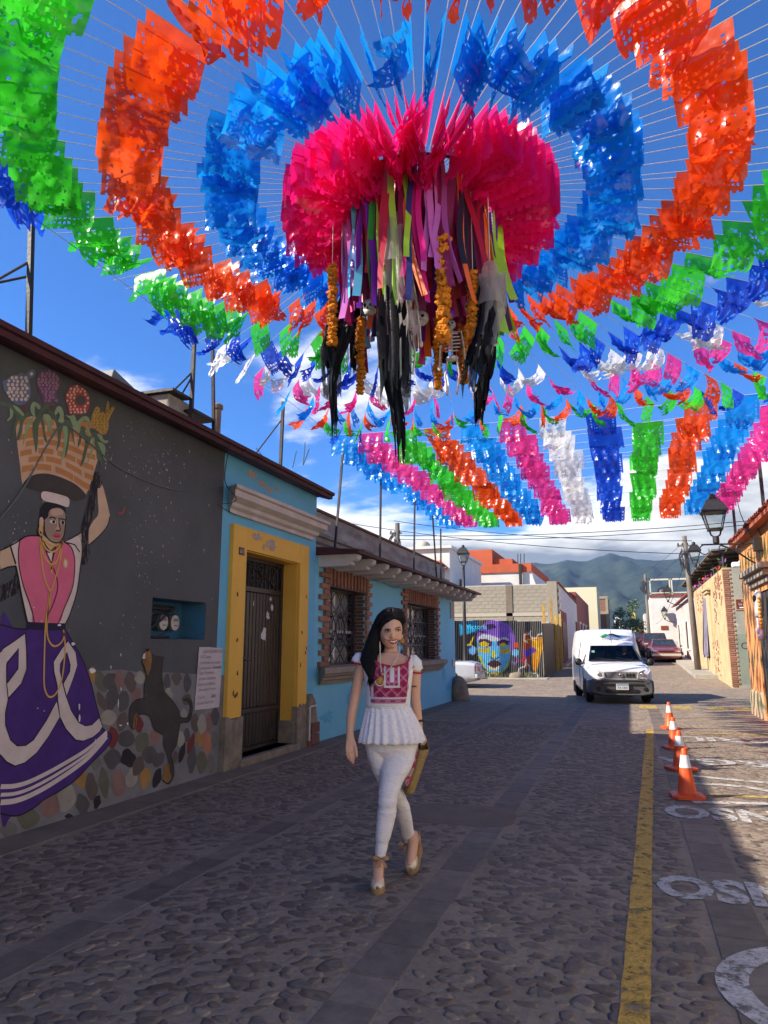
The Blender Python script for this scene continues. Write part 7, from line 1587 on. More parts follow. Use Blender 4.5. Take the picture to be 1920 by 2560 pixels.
# plastic front: bumper, grille band, lamps, badge, plate
q = MB(); q.loft([section(-.035, .30, .55, .68, .42, .56, .58, .60, 0), section(-.055, .24, .66, .77, .42, .56, .68, .62, 0), section(.02, .22, .74, .84, .42, .58, .78, .66, 0), section(.20, .2, .80, .875, .42, .58, .84, .64, 0), section(.40, .2, .80, .88, .42, .54, .84, .60, 0)]); bum = q.build('front_bumper', M_plas, van, smooth=True, auto=40)
q = MB(); q.box(-.42, .42, -.062, -.03, .30, .385); q.build('lower_grille', M_blkp, bum, bevel=.01); q = MB(); q.box(-.55, .55, -.058, -.03, .50, .525); q.build('air_slot', M_blkp, bum)
for s in (-1, 1):
    q = MB(); t = MB(); t.lathe([(.055, 0), (.055, .02), (.04, .028)], n=12); q.add([(s*.60 + x_, -.03 - z_, .40 + y_) for x_, y_, z_ in t.v], t.f); q.build('fog_lamp', M_blkp, bum)
    pts = [(s*.40, -.02, .67), (s*.44, -.02, .83), (s*.58, .03, .885), (s*.735, .14, .90), (s*.76, .16, .80), (s*.68, .04, .69), (s*.55, -.012, .665)]
    q = MB(); q.prism([(x, y - .02, z) for x, y, z in pts], (0, .12, 0)); hl = q.build('headlight', M_lens, van, bevel=.012); q = MB(); q.ball((s*.56, .0, .775), (.06, .03, .06), 10, 6); q.build('bulb', M_chrome, hl, smooth=True)
q = MB(); q.prism([(-.40, -.012, .675), (.40, -.012, .675), (.43, -.005, .84), (-.43, -.005, .84)], (0, .05, 0)); gr = q.build('grille_band', mat('band_grey', (.2, .2, .2), None, 3, .5), van, bevel=.008)
for k in range(3): q = MB(); x = .13 + k*.085; q.box(x, x + .05, -.022, -.008, .70, .80); q.build('grille_slot', M_blkp, gr)
q = MB(); t = MB(); t.lathe([(.062, 0), (.062, .012), (.05, .02), (.01, .022)], n=16); q.add([(x_, -.012 - z_, .755 + y_) for x_, y_, z_ in t.v], t.f); bd = q.build('badge', M_chrome, gr, smooth=True)
q = MB(); q.box(-.045, .045, -.040, -.034, .74, .77); q.build('badge_bar', M_blkp, bd)
q = MB(); q.box(-.15, .17, -.085, -.07, .37, .53); pl = q.build('licence_plate', M_plate, van, bevel=.004); q = MB(); q.box(-.14, .16, -.088, -.086, .49, .52); q.build('plate_stripe', mat('plate_blue', (.1, .25, .5), None, 3, .5), pl); text_mesh('plate_number', 'RX-1808', .075, mat('plate_ink', (.2, .2, .2), None, 3, .5), pl, (.01, -.0885, .405), (1, 0, 0), (0, 0, 1), align='CENTER', sx=.9)
# windscreen, side glass, mirrors, wiper, doors
q = MB(); cols = []
for i in range(9):
    u = i/8*2 - 1; bow = .05*(1 - u*u); cols.append([(u*.715, .845 - bow, 1.105 + .012*(1-u*u)), (u*.595, 1.298 - bow*.5, 1.525 + .01*(1-u*u))])
q.loft(cols, caps=False, close=False); q.build('windscreen', thin_glass('windscreen_glass', (.55, .6, .6)), van, smooth=True)
q = MB(); q.tube([(-.72, .80, 1.125), (0, .75, 1.142), (.72, .80, 1.125)], .016, 5); q.tube([(-.05, .765, 1.15), (-.55, .80, 1.20)], .008, 5); q.tube([(.45, .77, 1.15), (0, .79, 1.2)], .008, 5); q.build('wipers', M_blkp, van)
q = MB(); q.tube([(-.715, .84, 1.11), (-.595, 1.295, 1.525), (.595, 1.295, 1.525), (.715, .84, 1.11)], .014, 5); q.build('windscreen_seal', M_blkp, van)
for s in (-1, 1):
    q = MB(); q.add([(s*.84, 1.02, 1.02), (s*.845, 1.62, 1.05), (s*.70, 1.60, 1.44), (s*.67, 1.36, 1.42)], [(0, 1, 2, 3)]); q.build('side_window', M_glass, van)
    q = MB(); q.ball((s*.98, .98, 1.08), (.10, .07, .105), 12, 8); q.box(s*.84 - .02, s*.92 + .02, .96, 1.0, 1.0, 1.05); mi_ = q.build('mirror', M_blkp, van, smooth=True)
    q = MB(); q.tube([(s*.872, .98, .32), (s*.872, .98, .98)], .006, 4); q.tube([(s*.888, 1.70, .32), (s*.885, 1.70, 1.2)], .006, 4); q.tube([(s*.888, 1.72, 1.2), (s*.80, 1.80, 1.62), (s*.70, 1.90, 1.98)], .01, 4); q.build('door_gap', M_blkp, van)
    q = MB(); q.box(s*.875 - .006, s*.875 + .012, 1.48, 1.62, .93, .96); q.build('door_handle', M_blkp, van)
q = MB(); q.tube([(0.02, 1.40, 1.60), (.0, 1.36, 1.98)], .006, 4); q.build('aerial', M_blkp, van)
# roof-front emblem: two peaks over the word
M_gl = mat('logo_green', (.08, .5, .1), None, 3, .4); M_bl_ = mat('logo_black', (.03, .03, .035), None, 3, .4)
def rf(x, t): return (x, 1.49 + .27*t - .026, 1.66 + .225*t + .032)
for pts, m_ in (([(-.30, 0), (-.12, .85), (-.02, .85), (-.18, 0)], M_gl), ([(-.06, .4), (.02, .85), (.12, .85), (.34, 0), (.24, 0), (.08, .6)], M_bl_)):
    q = MB(); q.add([rf(x, .42 + .5*t) for x, t in pts], [list(range(len(pts)))]); q.build('logo_mark', m_, van)
lt = text_mesh('logo_lettering', 'CORMA', .10, M_bl_, van, (0, 1.50, 1.668), (1, 0, 0), (0, .77, .64), align='CENTER', sx=1.3)
for v in lt.data.vertices: v.co.y -= .022; v.co.z += .028
q = MB(); q.box(-.60, -.52, 1.0, 1.005, 1.34, 1.40); q.build('sticker', mat('sticker_mint', (.3, .6, .5), None, 3, .5), van)
# cabin
q = MB(); q.box(-.70, .70, .98, 1.02, .95, 1.12); q.box(-.74, .74, 1.0, 2.0, .3, .42); q.build('dashboard', M_blkp, van); q = MB(); q.box(-.8, .8, 2.05, 2.1, .3, 1.75); q.build('bulkhead', M_dark, van)
for x in (-.38, .38): q = MB(); q.box(x - .23, x + .23, 1.55, 1.68, .75, 1.38); q.box(x - .12, x + .12, 1.57, 1.65, 1.40, 1.56); q.build('seat', mat('seat_grey', (.12, .12, .13), None, 4, .9), van, bevel=.03)
q = MB(); q.tube([(.38 + .17*math.cos(t), 1.10 + .06*math.sin(t), 1.14 + .15*math.sin(t)) for t in [2*pi*i/20 for i in range(21)]], .014, 6); q.build('steering_wheel', M_blkp, van)

def remesh(mb_, name, voxel, mats, parent, smooth_it=4, kind=None):
    """Grow separate lofts into one continuous skin."""
    me = mb_.mesh('tmp', mats); o = bpy.data.objects.new('tmp', me); COL.objects.link(o)
    bm = bmesh.new(); bm.from_mesh(me); bmesh.ops.recalc_face_normals(bm, faces=bm.faces); bm.to_mesh(me); bm.free()
    m = o.modifiers.new('r', 'REMESH'); m.mode = 'VOXEL'; m.voxel_size = voxel; m.use_smooth_shade = True
    if smooth_it: s = o.modifiers.new('s', 'SMOOTH'); s.iterations = smooth_it; s.factor = .5
    bpy.context.view_layer.update(); me2 = bpy.data.meshes.new_from_object(o.evaluated_get(bpy.context.evaluated_depsgraph_get())); bpy.data.objects.remove(o)
    me2.name = name; me2.polygons.foreach_set('use_smooth', [True]*len(me2.polygons))
    return link(name, me2, parent)
M_skin = mat('skin', (.70, .385, .25), (.64, .34, .22), 6, .45, .05, 80, spec=.35, sss=.06)
# the driver, mostly in the dark of the cabin
dv = thing('person', 'van driver in dark clothes with both hands on the steering wheel', 'person', van.location + Vector((0, 0, .6)), world=False, rz=R(10)); dv.location = van.location
q = MB()
ring_ = lambda c, rx, ry, n=12: [(c[0] + rx*math.cos(2*pi*i/n), c[1] + ry*math.sin(2*pi*i/n), c[2]) for i in range(n)]
q.loft([ring_((.38, 1.45, .62), .17, .12), ring_((.38, 1.46, .9), .16, .11), ring_((.38, 1.47, 1.1), .20, .11), ring_((.38, 1.47, 1.22), .19, .09), ring_((.38, 1.46, 1.27), .07, .07), ring_((.38, 1.45, 1.33), .055, .06)])
q.ball((.38, 1.42, 1.44), (.078, .095, .115), 12, 9)
for s in (-1, 1):
    q.tube([(.38 + s*.19, 1.46, 1.20), (.38 + s*.25, 1.38, 1.0), (.38 + s*.16, 1.15, 1.14)], [.055, .045, .032], 8); q.ball((.38 + s*.15, 1.12, 1.16), (.04, .035, .045), 8, 6)
    for k in range(4): q.tube([(.38 + s*(.17 - .01*k), 1.12, 1.19 - .02*k), (.38 + s*(.16 - .01*k), 1.075, 1.20 - .02*k), (.38 + s*(.13 - .01*k), 1.08, 1.19 - .02*k)], .010, 5)
    q.tube([(.38 + s*.13, 1.11, 1.18), (.38 + s*.11, 1.09, 1.22)], .011, 5); q.tube([(.38 + s*.1, 1.45, .66), (.38 + s*.12, 1.08, .72), (.38 + s*.12, 1.02, .40)], [.08, .065, .05], 8)
remesh(q, 'body', .012, M_skin, dv, 2)
q = MB(); q.loft([ring_((.38, 1.45, .64), .182, .132), ring_((.38, 1.46, .9), .172, .122), ring_((.38, 1.47, 1.1), .212, .122), ring_((.38, 1.47, 1.22), .205, .105), ring_((.38, 1.46, 1.275), .08, .08)])
for s in (-1, 1): q.tube([(.38 + s*.17, 1.46, 1.20), (.38 + s*.255, 1.38, 1.0), (.38 + s*.235, 1.33, 1.02)], [.07, .06, .055], 8)
remesh(q, 'shirt', .014, mat('driver_shirt', (.04, .045, .06), None, 4, .9), dv, 2); q = MB(); q.ball((.38, 1.45, 1.475), (.085, .095, .095), 12, 8); q.build('hair', M_dark, dv, smooth=True)

def car(name, label, cat, loc, rz, paint_, kind, group=None):
    """Parked car, nose towards -y. kind: sedan or pickup."""
    o = thing(name, label, cat, loc, group, world=False, rz=rz); P = paint_
    if kind == 'sedan':
        S = [(0, .34, .6, .72, .48, .58, .66, .64), (.06, .24, .7, .80, .46, .64, .72, .72), (.5, .2, .76, .86, .46, .74, .76, .82), (1.25, .2, .78, .88, .48, .82, .78, .92), (1.35, .2, .78, .88, .48, .84, .78, .93), (3.45, .2, .78, .88, .48, .86, .78, .95), (4.2, .2, .77, .87, .48, .84, .76, .96), (4.5, .26, .72, .82, .48, .8, .72, .90), (4.58, .36, .62, .74, .5, .72, .62, .78)]; G = [(1.30, .84, .76, .92), (2.0, .84, .62, 1.36), (3.05, .84, .60, 1.38), (3.75, .84, .72, .94)]; L_, H_ = 4.58, 1.38; wb = (.85, 3.55)
    else:
        S = [(0, .42, .66, .78, .6, .78, .72, .86), (.06, .34, .74, .86, .6, .88, .80, 1.0), (.6, .32, .8, .9, .62, .96, .84, 1.06), (1.3, .32, .82, .92, .62, 1.0, .84, 1.10), (2.9, .32, .82, .92, .62, 1.02, .86, 1.10), (4.7, .34, .82, .92, .62, 1.0, .86, 1.06), (4.8, .44, .78, .88, .62, .9, .8, 1.0)]; G = [(1.25, 1.0, .80, 1.09), (1.75, 1.0, .70, 1.66), (2.6, 1.0, .70, 1.68), (2.85, 1.0, .80, 1.10)]; L_, H_ = 4.8, 1.68; wb = (.95, 3.75)
    q = MB(); q.loft([section(*s) for s in S]); q.build('body', P, o, smooth=True, auto=35)
    q = MB(); q.loft([[(-w - .06, y, zb), (-w, y, zt - .05), (-w + .06, y, zt), (w - .06, y, zt), (w, y, zt - .05), (w + .06, y, zb)] for y, zb, w, zt in G]); q.build('cabin', P, o, smooth=True, auto=35)
    def lp(a, b, t): return a + (b - a)*t
    g0, g1, g2, g3 = G
    for (ga, gb_), nm in (((g0, g1), 'windscreen'), ((g3, g2), 'rear_window')):
        q = MB(); pts = []
        sgn = -1 if nm == 'windscreen' else 1
        for t, sx in ((.12, -1), (.12, 1), (.9, 1), (.9, -1)): pts.append((sx*(lp(ga[2], gb_[2], t) - .07), lp(ga[0], gb_[0], t) + sgn*.012, lp(ga[3], gb_[3], t) + .012))
        q.add(pts, [(0, 1, 2, 3)]); q.build(nm, M_glass, o)
    for s in (-1, 1):
        q = MB(); q.add([(s*(g1[2] + .075), g1[0] - .3, g1[1] + .08), (s*(g2[2] + .075), g2[0] + (.25 if kind == 'sedan' else 0), g2[1] + .08), (s*(g2[2] + .012), g2[0] - .05, g2[3] - .08), (s*(g1[2] + .012), g1[0] + .05, g1[3] - .08)], [(0, 1, 2, 3)]); q.build('side_window', M_glass, o)
        zc = S[1][7] - .09
        q = MB(); q.box(s*.62 - .13, s*.62 + .13, .015, .10, zc - .07, zc + .05); q.build('headlight', M_lens, o, bevel=.02)
        q = MB(); q.prism([(s*.80, L_ - .10, zc - .02), (s*.80, L_ - .10, zc + .16), (s*.5, L_ - .02, zc + .14), (s*.46, L_ - .02, zc - .0)], (0, .06, 0)); q.build('tail_light', M_red, o, bevel=.012)
        q = MB(); q.ball((s*.97, g0[0] + .35, g0[1] + .12), (.08, .05, .06), 8, 6); q.build('mirror', P, o, smooth=True)
        for y in wb: wheel(o, s*.80, y, .31 if kind == 'sedan' else .36, .2); t = arch(s*.885 if kind == 'sedan' else s*.925, y, .37 if kind == 'sedan' else .43); t.build('wheel_arch', M_dark, o)
    q = MB(); q.box(-.42, .42, .0, .06, S[1][7] - .14, S[1][7] - .04); q.build('grille', M_blkp, o, bevel=.01)
    for y, nm in ((-.03, 'front_bumper'), (L_ - .06, 'rear_bumper')): q = MB(); q.box(-.82, .82, y, y + .1, S[0][1] + .02, S[0][1] + .17); q.build(nm, mat('bumper_cream', (.45, .4, .33), None, 3, .5) if kind == 'sedan' and nm[0] == 'f' else P, o, bevel=.03)
    q = MB(); q.box(-.17, .17, L_ + .012, L_ + .03, .6, .74); q.build('licence_plate', M_plate, o)
    return o
def cpaint(n_, c): return mat('car_' + n_, c, tuple(v*.9 for v in c), 2, .28, spec=.5, coat=.5)
ra = az(1667, 1655, .6)
car('parked_car', 'dull red sedan parked at the right, nose to the viewer', 'car', (2.05, 45.5, roadz(46)), R(2), cpaint('dull_red', (.16, .028, .024)), 'sedan', 'cars up the street')
car('parked_pickup', 'dark red pickup parked right behind the dull red sedan', 'pickup', (1.72, 51.5, roadz(52)), R(1), cpaint('dark_red', (.09, .02, .026)), 'pickup', 'cars up the street')
car('pickup_truck', 'dark pickup seen from behind beyond the white van', 'pickup', (.05, 62.5, roadz(60) - .03), R(181), cpaint('black', (.022, .024, .022)), 'pickup', 'cars up the street')
car('far_car', 'blue car far up the street beside the dark pickup', 'car', (1.15, 71, roadz(70)), R(0), cpaint('blue', (.03, .06, .2)), 'sedan', 'cars up the street')
car('far_car', 'pale car far up the street above the dark pickup', 'car', (-.2, 82, roadz(80) + .25), R(0), cpaint('pale', (.4, .42, .4)), 'sedan', 'cars up the street')
car('silver_car', 'silver sedan on the side street, tail showing past the blue corner', 'car', (-9.95, 27.1, 0), R(-90) + R(1), cpaint('silver', (.55, .56, .57)), 'sedan')
# ---------------------------------------------------------------- the woman
P0 = Vector((-1.55, 4.72, 0)); nW = P0.normalized(); rW = Vector((nW.y, -nW.x, 0)); D0 = P0.length
k5, k6, k7 = crop(820, 1480, 2.8367), crop(820, 1840, 5.267), crop(860, 1490, 7.373)
def W(p, dy=0.0, cv=k5):
    s = cv(p); r = ray(*s); t = (D0 + dy)/r.dot(nW); v = r*t; return Vector((v.dot(rW), dy, CAMH + v.z))
wo = thing('person', 'smiling dark haired woman in embroidered white blouse and white trousers walking', 'person', P0, world=False, rz=math.atan2(rW.y, rW.x))
def ring(pl, pr, hd, dy, cv=k5, n=22, ex=2.3, front=1.0, fold=None):
    a, b = W(pl, dy, cv), W(pr, dy, cv); c = (a + b)/2; hw = (b.x - a.x)/2; out = []
    for i in range(n):
        t = 2*pi*i/n; ct, st = math.cos(t), math.sin(t); x = abs(ct)**(2/ex)*(1 if ct >= 0 else -1); y = abs(st)**(2/ex)*(1 if st >= 0 else -1)
        f = 1 + (fold(t) if fold else 0); out.append((c.x + hw*x*f, dy + hd*y*f*(front if y < 0 else 1), c.z))
    return out
def rows(lst, cv=k5, n=22, **kw): return [ring((l, y), (r, y), hd, dy, cv, n, **kw) for y, l, r, hd, dy in lst]
# one continuous body: trunk, neck, head, arms with hands, legs and feet
bq = MB()
TR = [(1060, 262, 634, .12, 0), (940, 285, 610, .125, 0), (800, 290, 566, .10, 0), (720, 288, 572, .105, 0), (640, 280, 582, .115, -.005), (560, 268, 588, .11, 0), (500, 258, 602, .085, .012), (465, 285, 580, .07, .02), (445, 345, 530, .06, .025), (430, 384, 505, .052, .02)]
bq.loft(rows(TR))
bq.loft(rows([(470, 380, 508, .056, .025), (430, 396, 494, .044, .035), (380, 400, 490, .043, .035), (330, 402, 492, .048, .03)]))
HC = W((446, 266), 0); hx, hy, hz = .084, .100, .138; TILT = R(-5)
def head_pt(u, v, w):   # unit-sphere point to the shaped head
    jaw = 1 - .28*max(0, -w)**1.6; y = v*hy*(1 - .06*max(0, -w)); x = u*hx*jaw
    if v < 0: y *= .94
    z = w*hz*(1.0 if w > 0 else .98); x2 = x*math.cos(TILT) - z*math.sin(TILT); z2 = x*math.sin(TILT) + z*math.cos(TILT); return Vector((HC.x + x2, HC.y + y, HC.z + z2))
rg = []
for j in range(1, 18):
    t = pi*j/18; rg.append([head_pt(math.sin(t)*math.cos(2*pi*i/24), math.sin(t)*math.sin(2*pi*i/24), -math.cos(t)) for i in range(24)])
bq.loft(rg)
def facey(x, z):
    dx, dz = x - HC.x, z - HC.z; c, s = math.cos(-TILT), math.sin(-TILT); u0, w0 = (dx*c - dz*s), (dx*s + dz*c); w = max(-.98, min(.98, w0/hz)); jaw = 1 - .28*max(0, -w)**1.6; u = max(-.95, min(.95, u0/(hx*jaw))); return HC.y - hy*.94*(1 - .06*max(0, -w))*math.sqrt(max(.02, 1 - u*u - w*w))
def FP(p, lift=0.0): q_ = W(p, -.09, k7); return Vector((q_.x, facey(q_.x, q_.z) - lift, q_.z))
nb, nt2 = FP((893, 640)), FP((893, 748))
bq.tube([nb + Vector((0, .012, 0)), FP((893, 700)) + Vector((0, .0, 0)), nt2 + Vector((0, -.008, 0)), FP((893, 775)) + Vector((0, .010, 0))], [.006, .009, .0125, .008], 8)
for dx in (-1, 1): bq.ball(FP((893 + dx*38, 757)) + Vector((0, .004, 0)), (.007, .008, .006), 8, 6); bq.ball(FP((900 + dx*108, 770)) + Vector((0, .011, 0)), (.024, .014, .019), 10, 7)
bq.ball(FP((902, 912)) + Vector((0, .012, 0)), (.024, .020, .016), 10, 7)
for p in ((640, 720), (1078, 720)): e = W(p, 0, k7); bq.ball((e.x + (.006 if p[0] < 800 else -.006), .0, e.z), (.012, .02, .03), 8, 6)
# right arm, hanging free
def arm(pts): 
    P_ = [W((x, y), dy) for x, y, r_, dy in pts]; bq.tube(P_, [p[2] for p in pts], 14)
arm([(300, 505, .045, .01), (245, 520, .044, .01), (224, 580, .0375, .0), (208, 660, .0375, .0), (195, 730, .036, .0), (181, 795, .034, -.005), (168, 860, .0335, -.02), (160, 930, .030, -.03), (155, 1000, .025, -.045), (152, 1045, .0225, -.05)])
arm([(560, 505, .045, .01), (605, 520, .044, .01), (624, 590, .036, .02), (622, 660, .0345, .03), (622, 740, .033, .04), (627, 800, .032, .05), (636, 870, .029, .06), (646, 930, .024, .07), (652, 985, .021, .08)])
# right hand: palm, four fingers of different length, thumb from the side of the palm
HD = -.055
def H6(x, y, dy): return W((x, y), dy, k6)
bq.loft([[H6(xc - w_, y_, HD + o_) + Vector((0, -.011, 0)), H6(xc, y_, HD + o_) + Vector((0, -.014, 0)), H6(xc + w_, y_, HD + o_) + Vector((0, -.011, 0)), H6(xc + w_, y_, HD + o_) + Vector((0, .011, 0)), H6(xc, y_, HD + o_) + Vector((0, .014, 0)), H6(xc - w_, y_, HD + o_) + Vector((0, .011, 0))] for xc, y_, w_, o_ in ((296, -20, 44, 0), (296, 40, 55, 0), (300, 110, 68, -.006), (296, 175, 66, -.012), (288, 215, 52, -.014))])
for base, mid, tip, rad in (((332, 195), (338, 290), (330, 378), .0088), ((300, 205), (300, 300), (304, 352), .0086), ((268, 200), (264, 275), (272, 322), .0082), ((243, 185), (240, 240), (250, 280), .0072)):
    bq.tube([H6(*base, HD - .010), H6((base[0]*.5 + mid[0]*.5), (base[1]*.5 + mid[1]*.5), HD - .020), H6(*mid, HD - .018), H6(*tip, HD - .004)], [rad*1.06, rad*1.02, rad, rad*.78], 8)
bq.tube([H6(345, 90, HD - .004), H6(366, 165, HD - .022), H6(374, 225, HD - .028), H6(379, 282, HD - .026)], [.013, .0115, .0105, .0078], 8)
# left hand closed round the bag handles
LH = W((656, 1040), .085)
bq.ball(LH + Vector((0, 0, .012)), (.030, .036, .036), 12, 8); bq.tube([W((652, 985), .08), LH + Vector((0, 0, .02))], [.022, .028], 10)
for k in range(4):
    y_ = -.030 + .019*k; r_ = .0088 - .0006*k; bq.tube([LH + Vector((.026, y_, .02)), LH + Vector((.036, y_, -.008)), LH + Vector((.022, y_, -.034)), LH + Vector((-.004, y_, -.036))], [r_, r_, r_*.95, r_*.8], 8)
bq.tube([LH + Vector((-.02, -.02, .02)), LH + Vector((-.030, -.034, -.006)), LH + Vector((-.012, -.042, -.026))], [.011, .0105, .008], 8)
# legs (mostly inside the trousers) and feet
LF = [(60, 770, 1185, .10, .0), (300, 715, 1150, .105, -.03), (450, 692, 1085, .098, -.06), (600, 685, 992, .088, -.08), (750, 668, 932, .078, -.10), (850, 660, 912, .074, -.115), (950, 660, 905, .070, -.11), (1050, 645, 895, .068, -.11), (1200, 635, 860, .062, -.115), (1350, 630, 812, .052, -.12), (1500, 622, 775, .045, -.125), (1575, 622, 757, .043, -.125)]
LR = [(60, 478, 800, .105, .01), (200, 500, 800, .105, .01), (300, 525, 800, .10, .02), (450, 580, 830, .092, .03), (600, 650, 900, .082, .05), (700, 705, 985, .076, .06), (760, 775, 1010, .074, .07), (850, 830, 1050, .070, .09), (950, 868, 1085, .068, .12), (1050, 888, 1102, .066, .15), (1200, 935, 1122, .058, .21), (1300, 962, 1142, .050, .25), (1385, 1000, 1142, .046, .28)]
shr = lambda L_, k: [(y, (l + r)/2 - (r - l)/2*k, (l + r)/2 + (r - l)/2*k, hd*k, dy) for y, l, r, hd, dy in L_]
bq.loft(rows(shr(LF, .9), k6)); bq.loft(rows(shr(LR, .9), k6))
# shoes: frames in which a foot points along +s, heel at s = 0
aF = W((688, 1640), -.125, k6); aR = W((1090, 1450), .28, k6)
def frame(toe, heel, up=Vector((0, 0, 1))):
    f = (toe - heel); L_ = f.length; f.normalize(); s = f.cross(up).normalized(); u = s.cross(f).normalized(); return heel, f, s, u, L_
tF = Vector((W((648, 2055), -.23, k6).x, -.245, .004)); hF = Vector((W((668, 1990), -.05, k6).x, -.02, .004))
tR = Vector((W((1085, 1845), .15, k6).x, .145, .006)); hR = Vector((W((1170, 1600), .33, k6).x + .01, .325, .105))
def sp(fr, s, x, z): h, f, sd_, u, L_ = fr; return h + f*(s*L_) + sd_*x + u*z
shoe_sets = []
for fr, ank in ((frame(tF, hF), aF), (frame(tR, hR), aR)):
    # foot inside the shoe
    bq.tube([ank + Vector((0, .0, .02)), sp(fr, .12, 0, .150), sp(fr, .30, 0, .135), sp(fr, .52, 0, .095), sp(fr, .75, 0, .062), sp(fr, .93, 0, .050)], [.034, .036, .036, .036, .034, .022], 12)
    bq.ball(sp(fr, .06, 0, .125), .032, 10, 7); shoe_sets.append(fr)
body_w = remesh(bq, 'body', .0052, M_skin, wo, 3)

# trousers
M_jean = mat('white_denim', (.83, .75, .73), (.77, .69, .68), 3, .85, .35, 26, stretch=(1, 1, 2.2))
tq = MB(); tq.loft(rows([(930, 288, 606, .13, 0), (1000, 262, 632, .135, 0), (1060, 256, 640, .132, 0), (1120, 270, 636, .122, .005), (1160, 330, 600, .10, .01)]))
def wrinkle(L_): 
    out = []
    for i in range(len(L_)-1):
        a, b = L_[i], L_[i+1]
        for k in range(3):
            t = k/3; q_ = [a[j] + (b[j]-a[j])*t for j in range(5)]; w_ = 3.6*math.sin(i*5.1 + k*2.3) if (650 < q_[0] < 1010 or q_[0] > 1280) else .8*math.sin(i*4 + k*2); q_[1] -= w_*1.5; q_[2] += w_*1.5; q_[3] += w_*.0009; out.append(tuple(q_))
    return out + [L_[-1]]
tq.loft(rows(wrinkle(LF), k6, 24)); tq.loft(rows(wrinkle(LR), k6, 24)); remesh(tq, 'trousers', .006, M_jean, wo, 2)
for nm, (y, l, r, hd, dy) in (('trouser_hem', LF[-1]), ('trouser_hem', LR[-1])):
    q = MB(); q.loft([ring((l - 4, y + o_), (r + 4, y + o_), hd + g_, dy, k6, 22) for o_, g_ in ((-40, .0025), (10, .0045), (14, .001))], caps=False); q.build(nm, M_jean, wo, smooth=True)

# shoes: braided wedge, metallic toe cap, ankle bow
M_rope = mat('jute_wedge', (.42, .26, .12), (.30, .175, .08), 90, .9, .5, 90, stretch=(1, 1, 3)); M_toe = mat('gold_leather', (.62, .47, .33), (.72, .6, .46), 40, .32, .2, 60, metal=.25, spec=.5); M_bow = mat('tan_ribbon', (.45, .255, .135), (.38, .21, .11), 8, .6)
for fr, ank, bow in zip(shoe_sets, (aF, aR), ((W((672, 1590), -.125, k6), .044), (W((1062, 1410), .28, k6), .046))):
    so_ = thing('shoe', None, None, (0, 0, 0), world=False); so_.parent = wo
    for kk in ('label', 'category'):
        if kk in so_: del so_[kk]
    q = MB(); SS = [(-.06, .022, .088), (.0, .033, .098), (.15, .036, .094), (.35, .037, .074), (.55, .043, .050), (.75, .046, .036), (.92, .038, .031), (1.0, .022, .030), (1.03, .010, .026)]
    q.loft([[sp(fr, s, x*w, z) for x, z in ((-1, 0), (-.6, -.004), (.6, -.004), (1, 0), (1.02, zt*.5), (1, zt), (.6, zt + .003), (-.6, zt + .003), (-1, zt), (-1.02, zt*.5))] for s, w, zt in SS]); sl_ = q.build('wedge_sole', M_rope, so_, smooth=True, auto=50)
    q = MB(); UP = [(.60, .040, .050, .094), (.70, .044, .038, .092), (.80, .045, .034, .086), (.90, .040, .031, .076), (.98, .026, .030, .060), (1.015, .012, .028, .044)]
    q.loft([[sp(fr, s, w*math.cos(pi*i/10), z0 + (z1 - z0)*math.sin(pi*i/10)**.8) for i in range(11)] for s, w, z0, z1 in UP], caps=False, close=False)
    tc = q.build('toe_cap', M_toe, so_, smooth=True); tc.modifiers.new('t', 'SOLIDIFY').thickness = .003
    q = MB(); HCp = [(.28, .030, .078, .12), (.14, .037, .094, .150), (.02, .036, .097, .165), (-.04, .026, .09, .165)]
    q.loft([[sp(fr, s, w, z0), sp(fr, s, w*.95, z1)] for s, w, z0, z1 in HCp] + [[sp(fr, s, -w, z0), sp(fr, s, -w*.95, z1)] for s, w, z0, z1 in reversed(HCp)], caps=False, close=False); hc_ = q.build('heel_counter', M_bow, so_, smooth=True); hc_.modifiers.new('t', 'SOLIDIFY').thickness = .003
    c_, rr = bow; q = MB(); n = 20
    q.loft([[c_ + Vector((rr*math.cos(2*pi*i/n), (rr + .004)*math.sin(2*pi*i/n), z_)) for i in range(n)] for z_ in (-.012, .012)], caps=False); st_ = q.build('ankle_strap', M_bow, so_, smooth=True); st_.modifiers.new('t', 'SOLIDIFY').thickness = .002
    q = MB(); b0 = c_ + Vector((.012 if fr is shoe_sets[0] else -.02, -rr - .008, 0))
    for sx, dz in ((-1, .012), (1, .008)): q.loft([[b0, b0 + Vector((0, .001, .004))], [b0 + Vector((sx*.03, -.012, dz + .014)), b0 + Vector((sx*.03, -.010, dz - .012))], [b0 + Vector((sx*.05, -.004, dz + .008)), b0 + Vector((sx*.05, -.002, dz - .014))]], caps=False, close=False)
    for sx in (.6, -.2): q.loft([[b0 + Vector((-.006, -.002, 0)), b0 + Vector((.006, -.002, 0))], [b0 + Vector((sx*.035 - .009, -.008, -.025)), b0 + Vector((sx*.035 + .009, -.008, -.022))], [b0 + Vector((sx*.055 - .011, -.004, -.052)), b0 + Vector((sx*.055 + .010, -.004, -.046))]], caps=False, close=False)
    q.build('bow', M_bow, so_, smooth=True)

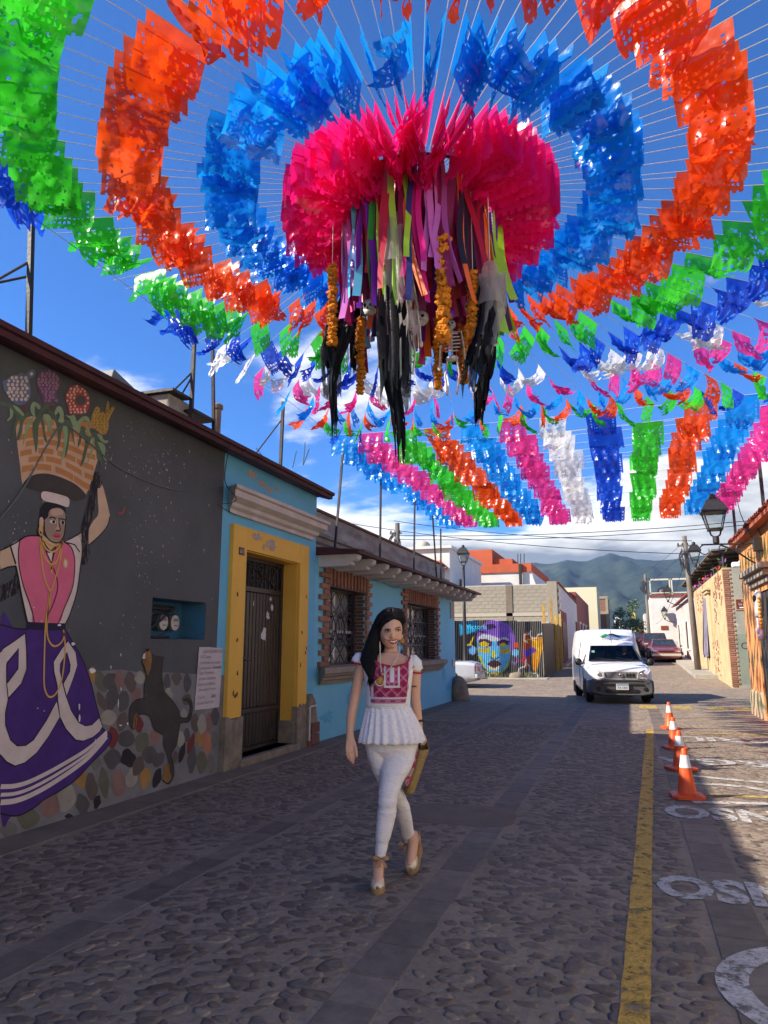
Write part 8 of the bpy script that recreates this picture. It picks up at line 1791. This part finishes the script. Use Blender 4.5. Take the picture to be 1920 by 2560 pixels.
# blouse: bodice, sleeves, gathered peplum
M_blouse = mat('white_cotton', (.82, .76, .74), (.76, .70, .69), 5, .9, .3, 40)
BO = [(820, 270, 580, .112, 0), (780, 272, 580, .112, 0), (720, 270, 584, .118, 0), (640, 264, 592, .130, -.006), (580, 256, 598, .124, -.002), (540, 250, 606, .112, .004)]
q = MB(); q.loft(rows(BO, n=40), caps=False)
top_n = rows([(540, 250, 606, .112, .004)], n=40)[0]; q2 = []
bl = q.build('bodice', M_blouse, wo, smooth=True); bl.modifiers.new('t', 'SOLIDIFY').thickness = .003
def front(x, z):
    """Front surface of the bodice at a height."""
    zs = [(W((400, y), 0).z, y, l, r, hd, dy) for y, l, r, hd, dy in BO]; zs.sort()
    z_ = max(zs[0][0], min(zs[-1][0], z))
    for i in range(len(zs)-1):
        if zs[i][0] <= z_ <= zs[i+1][0]:
            t = (z_ - zs[i][0])/(zs[i+1][0] - zs[i][0]); a = [zs[i][j]*(1-t) + zs[i+1][j]*t for j in range(6)]; break
    xl, xr = W((a[2], a[1]), a[5]).x, W((a[3], a[1]), a[5]).x; u = max(-.985, min(.985, (x - (xl+xr)/2)/((xr-xl)/2))); return a[5] - a[4]*(1 - abs(u)**2.3)**(1/2.3)
def pcol(x, y):
    crim, pk, wh, li = (.27, .008, .075), (.62, .27, .27), (.68, .60, .64), (.50, .16, .25)
    if 735 <= x <= 1025 and y <= 1690:
        if x < 768 or x > 992 or y > 1655: return wh
        if 850 <= x <= 925 and y < 1585: return wh
        if (795 < x < 830 or 940 < x < 975) and (y // 60) % 2 and y > 1300: return crim
        if y > 1600 and (x // 50) % 2 and y < 1635: return crim
        return li
    if y > 1895: return wh if y > 1985 else (crim if (1920 < y < 1950 and (x // 95) % 2) else li)
    if y > 1868: return wh
    if x < 500: return li
    if x < 545 or x > 1195: return wh
    d1, d2 = (x + y) % 215, (x - y) % 215
    if d1 < 16 or d2 < 16: return pk
    if 34 < d1 < 44 or 34 < d2 < 44: return (.55, .12, .2)
    if d1 < 70 or d2 < 70: return (.34, .02, .1)
    return crim
nx_, nz2 = 76, 84; V, Fc, Cc = [], [], []
for j in range(nz2 + 1):
    for i in range(nx_ + 1):
        x7 = 448 + (1235 - 448)*i/nx_; y7 = 1200 + (1990 - 1200)*j/nz2; p = W((x7, y7), -.11, k7); V.append((p.x, front(p.x, p.z) - .0045, p.z))
def neck_y(x): return 1225 + 75*math.exp(-((x - 905)/190)**2) + (0 if 600 < x < 1150 else -25)
for j in range(nz2):
    for i in range(nx_):
        xm, ym = 448 + (1235 - 448)*(i+.5)/nx_, 1200 + (1990 - 1200)*(j+.5)/nz2
        if ym < neck_y(xm) - 5 or xm > 1235 - max(0, ym - 1480)*.20 or xm < 448 + max(0, ym - 1500)*.10: continue
        a = j*(nx_+1) + i; Fc.append((a, a+nx_+1, a+nx_+2, a+1)); Cc.append(pcol(xm, ym) + (1,))
me = bpy.data.meshes.new('embroidered_panel'); me.from_pydata(V, [], Fc); me.materials.append(vcol_mat('embroidery', .9)); at_ = me.color_attributes.new('paint', 'FLOAT_COLOR', 'CORNER'); at_.data.foreach_set('color', [v for c_ in Cc for _ in range(4) for v in c_]); me.polygons.foreach_set('use_smooth', [True]*len(me.polygons))
ep = link('embroidered_panel', me, bl); ep['label'] = 'crimson plaid embroidered front panel'
M_trimr = mat('crimson_trim', (.42, .012, .05), None, 4, .7)
q = MB(); npts = [W(p, d, k7) for p, d in (((560, 1150), -.02), ((590, 1205), -.09), ((640, 1240), -.108), ((760, 1275), -.118), ((905, 1300), -.122), ((1040, 1272), -.116), ((1150, 1245), -.098), ((1200, 1170), -.06), ((1245, 1078), -.02))]
npts = [Vector((p.x, min(p.y, front(p.x, p.z) - .004) if 1 <= i <= 6 else p.y, p.z)) for i, p in enumerate(npts)]
q.tube([Vector(p) for p in catmull([tuple(p) for p in npts], 5, False)], .0065, 6); q.build('neck_trim', M_trimr, bl, smooth=True)
# shoulder pieces joining bodice and sleeve
def sleeve(pts, nm_trim):
    q = MB(); P_ = [W(p, d, k7) for p, d, r_ in pts]; q.tube(P_, [r_ for _, _, r_ in pts], 18, caps=False); s_ = q.build('sleeve', M_blouse, bl, smooth=True); s_.modifiers.new('t', 'SOLIDIFY').thickness = .003
    q = MB(); a, b = P_[-2], P_[-1]; d = (b - a).normalized(); e = d.orthogonal().normalized(); f = d.cross(e); r_ = pts[-1][2]; q.tube([b + e*(r_*math.cos(t)) + f*(r_*math.sin(t)) for t in [2*pi*i/24 for i in range(25)]], .0065, 6); q.build('sleeve_trim', M_trimr, s_, smooth=True)
sleeve([((1190, 1160), .0, .030), ((1250, 1185), .01, .046), ((1310, 1250), .015, .050), ((1325, 1340), .018, .049), ((1318, 1400), .02, .047)], 1)
sleeve([((350, 1120), .01, .036), ((300, 1145), .01, .046), ((262, 1200), .01, .047), ((250, 1240), .01, .046)], 1)
q = MB(); 
for (pa, pb) in ((((1150, 1245), (1245, 1078)), ((1215, 1400), (1300, 1230))), (((420, 1400), (330, 1230)), ((560, 1260), (430, 1085)))):
    q.loft([[W(p, -.085, k7), W(p, .03, k7)] if False else [Vector((W(p, -.07, k7).x, -.072 + .06*max(0, (W(p, 0, k7).z - 1.36)*6), W(p, -.07, k7).z)) for p in pp] for pp in (pa, pb)], caps=False, close=False)
q.build('yoke', M_blouse, bl, smooth=True)
q = MB(); fold = lambda amp: (lambda t: amp*(math.sin(24*t) + .35*math.sin(11*t + 1)))
PE = [(800, 272, 580, .110, 0, .0), (815, 268, 584, .114, 0, .012), (850, 262, 602, .125, 0, .022), (900, 251, 627, .138, 0, .03), (950, 240, 650, .150, 0, .036), (1000, 230, 668, .16, 0, .04), (1045, 221, 679, .168, 0, .044)]
rgs = [ring((l, y), (r, y), hd, dy, k5, 192, fold=fold(am)) for y, l, r, hd, dy, am in PE]
rgs.append([(x, y, z - .010 - .008*abs(math.sin(i*pi*34/192))) for i, (x, y, z) in enumerate(rgs[-1])])
q.loft(rgs, caps=False); M_lace = mat('eyelet_cotton', (.82, .75, .74), (.66, .59, .60), 70, .9, .25, 90, lo=.5, hi=.66); pe = q.build('peplum', M_lace, bl, smooth=True); pe.modifiers.new('t', 'SOLIDIFY').thickness = .002
q = MB(); q.loft(rows([(785, 271, 581, .1135, 0), (812, 268, 584, .1155, 0)], n=40), caps=False); q.build('waistband', M_blouse, bl, smooth=True)

# face: eyes, brows, lips, teeth
M_eye = mat('eye_white', (.6, .57, .54), None, 3, .2); M_iris = mat('iris_dark', (.022, .012, .009), None, 3, .1); M_brow = mat('brow_hair', (.025, .016, .014), None, 3, .8); M_lip = mat('lipstick', (.34, .05, .055), None, 6, .35); M_teeth = mat('teeth', (.7, .66, .62), None, 3, .3); M_lid = mat('eyelid', (.30, .15, .10), None, 3, .6)
for (ex, ey) in ((808, 655), (1000, 632)):
    c_ = FP((ex, ey)); q = MB(); q.ball(c_ + Vector((0, .004, 0)), (.0145, .007, .0046), 12, 8); eo = q.build('eye', M_eye, wo, smooth=True)
    q = MB(); q.ball(c_ + Vector((.001, -.0015, .0003)), (.0055, .004, .0045), 10, 7); q.build('iris', M_iris, eo, smooth=True)
    q = MB(); q.tube([FP((ex - 52, ey + 8), .001), FP((ex - 25, ey - 18), .005), FP((ex + 8, ey - 24), .006), FP((ex + 38, ey - 12), .004), FP((ex + 56, ey + 4), .001)], [.0014, .0030, .0034, .003, .0018], 6); q.build('lashes', M_brow, eo, smooth=True)
    q = MB(); q.tube([FP((ex - 46, ey + 14), .001), FP((ex, ey + 22), .004), FP((ex + 46, ey + 10), .001)], [.001, .0018, .001], 6); q.build('lower_lid', M_lid, eo, smooth=True)
for pts in ([(735, 632), (775, 612), (830, 608), (868, 622)], [(935, 608), (985, 580), (1020, 572), (1050, 580)]): q = MB(); q.tube([FP(p, .003) for p in pts], [.0018, .0034, .0036, .0016], 6); q.build('eyebrow', M_brow, wo, smooth=True)
q = MB(); q.tube([FP(p, .003) for p in ((815, 812), (862, 813), (900, 820), (940, 811), (1002, 796))], [.001, .0032, .0036, .0032, .001], 8); li_ = q.build('upper_lip', M_lip, wo, smooth=True)
q = MB(); q.tube([FP(p, .003) for p in ((820, 818), (866, 864), (910, 880), (955, 862), (1000, 802))], [.001, .0046, .0056, .0046, .001], 8); q.build('lower_lip', M_lip, wo, smooth=True)
q = MB(); q.tube([FP(p, .0012) for p in ((838, 824), (872, 838), (912, 845), (950, 834), (985, 808))], [.001, .0046, .0055, .0046, .001], 8); q.build('teeth', M_teeth, wo, smooth=True)

# hair: cap swept back from a side parting, a long fall over the right shoulder
M_hair = mat('black_hair', (.006, .005, .006), (.010, .008, .009), 30, .5, .4, 60, spec=.15, stretch=(6, 6, .4))
hq = MB(); hc = HC + Vector((0, .030, .022)); rg = []
for j in range(1, 18):
    t = pi*j/18; rr = []
    for i in range(40):
        a = 2*pi*i/40; u, v, w = math.sin(t)*math.cos(a), math.sin(t)*math.sin(a), -math.cos(t); s_ = 1 + .012*math.sin(a*26) + .01*math.sin(a*11)
        rr.append((hc.x + u*.098*s_, hc.y + v*.108*s_, hc.z + w*.135*s_))
    rg.append(rr)
hq.loft(rg)
# front hair band above the forehead, parted off-centre
for side, pts in ((0, [(905, 385), (800, 430), (715, 500), (672, 600), (655, 720), (650, 800)]), (1, [(905, 385), (985, 395), (1045, 440), (1078, 520), (1090, 610)])):
    P_ = [FP(p, -.004) for p in pts]; hq.tube(P_, [.020, .026, .024, .018, .014, .010][:len(pts)] if side == 0 else [.018, .022, .018, .012, .007], 10)
for pts in ([(900, 330), (790, 370), (700, 440), (640, 560), (610, 690)], [(900, 320), (990, 340), (1060, 410), (1085, 500)], [(880, 285), (770, 320), (680, 405), (612, 520)], [(880, 285), (980, 300), (1055, 365)]):
    hq.tube([W(p, -.055 + .012*k, k7) for k, p in enumerate(pts)], [.028, .034, .034, .028, .02][:len(pts)], 10)
fold_h = lambda t: .05*math.sin(13*t) + .03*math.sin(29*t)
HF = [(180, 340, 420, .075, .03), (230, 316, 392, .075, .03), (300, 288, 374, .070, .02), (370, 262, 366, .062, .0), (430, 240, 354, .052, -.03), (480, 228, 348, .045, -.06), (530, 244, 345, .038, -.085), (570, 266, 336, .030, -.10), (610, 288, 326, .018, -.108), (640, 300, 316, .006, -.110)]
hq.loft([ring((l, y), (r, y), hd, dy, k5, 64, fold=fold_h) for y, l, r, hd, dy in HF])
hq.loft([ring((l, y), (r, y), hd, dy, k5, 48, fold=fold_h) for y, l, r, hd, dy in [(230, 360, 520, .06, .07), (330, 350, 505, .05, .085), (420, 335, 480, .04, .09), (500, 320, 440, .03, .10), (560, 320, 400, .015, .10)]])
hair = remesh(hq, 'hair', .0042, M_hair, wo, 5)
sq = MB(); r_ = random.Random(12)
for k in range(60):   # loose strands along the fall
    t0 = r_.random(); pts = []
    for y, l, r2, hd, dy in HF[1:-1]:
        x = l + (r2 - l)*(t0*.98 + .01) + r_.uniform(-2, 2); an = (t0 - .5)*2; p = W((x, y), dy); pts.append(Vector((p.x, dy - hd*math.sqrt(max(0, 1 - an*an))*1.04, p.z)))
    e = pts[-1] + Vector((r_.uniform(-.02, .01), r_.uniform(-.005, .005), -r_.uniform(.02, .06))); pts.append(e); sq.tube(pts, [.0022]*(len(pts)-1) + [.0006], 4)
sq.build('hair_strands', M_hair, hair, smooth=True)
# jewellery
M_gold = mat('filigree_gold', (.72, .42, .10), (.5, .27, .05), 120, .35, .6, 160, metal=.6); M_bead = mat('cream_beads', (.66, .56, .46), None, 3, .4)
nk = [W(p, d, k7) for p, d in (((655, 760), .02), ((662, 900), -.04), ((664, 1010), -.085), ((668, 1150), -.115), ((676, 1300), -.128), ((700, 1435), -.136), ((730, 1435), -.136), ((800, 1385), -.134), ((880, 1290), -.130), ((950, 1180), -.118), ((1005, 1050), -.085), ((1025, 930), -.03))]
nk = [Vector((p.x, min(p.y, front(p.x, p.z) - .011) if p.z < 1.36 else p.y, p.z)) for p in nk]; cv = [Vector(p) for p in catmull([tuple(p) for p in nk], 10, False)]
q = MB(); acc = 0; last = cv[0]
for p in cv:
    if (p - last).length >= .0095: q.ball(p, .0056, 7, 5); last = p
ns_ = q.build('bead_necklace', M_bead, wo, smooth=True)
def disc(c, r, m_, parent, nm):
    t = MB(); t.lathe([(r, 0), (r, .003), (r*.86, .0055), (r*.8, .003), (r*.45, .004), (r*.38, .007), (.001, .008)], n=22); q = MB(); q.add([(c.x + x_, c.y - z_, c.z + y_) for x_, y_, z_ in t.v], t.f); d_ = q.build(nm, m_, parent, smooth=True, auto=40)
    for i in range(8): a = 2*pi*i/8; q = MB(); q.ball((c.x + r*.63*math.cos(a), c.y - .0045, c.z + r*.63*math.sin(a)), r*.13, 6, 5); q.build('filigree_bead', m_, d_)
    return d_
m0 = W((660, 1560), -.14, k7); m0.y = front(m0.x, m0.z) - .012; md = disc(m0, .0235, M_gold, ns_, 'medallion')
q = MB(); q.ball(W((708, 1448), -.142, k7) + Vector((0, -.004, 0)), .0085, 8, 6); q.build('gold_bead', M_gold, ns_)
q = MB()
for k in range(9): a = pi + pi*k/8; q.ball(m0 + Vector((.027*math.cos(a), .002, .027*math.sin(a) - .006)), .006, 6, 5)
q.build('pearl_fringe', M_bead, md)
e1 = W((1075, 832), -.02, k7); disc(e1, .0165, M_gold, wo, 'earring')
q = MB(); e2 = W((655, 800), -.01, k7); q.tube([e2, e2 + Vector((0, -.006, -.03)), e2 + Vector((.002, -.006, -.06))], [.003, .006, .003], 6); q.build('earring', M_gold, wo)
q = MB(); w0 = W((650, 912), .068); q.tube([w0 + Vector((.028*math.cos(t), .028*math.sin(t), .004*math.cos(t))) for t in [2*pi*i/20 for i in range(21)]], .008, 6); q.build('wristwatch', mat('watch_strap', (.04, .022, .018), None, 3, .5), wo, smooth=True)
q = MB(); t0 = W((621, 668), .03); q.loft([[t0 + Vector((.0358*math.cos(a), .0358*math.sin(a), z_)) for a in [-pi*.95 + pi*.5*i/8 for i in range(9)]] for z_ in (-.005, .005)], caps=False, close=False); q.build('arm_tattoo', mat('tattoo_ink', (.10, .06, .05), None, 3, .7), wo)
for pts in ((330, 372), (304, 346), (272, 316), (250, 276), (378, 278)):
    q = MB(); q.ball(H6(*pts, HD - .012), (.0058, .004, .0075), 8, 6); q.build('nail', mat('coral_nail', (.55, .07, .06), None, 3, .2), wo, smooth=True)

# straw bag held in her left hand
bg = thing('straw_bag', 'woven straw tote bag hanging from the woman\'s left hand', 'bag', P0 + rW*.1 + nW*.1, world=False, rz=math.atan2(rW.y, rW.x)); bg.location = P0
M_straw = mat('woven_straw', (.50, .33, .13), (.36, .22, .075), 60, .85, .7, 110, stretch=(.6, .6, 3)); ct, cb = W((672, 1092), .12), W((576, 1398), .12); rg = []
for j in range(25):
    t = j/24; c_ = cb.lerp(ct, t); hw = .036 + .008*t; hd = .15 + .045*t; rr = []
    for i in range(32):
        a = 2*pi*i/32; ca, sa = math.cos(a), math.sin(a); s_ = 1 + .012*math.sin(j*pi)*1 + (.010 if j % 2 else 0); rr.append((c_.x + hw*s_*abs(ca)**.6*(1 if ca >= 0 else -1), c_.y + hd*abs(sa)**.8*(1 if sa >= 0 else -1), c_.z))
    rg.append(rr)
q = MB(); q.loft(rg, caps=False); q.add(rg[0], [list(range(32))]); b_ = q.build('basket', M_straw, bg, smooth=True); b_.modifiers.new('t', 'SOLIDIFY').thickness = .004
for yy_ in (-.07, .07): q = MB(); q.tube(catmull([(ct.x - .02, ct.y + yy_, ct.z - .03), (ct.x - .012, ct.y + yy_*.7, ct.z + .03), (LH.x - .004, LH.y + yy_*.15, LH.z - .026), (ct.x + .02, ct.y + yy_*.7, ct.z + .03), (ct.x + .03, ct.y + yy_, ct.z - .03)], 6, False), .0065, 6); q.build('handle', mat('bag_handle', (.13, .06, .035), None, 4, .6), bg, smooth=True)
q = MB(); s0 = W((612, 1130), .02); n = 9
q.loft([[W((x - w_, y), -.035 + .02*math.sin(k)), W((x + w_*.2, y), -.06 + .015*math.cos(k*2)), W((x + w_, y), -.03)] for k, (x, y, w_) in enumerate(((628, 1110, 10), (618, 1160, 17), (604, 1220, 19), (588, 1280, 20), (570, 1330, 19), (556, 1372, 12)))], caps=False, close=False); q.build('scarf', mat('pink_scarf', (.5, .04, .14), (.5, .38, .36), 22, .8, .2, 10, lo=.45, hi=.55), bg, smooth=True)
